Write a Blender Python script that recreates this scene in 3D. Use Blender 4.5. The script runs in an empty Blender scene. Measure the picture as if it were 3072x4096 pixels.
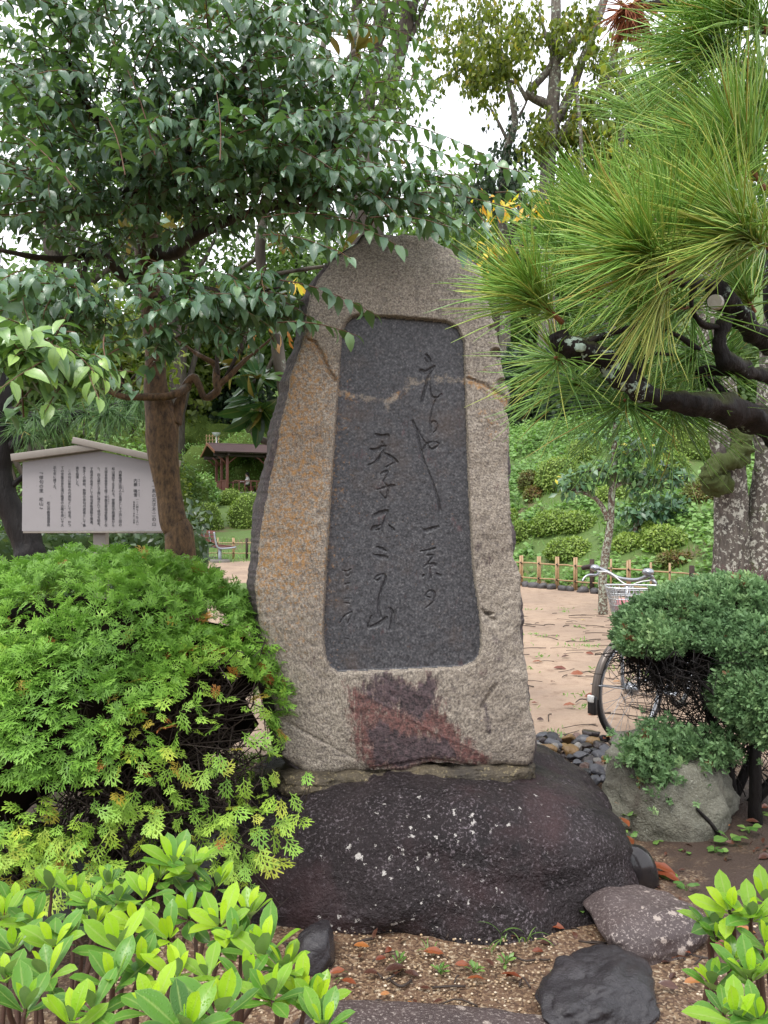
import bpy, bmesh, math, random
import numpy as np
from mathutils import Matrix, Vector

# ---------------------------------------------------------------- scene, camera, light
SC = bpy.context.scene
COL = SC.collection
F_PX, CX, CY, EYE = 3076.0, 1536.0, 2048.0, 1.45      # focal length in photo pixels, photo centre, eye height
cam_data = bpy.data.cameras.new("camera")
cam = bpy.data.objects.new("camera", cam_data)
COL.objects.link(cam)
cam.location = (0, 0, EYE)
cam.rotation_euler = (math.radians(90), 0, 0)
cam_data.sensor_fit = 'HORIZONTAL'
cam_data.sensor_width = 36.0
cam_data.lens = 36.0 * F_PX / 3072.0
cam_data.clip_start = 0.05
cam_data.clip_end = 600
SC.camera = cam

SUN_EL, SUN_AZ = math.radians(62), math.radians(215)
world = bpy.data.worlds.new("World")
SC.world = world
world.use_nodes = True
wn = world.node_tree
wn.nodes.clear()
w_sky = wn.nodes.new("ShaderNodeTexSky")
w_sky.sky_type = 'NISHITA'
w_sky.sun_disc = False
w_sky.sun_elevation = SUN_EL
w_sky.sun_rotation = SUN_AZ
w_sky.air_density = 1.0
w_sky.dust_density = 6.0
w_sky.ozone_density = 1.0
w_hsv = wn.nodes.new("ShaderNodeHueSaturation")        # an overcast sky has hardly any colour of its own
w_hsv.inputs['Saturation'].default_value = 0.35
w_geo = wn.nodes.new("ShaderNodeTexCoord")
w_noise = wn.nodes.new("ShaderNodeTexNoise")              # closed cloud cover, faintly uneven
w_noise.inputs['Scale'].default_value = 2.2
w_noise.inputs['Detail'].default_value = 5
w_ramp = wn.nodes.new("ShaderNodeValToRGB")
w_ramp.color_ramp.elements[0].position = 0.3
w_ramp.color_ramp.elements[0].color = (5.6, 5.75, 6.3, 1)
w_ramp.color_ramp.elements[1].position = 0.7
w_ramp.color_ramp.elements[1].color = (7.2, 7.3, 7.6, 1)
w_mix = wn.nodes.new("ShaderNodeMix")
w_mix.data_type = 'RGBA'
w_mix.inputs[0].default_value = 0.88
w_bg = wn.nodes.new("ShaderNodeBackground")
w_bg.inputs['Strength'].default_value = 0.13
w_out = wn.nodes.new("ShaderNodeOutputWorld")
wn.links.new(w_sky.outputs[0], w_hsv.inputs['Color'])
wn.links.new(w_geo.outputs['Generated'], w_noise.inputs['Vector'])
wn.links.new(w_noise.outputs['Fac'], w_ramp.inputs[0])
wn.links.new(w_hsv.outputs[0], w_mix.inputs[6])
wn.links.new(w_ramp.outputs[0], w_mix.inputs[7])
wn.links.new(w_mix.outputs[2], w_bg.inputs['Color'])
wn.links.new(w_bg.outputs[0], w_out.inputs['Surface'])

sun_data = bpy.data.lights.new("sun", 'SUN')
sun_data.energy = 1.15
sun_data.angle = math.radians(22)
sun_data.color = (1.0, 0.97, 0.92)
sun = bpy.data.objects.new("sun", sun_data)
COL.objects.link(sun)
# light comes from above, a little behind the camera and from the left
sd = Vector((math.sin(SUN_AZ) * math.cos(SUN_EL), math.cos(SUN_AZ) * math.cos(SUN_EL), math.sin(SUN_EL)))
sun.rotation_euler = sd.to_track_quat('Z', 'Y').to_euler()

SC.view_settings.view_transform = 'Standard'
SC.view_settings.look = 'None'
SC.view_settings.exposure = 1.3
SC.view_settings.gamma = 1.0
SC.view_settings.use_curve_mapping = False
SC.cycles.max_bounces = 8
SC.cycles.diffuse_bounces = 4
SC.cycles.glossy_bounces = 2
SC.cycles.transmission_bounces = 3
SC.cycles.caustics_reflective = False
SC.cycles.caustics_refractive = False

rng = np.random.default_rng(7)
random.seed(7)

# ---------------------------------------------------------------- helpers
def P(px, py, Y):
    """photo pixel at depth Y (metres in front of the eye) -> world point"""
    return np.array([(px - CX) / F_PX * Y, Y, EYE - (py - CY) / F_PX * Y])

def nrm(v):
    v = np.asarray(v, float)
    return v / np.maximum(np.linalg.norm(v, axis=-1, keepdims=True), 1e-9)

def smooth(a, b, x):
    t = np.clip((x - a) / (b - a), 0, 1)
    return t * t * (3 - 2 * t)

def _hash(ix, iy, iz, seed):
    h = (ix.astype(np.uint32) * np.uint32(374761393) + iy.astype(np.uint32) * np.uint32(668265263)
         + iz.astype(np.uint32) * np.uint32(2147483647 - 1274126177) + np.uint32((seed * 974634777) & 0xffffffff))
    h = (h ^ (h >> np.uint32(13))) * np.uint32(1274126177)
    h = (h ^ (h >> np.uint32(16))) * np.uint32(2246822519)
    h = h ^ (h >> np.uint32(15))
    return (h & np.uint32(0xffffff)).astype(float) / float(0xffffff) * 2 - 1

def vnoise(p, f=1.0, seed=0):
    p = np.asarray(p, float) * f + 1000.37
    i = np.floor(p).astype(np.int64)
    u = p - i
    u = u * u * u * (u * (u * 6 - 15) + 10)
    r = 0
    for dx in (0, 1):
        for dy in (0, 1):
            for dz in (0, 1):
                w = (u[:, 0] if dx else 1 - u[:, 0]) * (u[:, 1] if dy else 1 - u[:, 1]) * (u[:, 2] if dz else 1 - u[:, 2])
                r = r + w * _hash(i[:, 0] + dx, i[:, 1] + dy, i[:, 2] + dz, seed)
    return r

def fbm(p, f=1.0, octv=4, seed=0, gain=0.5):
    r, a = 0, 1.0
    for k in range(octv):
        r = r + a * vnoise(p, f * 2.03 ** k, seed + 17 * k)
        a *= gain
    return r

class G:
    """collects vertices, faces and one 4-channel attribute; becomes ONE mesh"""
    def __init__(s):
        s.V, s.F, s.A, s.n = [], [], [], 0
    def add(s, V, Fs, A=None):
        V = np.asarray(V, float).reshape(-1, 3)
        if isinstance(Fs, np.ndarray):
            Fs = [Fs]
        s.V.append(V)
        for f in Fs:
            f = np.asarray(f, np.int64)
            if f.size:
                s.F.append(f + s.n)
        if A is None:
            A = np.tile([0.5, 0.5, 0.5, 1.0], (len(V), 1))
        else:
            A = np.asarray(A, float)
            if A.ndim == 1:
                A = np.tile(A, (len(V), 1))
        s.A.append(A)
        s.n += len(V)
        return s
    def mesh(s, name, org=(0, 0, 0), flat=False):
        V = np.concatenate(s.V) - np.asarray(org, float)
        A = np.concatenate(s.A)
        me = bpy.data.meshes.new(name)
        me.vertices.add(len(V))
        me.vertices.foreach_set("co", V.astype(np.float32).ravel())
        nl = sum(f.size for f in s.F)
        nf = sum(len(f) for f in s.F)
        me.loops.add(nl)
        me.polygons.add(nf)
        me.loops.foreach_set("vertex_index", np.concatenate([f.ravel() for f in s.F]).astype(np.int32))
        tot = np.concatenate([np.full(len(f), f.shape[1]) for f in s.F])
        st = np.concatenate([[0], np.cumsum(tot)[:-1]]).astype(np.int32)
        me.polygons.foreach_set("loop_start", st)
        me.polygons.foreach_set("use_smooth", np.full(nf, not flat))
        at = me.attributes.new("lf", 'FLOAT_COLOR', 'POINT')
        at.data.foreach_set("color", A.astype(np.float32).ravel())
        me.update(calc_edges=True)
        me.validate()
        return me

ORG = {}
def link(name, data, mat=None, parent=None):
    o = bpy.data.objects.new(name, data)
    COL.objects.link(o)
    if mat is not None and not data.materials:
        data.materials.append(mat)
    if parent is not None:
        o.parent = parent
        ORG[o.name] = ORG[parent.name]
    return o

def thing(name, loc, label, cat, group=None):
    o = bpy.data.objects.new(name, None)
    COL.objects.link(o)
    o.location = tuple(float(v) for v in loc)
    o.empty_display_size = 0.1
    ORG[o.name] = np.asarray(loc, float)
    o['label'] = label
    o['category'] = cat
    if group:
        o['group'] = group
    return o

def part(name, g, mat, parent, kind=None, label=None, flat=False):
    """one mesh object (world coordinates in g) under its thing"""
    o = link(name, g.mesh(name, ORG[parent.name], flat), mat, parent)
    if kind:
        o['kind'] = kind
    if label:
        o['label'] = label
    return o

def solo(name, g, mat, loc, label, cat, group=None, flat=False):
    """a thing that is one mesh"""
    o = link(name, g.mesh(name, loc, flat), mat)
    o.location = tuple(float(v) for v in loc)
    ORG[o.name] = np.asarray(loc, float)
    o['label'] = label
    o['category'] = cat
    if group:
        o['group'] = group
    return o

def setting(name, g, mat, kind='structure', flat=False):
    o = link(name, g.mesh(name, (0, 0, 0), flat), mat)
    o['kind'] = kind
    return o

# ---- shapes
def spline(pts, n):
    """Catmull-Rom through pts (rows may hold extra columns such as a radius)"""
    p = np.asarray(pts, float)
    if len(p) < 3:
        t = np.linspace(0, 1, n)[:, None]
        return p[0] * (1 - t) + p[-1] * t
    q = np.vstack([2 * p[0] - p[1], p, 2 * p[-1] - p[-2]])
    u = np.linspace(0, len(p) - 1 - 1e-6, n)
    i = u.astype(int)
    t = (u - i)[:, None]
    a, b, c, d = q[i], q[i + 1], q[i + 2], q[i + 3]
    return 0.5 * (2 * b + (c - a) * t + (2 * a - 5 * b + 4 * c - d) * t ** 2 + (3 * b - a - 3 * c + d) * t ** 3)

def tube(pts, rad, k=8, cap=True, rough=0.0, seed=0, rf=8.0, lobes=0.0):
    p = np.asarray(pts, float)
    n = len(p)
    r = np.broadcast_to(np.asarray(rad, float), (n,)).copy()
    t = nrm(np.gradient(p, axis=0))
    ref = np.array([0.13, 0.31, 0.94]) if abs(t[:, 2]).mean() < 0.8 else np.array([0.2, 0.97, 0.1])
    a = nrm(np.cross(t, ref))
    b = np.cross(t, a)
    th = np.arange(k) / k * 2 * np.pi
    V = p[:, None] + r[:, None, None] * (np.cos(th)[None, :, None] * a[:, None] + np.sin(th)[None, :, None] * b[:, None])
    V = V.reshape(-1, 3)
    if rough:
        c = np.repeat(p, k, axis=0)
        f = 1 + rough * fbm(V, rf, 3, seed)
        if lobes:
            f += lobes * np.sin(np.tile(th, n) * 3 + fbm(c, 2.0, 2, seed + 3) * 2)
        V = c + (V - c) * f[:, None]
    i = np.arange(n - 1)[:, None] * k
    j = np.arange(k)[None, :]
    j2 = (j + 1) % k
    Fq = np.stack([i + j, i + j2, i + k + j2, i + k + j], -1).reshape(-1, 4)
    Fs = [Fq]
    if cap:
        V = np.vstack([V, p[0], p[-1]])
        jj = np.arange(k)
        Fs.append(np.stack([np.full(k, n * k), (jj + 1) % k, jj], -1))
        Fs.append(np.stack([np.full(k, n * k + 1), (n - 1) * k + jj, (n - 1) * k + (jj + 1) % k], -1))
    return V, Fs

def limb(g, pts, n=24, k=8, rough=0.12, seed=0, rf=10.0, lobes=0.0, A=None):
    """pts rows: x y z radius"""
    s = spline(pts, n)
    V, Fs = tube(s[:, :3], s[:, 3], k, True, rough, seed, rf, lobes)
    g.add(V, Fs, A)
    return s

BOXF = np.array([[0, 3, 2, 1], [4, 5, 6, 7], [0, 1, 5, 4], [1, 2, 6, 5], [2, 3, 7, 6], [3, 0, 4, 7]])
def box(g, c, h, R=None, A=None):
    """box of half sizes h about c, axes = columns of R; edges slightly chamfered by a second inner box ring"""
    h = np.asarray(h, float)
    s = np.array([[-1, -1, -1], [1, -1, -1], [1, 1, -1], [-1, 1, -1], [-1, -1, 1], [1, -1, 1], [1, 1, 1], [-1, 1, 1]], float)
    V = s * h
    if R is not None:
        V = V @ np.asarray(R, float).T
    g.add(V + np.asarray(c, float), [BOXF], A)

def bevbox(g, c, h, R=None, b=0.004, A=None):
    bm = bmesh.new()
    bmesh.ops.create_cube(bm, size=2.0)
    for v in bm.verts:
        v.co = Vector((v.co.x * h[0], v.co.y * h[1], v.co.z * h[2]))
    bmesh.ops.bevel(bm, geom=bm.edges[:], offset=min(b, min(h) * 0.6), segments=2, affect='EDGES', profile=0.5)
    V = np.array([v.co[:] for v in bm.verts])
    bm.verts.ensure_lookup_table()
    fs = {}
    for f in bm.faces:
        fs.setdefault(len(f.verts), []).append([v.index for v in f.verts])
    bm.free()
    if R is not None:
        V = V @ np.asarray(R, float).T
    g.add(V + np.asarray(c, float), [np.array(x) for x in fs.values()], A)

def rotz(a):
    return np.array([[math.cos(a), -math.sin(a), 0], [math.sin(a), math.cos(a), 0], [0, 0, 1]])

_ico = {}
def ico(n):
    if n not in _ico:
        bm = bmesh.new()
        bmesh.ops.create_icosphere(bm, subdivisions=n, radius=1.0)
        V = np.array([v.co[:] for v in bm.verts])
        Fc = np.array([[v.index for v in f.verts] for f in bm.faces])
        bm.free()
        _ico[n] = (V, Fc)
    return _ico[n]

def boulder(c, r, n=5, power=2.6, amp=0.12, f=1.6, seed=0, fine=0.01, R=None, cuts=0):
    """rounded stone: superellipsoid, optional flat cuts, then broad and fine relief"""
    V, Fc = ico(n)
    d = V / (np.abs(V) ** power).sum(1, keepdims=True) ** (1 / power)
    rs = np.random.default_rng(seed + 99)
    for _ in range(cuts):
        nn = nrm(rs.normal(size=3))
        lim = rs.uniform(0.55, 0.8)
        over = np.maximum(d @ nn - lim, 0)
        d = d - over[:, None] * nn * 0.9
    d = d * (1 + amp * fbm(V, f, 3, seed) + fine * fbm(V, 9.0, 3, seed + 5))[:, None]
    V = d * np.asarray(r, float)
    if R is not None:
        V = V @ R.T
    return V + np.asarray(c, float), Fc

def frames(D, UP):
    """columns: side, along D, normal"""
    y = nrm(D)
    z = UP - (UP * y).sum(1, keepdims=True) * y
    z = nrm(z)
    x = np.cross(y, z)
    return np.stack([x, y, z], -1)

def leaf_shape(L=1.0, W=0.42, nseg=5, fold=0.22, curl=0.35, peak=0.45, tip=1.0, wave=0.0):
    """leaf along +Y from the origin; returns V, F, and (across, along) per vertex"""
    t = np.linspace(0, 1, nseg + 1)
    a = peak / (1 - peak)
    w = (t ** a) * (1 - t) ** tip
    w = w / w.max() * W / 2
    w[0] = 0.012 * L
    w[-1] = 0.0
    ang = -curl * (t ** 1.5)
    dy, dz = np.cos(ang), np.sin(ang)
    y = np.concatenate([[0], np.cumsum((dy[1:] + dy[:-1]) / 2)]) / nseg * L
    z = np.concatenate([[0], np.cumsum((dz[1:] + dz[:-1]) / 2)]) / nseg * L
    V, uv = [], []
    for i in range(nseg + 1):
        for s in (-1, -0.5, 0, 0.5, 1) if False else (-1, 0, 1):
            V.append([s * w[i] * L, y[i], z[i] + fold * abs(s) * w[i] * L + wave * math.sin(i * 2.1 + s) * abs(s) * w[i] * L])
            uv.append([abs(s), t[i]])
    V = np.array(V)
    Fq = []
    for i in range(nseg):
        for s in range(2):
            k = i * 3 + s
            Fq.append([k, k + 1, k + 4, k + 3])
    return V, np.array(Fq), np.array(uv)

def place_many(g, shape, R, pos, scale, tint, ex=None):
    """many copies of one leaf-like shape into g.  attribute: across, along, tint, extra"""
    V, Fc, uv = shape
    N, n = len(pos), len(V)
    if N == 0:
        return
    W = np.einsum('nij,kj->nki', R, V) * np.asarray(scale)[:, None, None] + np.asarray(pos)[:, None]
    A = np.empty((N, n, 4))
    A[:, :, :2] = uv[None]
    A[:, :, 2] = np.asarray(tint)[:, None]
    A[:, :, 3] = 1.0 if ex is None else np.asarray(ex)[:, None]
    Fs = (Fc[None] + (np.arange(N) * n)[:, None, None]).reshape(-1, Fc.shape[1])
    g.add(W.reshape(-1, 3), [Fs], A.reshape(-1, 4))

def in_view(p, m=0.0):
    x = (p[:, 0]) / np.maximum(p[:, 1], .01) * F_PX + CX
    y = CY - (p[:, 2] - EYE) / np.maximum(p[:, 1], .01) * F_PX
    return (p[:, 1] > .2) & (x > -m) & (x < 3072 + m) & (y > -m) & (y < 4096 + m)

def leaves(parent, leaf_name, mass_name, shapes, R, pos, scale, tint, mat, single=300, rank=None):
    """the `single` leaves that show largest become objects that share mesh data, the others one mass"""
    N = len(pos)
    show = scale / np.maximum(pos[:, 1], .3) * (1 if rank is None else rank)
    show = np.where(in_view(pos), show, 0)
    order = np.argsort(-show)
    pick = order[:single]
    rest = order[single:]
    org = ORG[parent.name]
    nt = 5
    tq = np.clip((tint * nt).astype(int), 0, nt - 1)
    var = rng.integers(0, len(shapes), N)
    meshes = {}
    for i in pick:
        key = (var[i], tq[i])
        if key not in meshes:
            V, Fc, uv = shapes[var[i]]
            A = np.column_stack([uv, np.full(len(V), (tq[i] + .5) / nt), np.ones(len(V))])
            meshes[key] = G().add(V, [Fc], A).mesh(leaf_name)
            meshes[key].materials.append(mat)
        o = bpy.data.objects.new(leaf_name, meshes[key])
        COL.objects.link(o)
        o.parent = parent
        m = Matrix.Identity(4)
        m3 = R[i] * scale[i]
        for a in range(3):
            for b in range(3):
                m[a][b] = m3[a, b]
            m[a][3] = pos[i, a] - org[a]
        o.matrix_local = m
    if len(rest):
        g = G()
        for v in range(len(shapes)):
            s = rest[var[rest] == v]
            place_many(g, shapes[v], R[s], pos[s], scale[s], tint[s])
        part(mass_name, g, mat, parent, kind='stuff')

# ---------------------------------------------------------------- materials
class NT:
    def __init__(s, name):
        s.m = bpy.data.materials.new(name)
        s.m.use_nodes = True
        s.t = s.m.node_tree
        s.t.nodes.clear()
        s.out = s.t.nodes.new("ShaderNodeOutputMaterial")
    def n(s, typ, props=None, **ins):
        nd = s.t.nodes.new("ShaderNode" + typ)
        for k, v in (props or {}).items():
            setattr(nd, k, v)
        for k, v in ins.items():
            key = int(k[1:]) if k[0] == 'i' and k[1:].isdigit() else k.replace('_', ' ')
            s.set(nd.inputs[key], v)
        return nd
    def set(s, sock, v):
        if hasattr(v, 'is_linked') or isinstance(v, bpy.types.NodeSocket):
            s.t.links.new(v, sock)
        elif isinstance(v, (tuple, list)) and len(v) == 3 and sock.type == 'RGBA':
            sock.default_value = (*v, 1)
        else:
            sock.default_value = v
    def obj(s):
        return s.n("TexCoord").outputs['Object']
    def pos(s):
        return s.n("NewGeometry").outputs['Position']
    def noise(s, scale, detail=4, rough=0.55, vec=None, out='Fac', dist=0.0):
        kw = dict(Scale=scale, Detail=detail, Roughness=rough, Distortion=dist)
        if vec is not None:
            kw['Vector'] = vec
        return s.n("TexNoise", **kw).outputs[out]
    def vor(s, scale, vec=None, out='Distance', feature='F1', rnd=1.0):
        kw = dict(Scale=scale, Randomness=rnd)
        if vec is not None:
            kw['Vector'] = vec
        return s.n("TexVoronoi", {'feature': feature}, **kw).outputs[out]
    def ramp(s, fac, stops, interp='LINEAR'):
        nd = s.t.nodes.new("ShaderNodeValToRGB")
        nd.color_ramp.interpolation = interp
        el = nd.color_ramp.elements
        while len(el) < len(stops):
            el.new(0.5)
        for e, (p, c) in zip(el, stops):
            e.position = p
            c = (c, c, c) if isinstance(c, (int, float)) else c
            e.color = (*c, 1)
        s.set(nd.inputs[0], fac)
        return nd.outputs[0]
    def mix(s, fac, a, b, mode='MIX'):
        nd = s.t.nodes.new("ShaderNodeMix")
        nd.data_type = 'RGBA'
        nd.blend_type = mode
        s.set(nd.inputs[0], fac)
        s.set(nd.inputs[6], (*a, 1) if isinstance(a, tuple) and len(a) == 3 else a)
        s.set(nd.inputs[7], (*b, 1) if isinstance(b, tuple) and len(b) == 3 else b)
        return nd.outputs[2]
    def math(s, op, a, b=0.0, clamp=False):
        nd = s.n("Math", {'operation': op, 'use_clamp': clamp}, i0=a, i1=b)
        return nd.outputs[0]
    def attr(s, name='lf'):
        nd = s.n("Attribute", {'attribute_name': name})
        return nd
    def sep(s, col):
        return s.n("SeparateColor", Color=col).outputs
    def bump(s, h, strength=0.3, dist=0.01, normal=None):
        kw = dict(Height=h, Strength=strength, Distance=dist)
        if normal is not None:
            kw['Normal'] = normal
        return s.n("Bump", **kw).outputs[0]
    def pbsdf(s, **kw):
        return s.n("BsdfPrincipled", **kw).outputs[0]
    def done(s, sh):
        s.t.links.new(sh, s.out.inputs['Surface'])
        return s.m

def leaf_mat(name, stops, rough=0.38, trans=0.25, rib=(0.25, 0.4, 0.15), rib_amt=0.35, back=None, spec=0.5, edge=0.0, vary=0.25, yellow=None, drops=0.0):
    N = NT(name)
    a = N.attr()
    ch = N.sep(a.outputs['Color'])
    base = N.ramp(ch[2], stops)
    p = N.pos()
    v = N.noise(9.0, 3, 0.6, p)
    base = N.mix(N.math('MULTIPLY', v, vary), base, N.mix(1.0, base, (0.45, 0.5, 0.4), 'MULTIPLY'))
    if yellow:
        yv = N.ramp(N.noise(1.3, 2, 0.6, p), [(0.55, 0.0), (0.72, 1.0)])
        base = N.mix(N.math('MULTIPLY', yv, 0.5), base, yellow)
    if rib_amt:
        rb = N.ramp(ch[0], [(0.0, 1.0), (0.16, 0.0)])
        base = N.mix(N.math('MULTIPLY', rb, rib_amt), base, rib)
    if edge:
        eg = N.ramp(ch[0], [(0.86, 0.0), (1.0, 1.0)])
        base = N.mix(N.math('MULTIPLY', eg, edge), base, rib)
    if back:
        base = N.mix(N.n("NewGeometry").outputs['Backfacing'], base, back)
    bp = N.bump(N.noise(160, 2, 0.5, p), 0.12, 0.002)
    if drops:                                            # beads of rain standing on the blade
        bp = N.bump(N.ramp(N.vor(drops, p), [(0.12, 1.0), (0.34, 0.0)]), 0.4, 0.0018, bp)
    pr = N.pbsdf(Base_Color=base, Roughness=rough, Specular_IOR_Level=spec, Normal=bp)
    if trans:
        tr = N.n("BsdfTranslucent", Color=N.mix(1.0, base, (1.5, 1.6, 0.7), 'MULTIPLY')).outputs[0]
        pr = N.n("MixShader", i0=trans, i1=pr, i2=tr).outputs[0]
    return N.done(pr)

def bark_mat(name, c1, c2, lichen=None, lich_amt=0.0, scale=14, rough=0.8, strength=0.7, moss=None, stretch=4.0, dist=0.012, mosslo=.5):
    N = NT(name)
    p = N.pos()
    mp = N.n("Mapping", Vector=p)
    mp.inputs['Scale'].default_value = (1, 1, 1 / stretch)
    v = mp.outputs[0]
    n1 = N.noise(scale * 2, 6, 0.65, v)
    n2 = N.noise(scale * 7, 4, 0.6, v)
    h = N.math('ADD', N.math('MULTIPLY', n1, 0.7), N.math('MULTIPLY', n2, 0.4))
    col = N.mix(N.ramp(n1, [(0.35, 0.0), (0.65, 1.0)]), c1, c2)
    if moss:
        up = N.sep(N.n("NewGeometry").outputs['Normal'])
        mz = N.n("SeparateXYZ", Vector=N.n("NewGeometry").outputs['Normal']).outputs[2]
        mk = N.math('ADD', N.math('MULTIPLY', mz, 0.35), N.noise(7, 4, 0.6, p))
        col = N.mix(N.ramp(mk, [(mosslo, 0.0), (mosslo + .22, 0.85)]), col, moss)
    if lichen:
        vd = N.vor(scale * 1.5, N.mix(0.10, p, N.noise(scale * 2, 4, 0.65, p, 'Color')))
        blot = N.noise(scale * 1.3, 5, 0.68, p)
        pick = N.noise(scale * 0.25, 3, 0.6, p)
        m1 = N.ramp(blot, [(0.66 - lich_amt * .12, 0.0), (0.70 - lich_amt * .12, 1.0)])
        m2 = N.math('MULTIPLY', N.ramp(vd, [(0.22, 1.0), (0.30, 0.0)]), N.ramp(pick, [(0.56 - lich_amt * .12, 0.0), (0.60 - lich_amt * .12, 1.0)]))
        lm = N.math('MAXIMUM', N.math('MULTIPLY', m1, 0.8), m2)
        col = N.mix(N.math('MULTIPLY', lm, 0.9), col, lichen)
    return N.done(N.pbsdf(Base_Color=col, Roughness=rough, Specular_IOR_Level=0.22, Normal=N.bump(h, strength, dist)))

def plain_mat(name, col, rough=0.5, metal=0.0, var=0.15, scale=20, bump=0.1, dist=0.004, spec=0.5):
    N = NT(name)
    o = N.pos()
    n = N.noise(scale, 5, 0.6, o)
    c = N.mix(N.math('MULTIPLY', n, var * 2), col, tuple(x * 0.5 for x in col))
    return N.done(N.pbsdf(Base_Color=c, Roughness=rough, Metallic=metal, Specular_IOR_Level=spec, Normal=N.bump(N.noise(scale * 6, 3, 0.6, o), bump, dist)))

def stone_mat(name, c1, c2, speck=(0.5, 0.48, 0.45), speck_scale=260, speck_amt=0.35, rough=0.5, spots=None, spot_scale=22, spot_amt=0.5,
              stain=None, stain_scale=2.2, bump=0.5, dist=0.008, coat=0.0, wet=0.2, gate=False, spec=0.4):
    N = NT(name)
    p = N.pos()
    n1 = N.noise(3.2, 6, 0.62, p)
    n2 = N.noise(40, 5, 0.65, p)
    col = N.mix(N.ramp(n1, [(0.32, 0.0), (0.68, 1.0)]), c1, c2)
    col = N.mix(N.math('MULTIPLY', N.ramp(n2, [(0.4, 0.0), (0.7, 1.0)]), 0.5), col, tuple(x * 0.45 for x in c1))
    sp = N.noise(speck_scale, 2, 0.7, p)
    sv = N.math('MULTIPLY', N.ramp(N.noise(5.5, 4, 0.65, p), [(0.36, 0.25), (0.62, 1.0)]), speck_amt)
    col = N.mix(N.math('MULTIPLY', N.ramp(sp, [(0.55, 0.0), (0.68, 1.0)]), sv), col, speck)
    if stain:
        sn = N.noise(stain_scale, 4, 0.6, p)
        col = N.mix(N.math('MULTIPLY', N.ramp(sn, [(0.5, 0.0), (0.68, 1.0)]), 0.7), col, stain)
    if spots:
        wv = N.mix(0.05, p, N.noise(55, 5, 0.75, p, 'Color'))
        vd = N.vor(spot_scale, wv)
        vc = N.sep(N.vor(spot_scale, wv, 'Color'))
        size = N.math('MULTIPLY', N.ramp(vc[0], [(1 - spot_amt, 0.0), (1.0, 0.60)]), N.sep(N.attr().outputs['Color'])[0] if gate else N.ramp(N.noise(2.6, 3, 0.6, p), [(0.42, 0.0), (0.6, 1.0)]))
        mk = N.math('LESS_THAN', vd, size)
        col = N.mix(N.math('MULTIPLY', mk, 0.85), col, spots)
    rg = N.math('ADD', rough - wet * .5, N.math('MULTIPLY', N.noise(5, 4, 0.6, p), wet))
    h = N.math('ADD', n2, N.math('MULTIPLY', N.noise(110, 4, 0.65, p), 0.5))
    return N.done(N.pbsdf(Base_Color=col, Roughness=rg, Normal=N.bump(h, bump, dist), Specular_IOR_Level=spec, Coat_Weight=coat, Coat_Roughness=0.16, Coat_Normal=N.bump(N.noise(26, 5, 0.7, p), 0.8, 0.02)))
# ---------------------------------------------------------------- terrain
def fence_y(x):
    return np.clip(15.2 - (x - 2.71) * 1.285, 10.5, 15.4)

def hz(x, y):
    x = np.asarray(x, float)
    y = np.asarray(y, float)
    r0 = y - fence_y(x) - 0.5
    zr = np.clip(r0, 0, 10.0) * 0.40 + np.clip(r0 - 13.5, 0, 60) * 0.42
    zl = np.clip(y - 25.5, 0, 24) * 0.125 + np.clip(y - 52, 0, 40) * 0.42
    w = smooth(-3.0, 2.5, x)
    z = zr * w + zl * (1 - w)
    q = np.stack([x, y, 0 * x], -1).reshape(-1, 3)
    b = fbm(q, 0.45, 3, 3).reshape(x.shape) * 0.22 * smooth(0.1, 1.2, z)
    return z + b

def gp(px, py, y0=1.2, y1=110.0):
    """where the line of sight through a photo pixel meets the terrain"""
    Y = np.exp(np.linspace(math.log(y0), math.log(y1), 1600))
    X = (px - CX) / F_PX * Y
    Z = EYE - (py - CY) / F_PX * Y
    below = Z <= hz(X, Y)
    i = int(np.argmax(below)) if below.any() else len(Y) - 1
    return np.array([X[i], Y[i], float(hz(X[i], Y[i]))])

def lines(a, b, step, far_a, far_b, growth=1.14):
    mid = list(np.arange(a, b + 1e-6, step))
    s, lo = step, []
    x = a
    while x > far_a:
        s *= growth
        x -= s
        lo.append(x)
    s, hi = step, []
    x = b
    while x < far_b:
        s = min(s * growth, 12)
        x += s
        hi.append(x)
    return np.array(lo[::-1] + mid + hi)

gx = lines(-1.8, 2.2, 0.055, -260, 260, 1.10)
gy = lines(1.4, 4.6, 0.055, -120, 420, 1.06)
XX, YY = np.meshgrid(gx, gy)
ZZ = hz(XX, YY)
q3 = np.stack([XX, YY, 0 * XX], -1).reshape(-1, 3)
near = (1 - smooth(5.5, 9, YY)) * (1 - smooth(3, 5, np.abs(XX)))
rel = (fbm(q3, 2.2, 3, 5) * 0.018 + fbm(q3, 9, 3, 6) * 0.007).reshape(XX.shape)
ZZ = ZZ + rel * near
# bed around the stones rises a little to the right, under the juniper
ZZ = ZZ + 0.05 * smooth(0.9, 1.7, XX) * smooth(1.8, 3.0, YY) * (1 - smooth(4.0, 4.7, YY))
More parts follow.
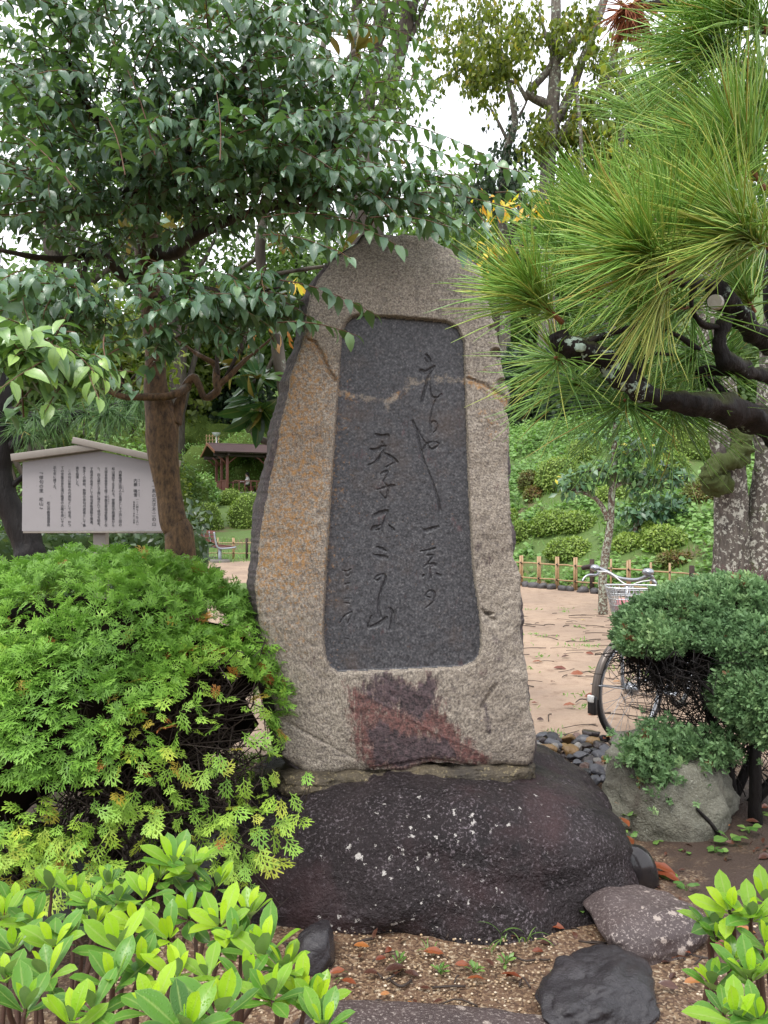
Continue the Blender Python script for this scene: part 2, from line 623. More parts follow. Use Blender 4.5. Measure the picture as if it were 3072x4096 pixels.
# vegetated: behind the fences; bare path strip on top of the right bank
wr = smooth(-3.0, 2.5, XX)
vr = smooth(0.1, 0.9, YY - fence_y(XX)) * (1 - smooth(10.6, 11.4, YY - fence_y(XX)) * (1 - smooth(14, 15, YY - fence_y(XX))))
vl = np.clip(smooth(21.6, 23.5, YY) + (smooth(11, 12.5, YY) - smooth(15.2, 16.5, YY)) * 0.8, 0, 1)
veg = vr * wr + vl * (1 - wr)
bed = (1 - smooth(3.9, 4.5, YY)) * (0.35 + 0.65 * smooth(0.75, 1.35, XX) * smooth(1.9, 2.6, YY) + 0.5 * smooth(-0.5, -1.0, XX))
nx, ny = len(gx), len(gy)
idx = np.arange(nx * ny).reshape(ny, nx)
gf = np.stack([idx[:-1, :-1], idx[:-1, 1:], idx[1:, 1:], idx[1:, :-1]], -1).reshape(-1, 4)
g = G().add(np.stack([XX, YY, ZZ], -1).reshape(-1, 3), [gf],
            np.stack([veg, np.clip(bed, 0, 1), 0 * veg, 0 * veg + 1], -1).reshape(-1, 4))

def ground_mat():
    N = NT("ground_earth")
    p = N.pos()
    ch = N.sep(N.attr().outputs['Color'])
    n_big = N.noise(0.9, 5, 0.6, p)
    n_mid = N.noise(7, 5, 0.65, p)
    n_fin = N.noise(85, 3, 0.7, p)
    grain = N.vor(125, p, 'Color')
    gs = N.sep(grain)
    sand = N.mix(N.ramp(n_big, [(0.35, 0.0), (0.65, 1.0)]), (0.39, 0.282, 0.202), (0.255, 0.185, 0.138))
    sand = N.mix(N.math('MULTIPLY', N.ramp(n_mid, [(0.45, 0.0), (0.7, 1.0)]), 0.4), sand, (0.22, 0.145, 0.10))
    sand = N.mix(N.math('MULTIPLY', N.ramp(n_fin, [(0.5, 0.0), (0.62, 1.0)]), 0.30), sand, (0.20, 0.13, 0.09))
    bedc = N.ramp(gs[0], [(0.0, (0.04, 0.022, 0.013)), (0.45, (0.125, 0.073, 0.042)), (0.8, (0.24, 0.16, 0.092)), (1.0, (0.42, 0.34, 0.24))])
    bedc = N.mix(N.math('MULTIPLY', N.ramp(n_mid, [(0.4, 0.0), (0.62, 1.0)]), 0.55), bedc, (0.10, 0.055, 0.035))
    bd = N.math('ADD', ch[1], N.math('MULTIPLY', N.math('SUBTRACT', n_mid, 0.5), 0.8))
    col = N.mix(N.ramp(bd, [(0.05, 0.0), (0.25, 1.0)]), sand, bedc)
    col = N.mix(N.ramp(bd, [(0.62, 0.0), (0.95, 1.0)]), col, (0.045, 0.028, 0.02))
    gr = N.math('ADD', ch[0], N.math('MULTIPLY', N.math('SUBTRACT', N.noise(1.6, 5, 0.65, p), 0.5), 1.1))
    grass = N.mix(n_mid, (0.055, 0.105, 0.022), (0.11, 0.165, 0.04))  # green darkened to carry soil and the shadow beneath the cover leaves
    soil = N.mix(n_mid, (0.16, 0.10, 0.06), (0.09, 0.06, 0.035))
    grass = N.mix(N.ramp(N.noise(0.7, 4, 0.6, p), [(0.55, 0.0), (0.68, 0.8)]), grass, soil)
    col = N.mix(N.ramp(gr, [(0.45, 0.0), (0.62, 1.0)]), col, grass)
    h = N.math('ADD', N.math('MULTIPLY', N.vor(125, p), 0.8), N.math('MULTIPLY', n_fin, 0.6))
    bp = N.bump(h, 0.55, 0.006)
    bp = N.bump(N.noise(16, 4, 0.6, p), 0.35, 0.02, bp)
    return N.done(N.pbsdf(Base_Color=col, Roughness=N.math('ADD', 0.55, N.math('MULTIPLY', n_mid, 0.3)), Normal=bp, Specular_IOR_Level=0.4))
setting("ground", g, ground_mat())

# ---------------------------------------------------------------- stock leaf shapes and materials
SH_SMALL = [leaf_shape(1, 0.5, 2, 0.15, 0.3 * k) for k in (0.6, 1.2, 2.0)]
SH_CAM = [leaf_shape(1, 0.45, 4, 0.30, c, 0.42, 1.15, w) for c, w in ((0.5, 0.03), (0.9, 0.0), (1.3, 0.05), (0.75, 0.06))]
SH_AZ = [leaf_shape(1, 0.40, 6, 0.22, c, 0.58, 0.85, w) for c, w in ((0.15, 0.0), (0.35, 0.04), (0.6, 0.03), (-0.15, 0.02))]
SH_MAG = [leaf_shape(1, 0.29, 6, 0.22, c, 0.55, 1.0, 0.04) for c in (0.2, 0.5, 0.8)]
SH_HEART = [leaf_shape(1, 0.85, 2, 0.12, c, 0.36, 0.9) for c in (0.3, 0.7)]
MOUNDS = []                                             # where clipped shrubs stand, kept free of ground cover
# far foliage: a bare rhombus pair
def quad_leaf(bend=0.3, w=0.5):
    V = np.array([[0, 0, 0], [-w / 2, .5, -.02], [0, .55, .06], [w / 2, .5, -.02], [0, 1, -bend]], float)
    Fc = np.array([[0, 2, 1], [0, 3, 2], [1, 2, 4], [2, 3, 4]])
    return V, Fc, np.array([[0, 0], [1, .5], [0, .5], [1, .5], [0, 1.]])
SH_FAR = [quad_leaf(0.1, .55), quad_leaf(0.35, .5), quad_leaf(.5, .65)]

M_far_green = leaf_mat("far_leaf_green", [(0, (0.050, 0.095, 0.026)), (0.5, (0.11, 0.19, 0.045)), (1, (0.19, 0.29, 0.075))], 0.55, 0.4, rib_amt=0, vary=0.35)
M_far_dark = leaf_mat("far_leaf_dark", [(0, (0.012, 0.028, 0.014)), (0.6, (0.028, 0.06, 0.026)), (1, (0.055, 0.10, 0.04))], 0.5, 0.2, rib_amt=0, vary=0.35)
M_far_yellow = leaf_mat("far_leaf_yellow_green", [(0, (0.06, 0.10, 0.022)), (0.5, (0.15, 0.20, 0.035)), (0.85, (0.26, 0.29, 0.05)), (1, (0.38, 0.32, 0.05))], 0.5, 0.45, rib_amt=0, vary=0.25)
M_mound = leaf_mat("clipped_azalea_leaf", [(0, (0.11, 0.19, 0.035)), (0.5, (0.235, 0.345, 0.065)), (1, (0.37, 0.46, 0.11))], 0.5, 0.25, rib_amt=0, vary=0.3)
M_mound_rust = leaf_mat("clipped_azalea_rusty_leaf", [(0, (0.08, 0.10, 0.025)), (0.45, (0.16, 0.20, 0.04)), (0.75, (0.20, 0.11, 0.045)), (1, (0.27, 0.11, 0.05))], 0.55, 0.25, rib_amt=0, vary=0.3)
M_cover = leaf_mat("ground_cover_leaf", [(0, (0.085, 0.18, 0.04)), (0.5, (0.18, 0.33, 0.085)), (1, (0.29, 0.45, 0.14))], 0.40, 0.3, rib=(0.2, 0.33, 0.1), rib_amt=0.2, vary=0.3)
M_core_green = plain_mat("clipped_shrub_core", (0.14, 0.215, 0.04), 0.8, var=0.75, scale=16, bump=1.0, dist=0.05, spec=0.2)
M_core_rust = plain_mat("clipped_rusty_core", (0.14, 0.11, 0.04), 0.8, var=0.75, scale=16, bump=1.0, dist=0.05, spec=0.2)
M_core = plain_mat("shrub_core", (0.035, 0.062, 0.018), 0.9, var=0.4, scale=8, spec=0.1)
M_core_shade = plain_mat("shrub_shade_core", (0.014, 0.009, 0.007), 0.9, var=0.4, scale=8, spec=0.05)  # near-black: the shade inside a shrub is put into this colour
M_bark_grey = bark_mat("bark_grey", (0.10, 0.085, 0.07), (0.045, 0.036, 0.03), scale=5, dist=0.03)
M_bark_lichen = bark_mat("bark_lichen", (0.16, 0.14, 0.115), (0.06, 0.05, 0.042), lichen=(0.36, 0.42, 0.33), lich_amt=0.75, scale=5, dist=0.03)
M_bark_black = bark_mat("bark_black_wet", (0.014, 0.011, 0.010), (0.005, 0.004, 0.004), scale=12, rough=0.55, dist=0.02)
M_bark_dark = bark_mat("bark_dark_brown", (0.055, 0.04, 0.03), (0.022, 0.016, 0.013), scale=12, rough=0.65)

def crown_points(n, c, r, seed, lump=0.35, fill=0.35, f=1.7):
    """points in the outer part of a lumpy ellipsoid, with outward normals"""
    rs = np.random.default_rng(seed)
    d = nrm(rs.normal(size=(n, 3)))
    rad = 1 + lump * fbm(d, f, 3, seed)
    t = 1 - fill * rs.random(n) ** 1.6
    p = d * (rad * t)[:, None] * np.asarray(r) + np.asarray(c)
    nn = nrm(d / np.asarray(r))
    return p, nn

def leaf_frames(nn, seed, droop=0.3, spread=1.0):
    rs = np.random.default_rng(seed + 1)
    n = len(nn)
    D = nrm(nn * 0.5 + rs.normal(size=(n, 3)) * spread * 0.7 + np.array([0, 0, -droop]))
    U = nrm(nn + rs.normal(size=(n, 3)) * 0.55 + np.array([0, 0, 0.5]))
    return frames(D, U)

def mound(base, rx, rz, mat, seed, label, n=1400, leaf=0.075, ry=None, name="clipped_azalea_mound", cat="shrub", group=None, lump=0.12, core=None, flat=1.0):
    """low clipped shrub: dark twiggy core and a shell of small leaves"""
    ry = ry or rx
    c = base + np.array([0, 0, rz * 0.45])
    MOUNDS.append((base[0], base[1], max(rx, ry)))
    t = thing(name, base, label, cat, group)
    V, Fc = ico(4)
    gg = G().add(V * (np.array([rx, ry, rz]) * 0.90) * (1 + lump * fbm(V, 1.7, 3, seed) + .03 * fbm(V, 7, 2, seed))[:, None] + c, [Fc])
    part("twig_core", gg, core or (M_core_rust if mat is M_mound_rust else (M_core_green if lump < .4 else M_core)), t)
    p, nn = crown_points(n, c, (rx, ry, rz), seed, lump, 0.09)
    keep = p[:, 2] > base[2] - 0.05
    p, nn = p[keep], nn[keep]
    R = leaf_frames(nn, seed, 0.05, 0.9)
    gl = G()
    rs = np.random.default_rng(seed + 5)
    tint = np.clip(0.45 + 0.25 * fbm(p, 2.2, 2, seed) + rs.normal(0, .16, len(p)), 0, 1)
    place_many(gl, SH_FAR[0], R, p, leaf * rs.uniform(.7, 1.25, len(p)), tint)
    part("foliage", gl, mat, t, kind='stuff')
    return t

def tree(name, base, h, crown, trunk_r, mat, bark, label, cat="tree", group=None, n=2200, leaf=0.2, seed=0, trunk_pts=None, droop=0.3, lump=0.4, fill=0.5, limbs=5, crown_name="crown"):
    """tree with tapered trunk, limbs reaching into each leaf clump and a crown of leaf faces. crown: list of (cx,cy,cz,rx,ry,rz) offsets from base"""
    t = thing(name, base, label, cat, group)
    rs = np.random.default_rng(seed)
    tg = G()
    if trunk_pts is None:
        top = np.array([rs.normal(0, .03) * h, rs.normal(0, .03) * h, h * 0.72])
        trunk_pts = [[0, 0, -0.3, trunk_r * 1.35], [0, 0, 0.3, trunk_r * 1.05], [top[0] * .3, top[1] * .3, h * .35, trunk_r * .85], [*top, trunk_r * .35]]
    tp = np.array(trunk_pts, float)
    tp[:, :3] += base
    s = limb(tg, tp, 26, 10, 0.10, seed, 6, 0.05)
    part("trunk", tg, bark, t)
    lg = G()
    cg = G()
    vol = np.array([c[3] * c[4] * c[5] for c in crown]) ** (2 / 3)
    for k, c in enumerate(crown):
        cc = base + np.array(c[:3])
        for j in range(max(1, limbs // len(crown) + (limbs > len(crown)))):
            a = s[int(rs.uniform(.45, .95) * (len(s) - 1))]
            e = cc + rs.normal(size=3) * np.array(c[3:6]) * .45
            m = (a[:3] + e) / 2 + rs.normal(size=3) * np.array(c[3:6]) * .12 + np.array([0, 0, -.1 * c[5]])
            limb(lg, [[*a[:3], a[3] * .55], [*m, a[3] * .35], [*e, a[3] * .12]], 12, 6, 0.1, seed + j)
        nk = int(n * vol[k] / vol.sum())
        p, nn = crown_points(nk, cc, c[3:6], seed * 7 + k, lump, fill)
        R = leaf_frames(nn, seed + k, droop)
        tint = np.clip(0.45 + 0.22 * fbm(p, 1.2 / max(c[3], .3), 3, seed + k) + rs.normal(0, .15, len(p)), 0, 1)
        sc = leaf * rs.uniform(.65, 1.3, len(p))
        for v in range(3):
            q = np.arange(len(p)) % 3 == v
            place_many(cg, SH_FAR[v], R[q], p[q], sc[q], tint[q])
    if lg.n:
        part("limbs", lg, bark, t)
    part(crown_name, cg, mat, t)
    return t

# ---------------------------------------------------------------- far woods, one mass
def far_woods():
    g = G()
    rs = np.random.default_rng(50)
    for k in range(46):
        a = -0.72 + 1.44 * (k + rs.random() * .8) / 46
        d = rs.uniform(66, 90)
        x, y = d * math.sin(a) * 1.15, d * math.cos(a)
        z = float(hz(x, y))
        top = rs.uniform(9, 14) * (0.72 if -0.02 < a < .22 else 1.0)
        n = 620
        p, nn = crown_points(n, (x, y, z + top * .45), (rs.uniform(3.5, 5.5), 3.2, top * .62), 300 + k, .4, .4)
        R = leaf_frames(nn, k, .3)
        tint = np.clip(.4 + .25 * fbm(p, .35, 3, k) + rs.normal(0, .15, n), 0, 1)
        place_many(g, SH_FAR[k % 3], R, p, rs.uniform(.65, 1.3, n), tint)
    return g
setting("distant_woods", far_woods(), M_far_green, kind='stuff')
# ---------------------------------------------------------------- inscribed standing stone
SY = 3.05
OUT_L = [(3108, 1180), (3065, 1128), (2942, 1114), (2700, 1070), (2406, 1022), (2334, 1018), (2117, 1043), (1949, 1072), (1732, 1116), (1479, 1166), (1363, 1210), (1175, 1239), (1030, 1318), (954, 1400), (929, 1428), (905, 1440), (893, 1446)]
OUT_R = [(3108, 2120), (3057, 2139), (2970, 2143), (2862, 2125), (2667, 2107), (2551, 2085), (2363, 2083), (2305, 2085), (2240, 2057), (2117, 2049), (1900, 2034), (1768, 2041), (1630, 2034), (1580, 2041), (1500, 2020), (1399, 2002), (1218, 1962), (1055, 1926), (980, 1839), (929, 1765), (905, 1748), (893, 1738)]
BOT = [(1120, 3062), (1190, 3078), (1224, 3100), (1275, 3110), (1370, 3096), (1470, 3088), (1560, 3088), (1615, 3094), (1723, 3050), (1800, 3058), (1897, 3074), (2013, 3060), (2117, 3068), (2145, 3060)]
PANEL = [(1405, 1262), (1441, 1252), (1600, 1264), (1788, 1280), (1835, 1306), (1861, 1363), (1864, 1479), (1872, 1696), (1882, 1999), (1897, 2276), (1926, 2479), (1929, 2587), (1922, 2628), (1904, 2652), (1853, 2674), (1600, 2687), (1347, 2696), (1315, 2672), (1297, 2623), (1288, 2551), (1298, 2305), (1322, 1936), (1329, 1840), (1347, 1551), (1362, 1348), (1370, 1305), (1383, 1283)]
U = lambda pts: [(1300 + x / 2.37, 1300 + y / 2.37, w / 2.37) for x, y, w in pts]
Lw = lambda pts: [(1300 + x / 2.37, 2000 + y / 2.37, w / 2.37) for x, y, w in pts]
GLYPHS = [
 [U([(960, 268, 16), (985, 295, 26), (1003, 335, 24)]), U([(950, 300, 6), (968, 335, 12), (1000, 350, 8)]),
  U([(912, 425, 38), (955, 438, 40), (1000, 405, 26), (1045, 378, 14)]), U([(1028, 400, 12), (985, 480, 24), (950, 590, 26), (920, 712, 26)]),
  U([(1000, 480, 10), (1003, 600, 16), (1020, 668, 22), (1065, 680, 16), (1108, 645, 8)])],
 [U([(1050, 705, 8), (1018, 800, 9), (1000, 905, 10), (1003, 1012, 16)]), U([(1003, 1012, 16), (1006, 935, 14), (1040, 905, 14), (1070, 940, 14), (1060, 988, 14), (1030, 1012, 12)])],
 [U([(833, 902, 20), (875, 1010, 26), (905, 1150, 18), (925, 1235, 22), (965, 1340, 18), (1020, 1480, 18), (1075, 1640, 22), (1085, 1700, 24)]) + Lw([(1100, 108, 30)]),
  U([(872, 970, 10), (930, 1075, 14), (980, 1140, 16), (1010, 1172, 22), (1055, 1152, 20), (1082, 1118, 14), (1030, 1100, 14), (965, 1128, 22), (925, 1195, 20)])],
 [U([(480, 1032, 20), (535, 1052, 46), (590, 1045, 42)]), U([(432, 1175, 22), (485, 1185, 46), (548, 1152, 40), (582, 1142, 14)]), U([(540, 1105, 16), (556, 1128, 12)]),
  U([(548, 1185, 20), (512, 1258, 24), (462, 1300, 18), (405, 1328, 8)]), U([(565, 1212, 20), (630, 1250, 30), (680, 1298, 34)]), U([(690, 1302, 12), (640, 1310, 10), (580, 1345, 7)])],
 [U([(530, 1410, 12), (560, 1387, 18), (595, 1392, 16), (575, 1440, 12), (558, 1482, 10), (595, 1530, 16)]), U([(492, 1560, 10), (560, 1540, 16), (620, 1525, 26), (655, 1522, 26)]),
  U([(600, 1540, 20), (592, 1610, 24), (572, 1645, 16), (515, 1580, 8)])],
 [Lw([(475, 150, 46), (530, 128, 52), (588, 110, 40)]), Lw([(592, 120, 30), (566, 200, 34), (540, 250, 20), (546, 320, 14)]), Lw([(520, 240, 10), (465, 268, 44), (438, 295, 18), (510, 280, 24)]), Lw([(605, 240, 14), (650, 285, 30)])],
 [Lw([(490, 450, 14), (540, 468, 30), (578, 490, 12)]), Lw([(460, 520, 12), (520, 540, 40), (582, 553, 42)])],
 [Lw([(545, 722, 14), (502, 770, 16), (470, 755, 16), (500, 722, 18), (560, 715, 20), (575, 760, 28), (546, 830, 28), (515, 940, 30), (510, 1060, 30), (530, 1125, 24)])],
 [Lw([(440, 1110, 12), (420, 1160, 18), (412, 1215, 28), (480, 1200, 38), (540, 1165, 42), (582, 1125, 30)]), Lw([(622, 1035, 16), (645, 1090, 32), (636, 1170, 36), (620, 1240, 30)])],
 [Lw([(922, 268, 8), (965, 295, 38), (1020, 275, 42), (1078, 258, 24)])],
 [Lw([(908, 490, 10), (980, 480, 18), (1045, 460, 24)]), Lw([(970, 530, 18), (1028, 530, 20), (990, 590, 16), (945, 640, 10)]), Lw([(950, 625, 12), (1000, 610, 22), (1045, 622, 36), (1005, 640, 10)]),
  Lw([(930, 735, 14), (940, 720, 24)]), Lw([(1003, 650, 10), (1005, 745, 20)]), Lw([(1062, 703, 20), (1095, 725, 30)])],
 [Lw([(1000, 935, 16), (966, 920, 14), (970, 885, 16), (1010, 866, 20), (1045, 900, 22), (1032, 970, 18), (955, 1035, 8)])],
 [Lw([(165, 675, 10), (205, 682, 14), (240, 662, 14)]), Lw([(195, 695, 10), (202, 730, 14), (230, 715, 14), (238, 690, 10)])],
 [Lw([(185, 805, 10), (228, 795, 10)]), Lw([(206, 810, 10), (206, 862, 10)])],
 [Lw([(185, 940, 12), (218, 940, 12)]), Lw([(178, 985, 12), (228, 990, 14)])],
 [Lw([(250, 1068, 12), (182, 1110, 14), (140, 1172, 12)]), Lw([(248, 1075, 10), (235, 1130, 12), (208, 1182, 8)])],
 [Lw([(192, 1325, 10), (218, 1330, 14)])],
]

def seg_dist(px, py, pts, closed=False):
    """distance to a polyline, and the width carried along it at the nearest place"""
    pts = np.asarray(pts, float)
    if closed:
        pts = np.vstack([pts, pts[:1]])
    best = np.full(px.shape, 1e9)
    wid = np.zeros(px.shape)
    for a, b in zip(pts[:-1], pts[1:]):
        ab = b[:2] - a[:2]
        L = max(ab @ ab, 1e-9)
        t = np.clip(((px - a[0]) * ab[0] + (py - a[1]) * ab[1]) / L, 0, 1)
        d = np.hypot(px - a[0] - t * ab[0], py - a[1] - t * ab[1])
        if pts.shape[1] > 2:
            w = a[2] + (b[2] - a[2]) * t
            m = d - w / 2 < best - wid / 2
            wid = np.where(m, w, wid)
        else:
            m = d < best
        best = np.where(m, d, best)
    return best, wid

def inside(px, py, poly):
    r = np.zeros(px.shape, bool)
    n = len(poly)
    for i in range(n):
        x0, y0 = poly[i]
        x1, y1 = poly[(i + 1) % n]
        c = ((y0 > py) != (y1 > py))
        with np.errstate(divide='ignore', invalid='ignore'):
            r ^= c & (px < (x1 - x0) * (py - y0) / (y1 - y0 + 1e-12) + x0)
    return r

def stone_mat_monument(name, panel):
    N = NT(name)
    p = N.obj()
    A = N.attr()
    ch = N.sep(A.outputs['Color'])
    vein = A.outputs['Alpha']
    grain = N.noise(125, 3, 0.8, p)
    grain2 = N.noise(62, 4, 0.72, p)
    big = N.noise(2.4, 5, 0.6, p)
    if panel:
        c = N.ramp(grain, [(0.34, (0.010, 0.010, 0.013)), (0.46, (0.036, 0.036, 0.041)), (0.58, (0.074, 0.073, 0.079)), (0.72, (0.20, 0.198, 0.20))])
        c = N.mix(N.ramp(N.noise(1.7, 4, 0.6, p), [(0.3, 0.0), (0.7, 0.5)]), c, N.mix(1.0, c, (0.62, 0.60, 0.60), 'MULTIPLY'))
        c = N.mix(N.math('MULTIPLY', N.ramp(N.noise(4.0, 5, 0.7, p), [(0.54, 0.0), (0.7, 1.0)]), 0.30), c, (0.10, 0.06, 0.035))
    else:
        c = N.ramp(grain, [(0.30, (0.045, 0.040, 0.036)), (0.43, (0.195, 0.165, 0.132)), (0.55, (0.325, 0.282, 0.228)), (0.72, (0.52, 0.468, 0.39))])
        c = N.mix(N.ramp(big, [(0.35, 0.0), (0.65, 0.55)]), c, N.mix(1.0, c, (0.66, 0.62, 0.60), 'MULTIPLY'))
        c = N.mix(N.math('MULTIPLY', N.ramp(grain2, [(0.40, 1.0), (0.47, 0.0)]), 0.5), c, (0.10, 0.085, 0.08))
    rustn = N.math('ADD', ch[0], N.math('MULTIPLY', N.math('SUBTRACT', N.noise(58, 5, 0.78, p), 0.5), 2.8))
    rk = N.math('MULTIPLY', N.ramp(rustn, [(0.42, 0.0), (0.85, 1.0)]), 0.85)
    c = N.mix(rk, c, N.mix(grain, (0.20, 0.085, 0.018), (0.46, 0.24, 0.06)))
    mp = N.n("Mapping", Vector=p)
    mp.inputs['Scale'].default_value = (1, 1, .32)
    jag = N.math('ADD', N.math('MULTIPLY', N.noise(52, 5, 0.8, mp.outputs[0]), .6), N.math('MULTIPLY', N.noise(9, 4, 0.7, p), .4))
    vk = N.ramp(N.math('ADD', vein, N.math('MULTIPLY', N.math('SUBTRACT', N.noise(34, 5, 0.8, p), 0.5), 2.6)), [(0.35, 0.0), (1.1, 1.0)])
    c = N.mix(N.math('MULTIPLY', vk, 0.8), c, N.mix(grain, (0.20, 0.15, 0.10), (0.55, 0.45, 0.33)))
    redk = N.ramp(N.math('ADD', ch[1], N.math('MULTIPLY', N.math('SUBTRACT', jag, 0.5), 4.4)), [(0.36, 0.0), (0.85, 1.0)])
    c = N.mix(N.math('MULTIPLY', redk, 0.84), c, N.mix(N.ramp(grain2, [(.35, 0.0), (.65, 1.0)]), (0.030, 0.009, 0.010), (0.150, 0.042, 0.038)))
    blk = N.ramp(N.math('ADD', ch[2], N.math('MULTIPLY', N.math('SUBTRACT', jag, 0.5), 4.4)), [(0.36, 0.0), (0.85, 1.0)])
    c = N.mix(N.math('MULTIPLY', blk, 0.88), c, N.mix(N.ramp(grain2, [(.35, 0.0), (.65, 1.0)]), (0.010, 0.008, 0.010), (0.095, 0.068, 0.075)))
    h = N.math('ADD', N.math('MULTIPLY', grain2, 1.0), N.math('MULTIPLY', grain, 0.7))
    bp = N.bump(h, 0.30 if panel else 0.75, 0.006)
    return N.done(N.pbsdf(Base_Color=c, Roughness=0.52 if panel else 0.72, Normal=bp))

def monument():
    pxm = SY / F_PX
    # vertical and horizontal grid lines in photo pixels, finer over the panel
    v1 = np.arange(3108, 2715, -6.0)
    v2 = np.arange(2715, 1240, -3.1)
    v3 = np.arange(1240, 893, -6.0)
    ys = np.concatenate([v1, v2, v3, [893]])
    lo = np.array(OUT_L)[::-1]
    ro = np.array(OUT_R)[::-1]
    xl = np.interp(ys, lo[:, 0], lo[:, 1])
    xr = np.interp(ys, ro[:, 0], ro[:, 1])
    rr = np.random.default_rng(4)
    jag = lambda s: vnoise(np.stack([ys, ys * 0, ys * 0], -1), 0.03, s) * 5 + vnoise(np.stack([ys, ys * 0, ys * 0], -1), 0.09, s + 1) * 3
    xl = xl + jag(1)
    xr = xr + jag(5)
    u = np.concatenate([np.linspace(0, .17, 22)[:-1], np.linspace(.17, .86, 224), np.linspace(.86, 1, 20)[1:]])
    PX = xl[:, None] + (xr - xl)[:, None] * u[None]
    PY = np.repeat(ys[:, None], len(u), 1)
    # uneven foot and crown
    b = np.array(BOT)
    off = np.interp(PX, b[:, 0], b[:, 1]) - 3108 + vnoise(np.stack([PX.ravel(), 0 * PX.ravel(), 0 * PX.ravel()], -1), .03, 9).reshape(PX.shape) * 5
    PY = PY + off * np.clip((PY - 2760) / (3108 - 2760), 0, 1)
    tcr = vnoise(np.stack([PX.ravel(), 0 * PX.ravel(), 0 * PX.ravel()], -1), .03, 19).reshape(PX.shape) * 13 + 4 * np.abs((PX - 1590) / 100) ** 2
    PY = PY + tcr * np.clip((960 - PY) / 67, 0, 1)
    X = (PX - CX) * pxm
    Z = EYE - (PY - CY) * pxm
    q = np.stack([X, 0 * X, Z], -1).reshape(-1, 3)
    # relief of the natural face, y grows away from the eye
    D = (fbm(q, 2.0, 3, 21) * 0.010 + fbm(q, 11, 3, 22) * 0.0045 + fbm(q, 45, 2, 23) * 0.0022).reshape(X.shape)
    # rounded arrises
    eu = np.minimum(u, 1 - u)[None] * (xr - xl)[:, None] * pxm
    D = D + 0.016 * np.exp(-eu / 0.007) * (1 + .6 * fbm(q, 14, 2, 27).reshape(X.shape))
    D = D + 0.02 * np.exp(-np.abs(PY - (3108 + off)) * pxm / 0.015) + 0.03 * np.exp(-np.maximum(PY - 893, 0) * pxm / 0.03)
    # the crown of the stone leans back
    D = D + 0.10 * smooth(1230, 900, PY) ** 1.5
    # chips on the right edge, cracks
    for (cx, cy, rx, ry) in ((1985, 1412, 26, 24), (2010, 1530, 22, 20), (1972, 1310, 20, 14), (1955, 2455, 16, 10), (2035, 1640, 14, 12)):
        m = np.hypot((PX - cx) / rx, (PY - cy) / ry)
        D = D + 0.03 * (1 - smooth(0.75, 1.0, m))
    for pts, w, dep in ((((1230, 1358), (1262, 1372), (1290, 1430), (1318, 1490), (1340, 1520)), 10, .014),
                        (((1145, 2890), (1250, 2950), (1330, 2990), (1420, 3040)), 7, .006),
                        (((1470, 2785), (1600, 2850), (1740, 2930), (1890, 2992)), 6, -.003),
                        (((1960, 2760), (1985, 2735), (1950, 2790), (1930, 2830)), 9, .008),
                        (((1930, 2440), (1960, 2470), (1975, 2480)), 9, .012),
                        (((1872, 1512), (1920, 1530), (1975, 1560), (2035, 1600)), 9, .010),
                        (((1470, 3086), (1700, 3040), (1780, 3048), (1900, 3070)), 8, .012)):
        d, _ = seg_dist(PX, PY, pts)
        d = d + vnoise(q, 60, 31).reshape(X.shape) * 4
        D = D + dep * (1 - smooth(w * .3, w, d))
    # stone bulges out under the panel where the stain sits
    # sunk panel
    dp, _ = seg_dist(PX, PY, PANEL, True)
    ins = inside(PX, PY, PANEL)
    sd = np.where(ins, dp, -dp) * pxm
    wall = smooth(-0.001, 0.009, sd)
    D_in = 0.026 + (fbm(q, 60, 2, 25) * 0.0008).reshape(X.shape)
    D = D * (1 - wall) + (D * 0.12 + D_in) * wall
    # carved strokes
    gid = np.full(X.shape, -1)
    for gi, strokes in enumerate(GLYPHS):
        bd = np.full(X.shape, 1e9)
        bw = np.zeros(X.shape)
        for st in strokes:
            s = spline([(a, c, w) for a, c, w in st], max(2, len(st) * 5)) if len(st) > 2 else np.array(st)
            x0, x1, y0, y1 = s[:, 0].min() - 30, s[:, 0].max() + 30, s[:, 1].min() - 30, s[:, 1].max() + 30
            m = (PX > x0) & (PX < x1) & (PY > y0) & (PY < y1)
            d, w = seg_dist(PX[m], PY[m], s)
            e = d - np.maximum(w, 5.5) / 2
            bd[m] = np.minimum(bd[m], e)
        cut = 1 - smooth(-4.0, 1.5, bd)
        D = D + 0.0085 * cut
        gid[bd < 1.0] = gi
    # colour masks: rust, red stain, black stain, pale vein
    n1 = fbm(q, 3.0, 3, 41).reshape(X.shape)
    rust = 0.56 * smooth(1480, 1180, PX) * smooth(1250, 1500, PY) * smooth(2900, 2200, PY) + 0.22 * smooth(1850, 1950, PX) * smooth(1350, 1500, PY) * smooth(2000, 1700, PY) + 0.10 * smooth(1000, 1100, PY) * n1
    for pts, w, a in ((((1230, 1360), (1340, 1520)), 45, .5), (((1210, 1380), (1170, 1500), (1120, 1750)), 26, .45), (((1872, 1520), (1950, 1560), (2035, 1615)), 24, .62),
                      (((1300, 1560), (1350, 1560), (1400, 1585)), 26, .5), (((1560, 1600), (1600, 1570)), 20, .42), (((1930, 1650), (1960, 1730)), 30, .4)):
        d, _ = seg_dist(PX, PY, pts)
        rust = np.maximum(rust, a * (1 - smooth(w * .3, w * 1.3, d)))
    red_poly = [(1385, 2740), (1450, 2750), (1480, 2700), (1545, 2690), (1600, 2725), (1660, 2760), (1720, 2700), (1748, 2730), (1770, 2850), (1850, 2935), (1960, 3030), (1940, 3070), (1700, 3055), (1610, 3095), (1480, 3090), (1420, 2980)]
    d, _ = seg_dist(PX, PY, red_poly, True)
    red = 0.5 + np.where(inside(PX, PY, red_poly), d, -d) / 75
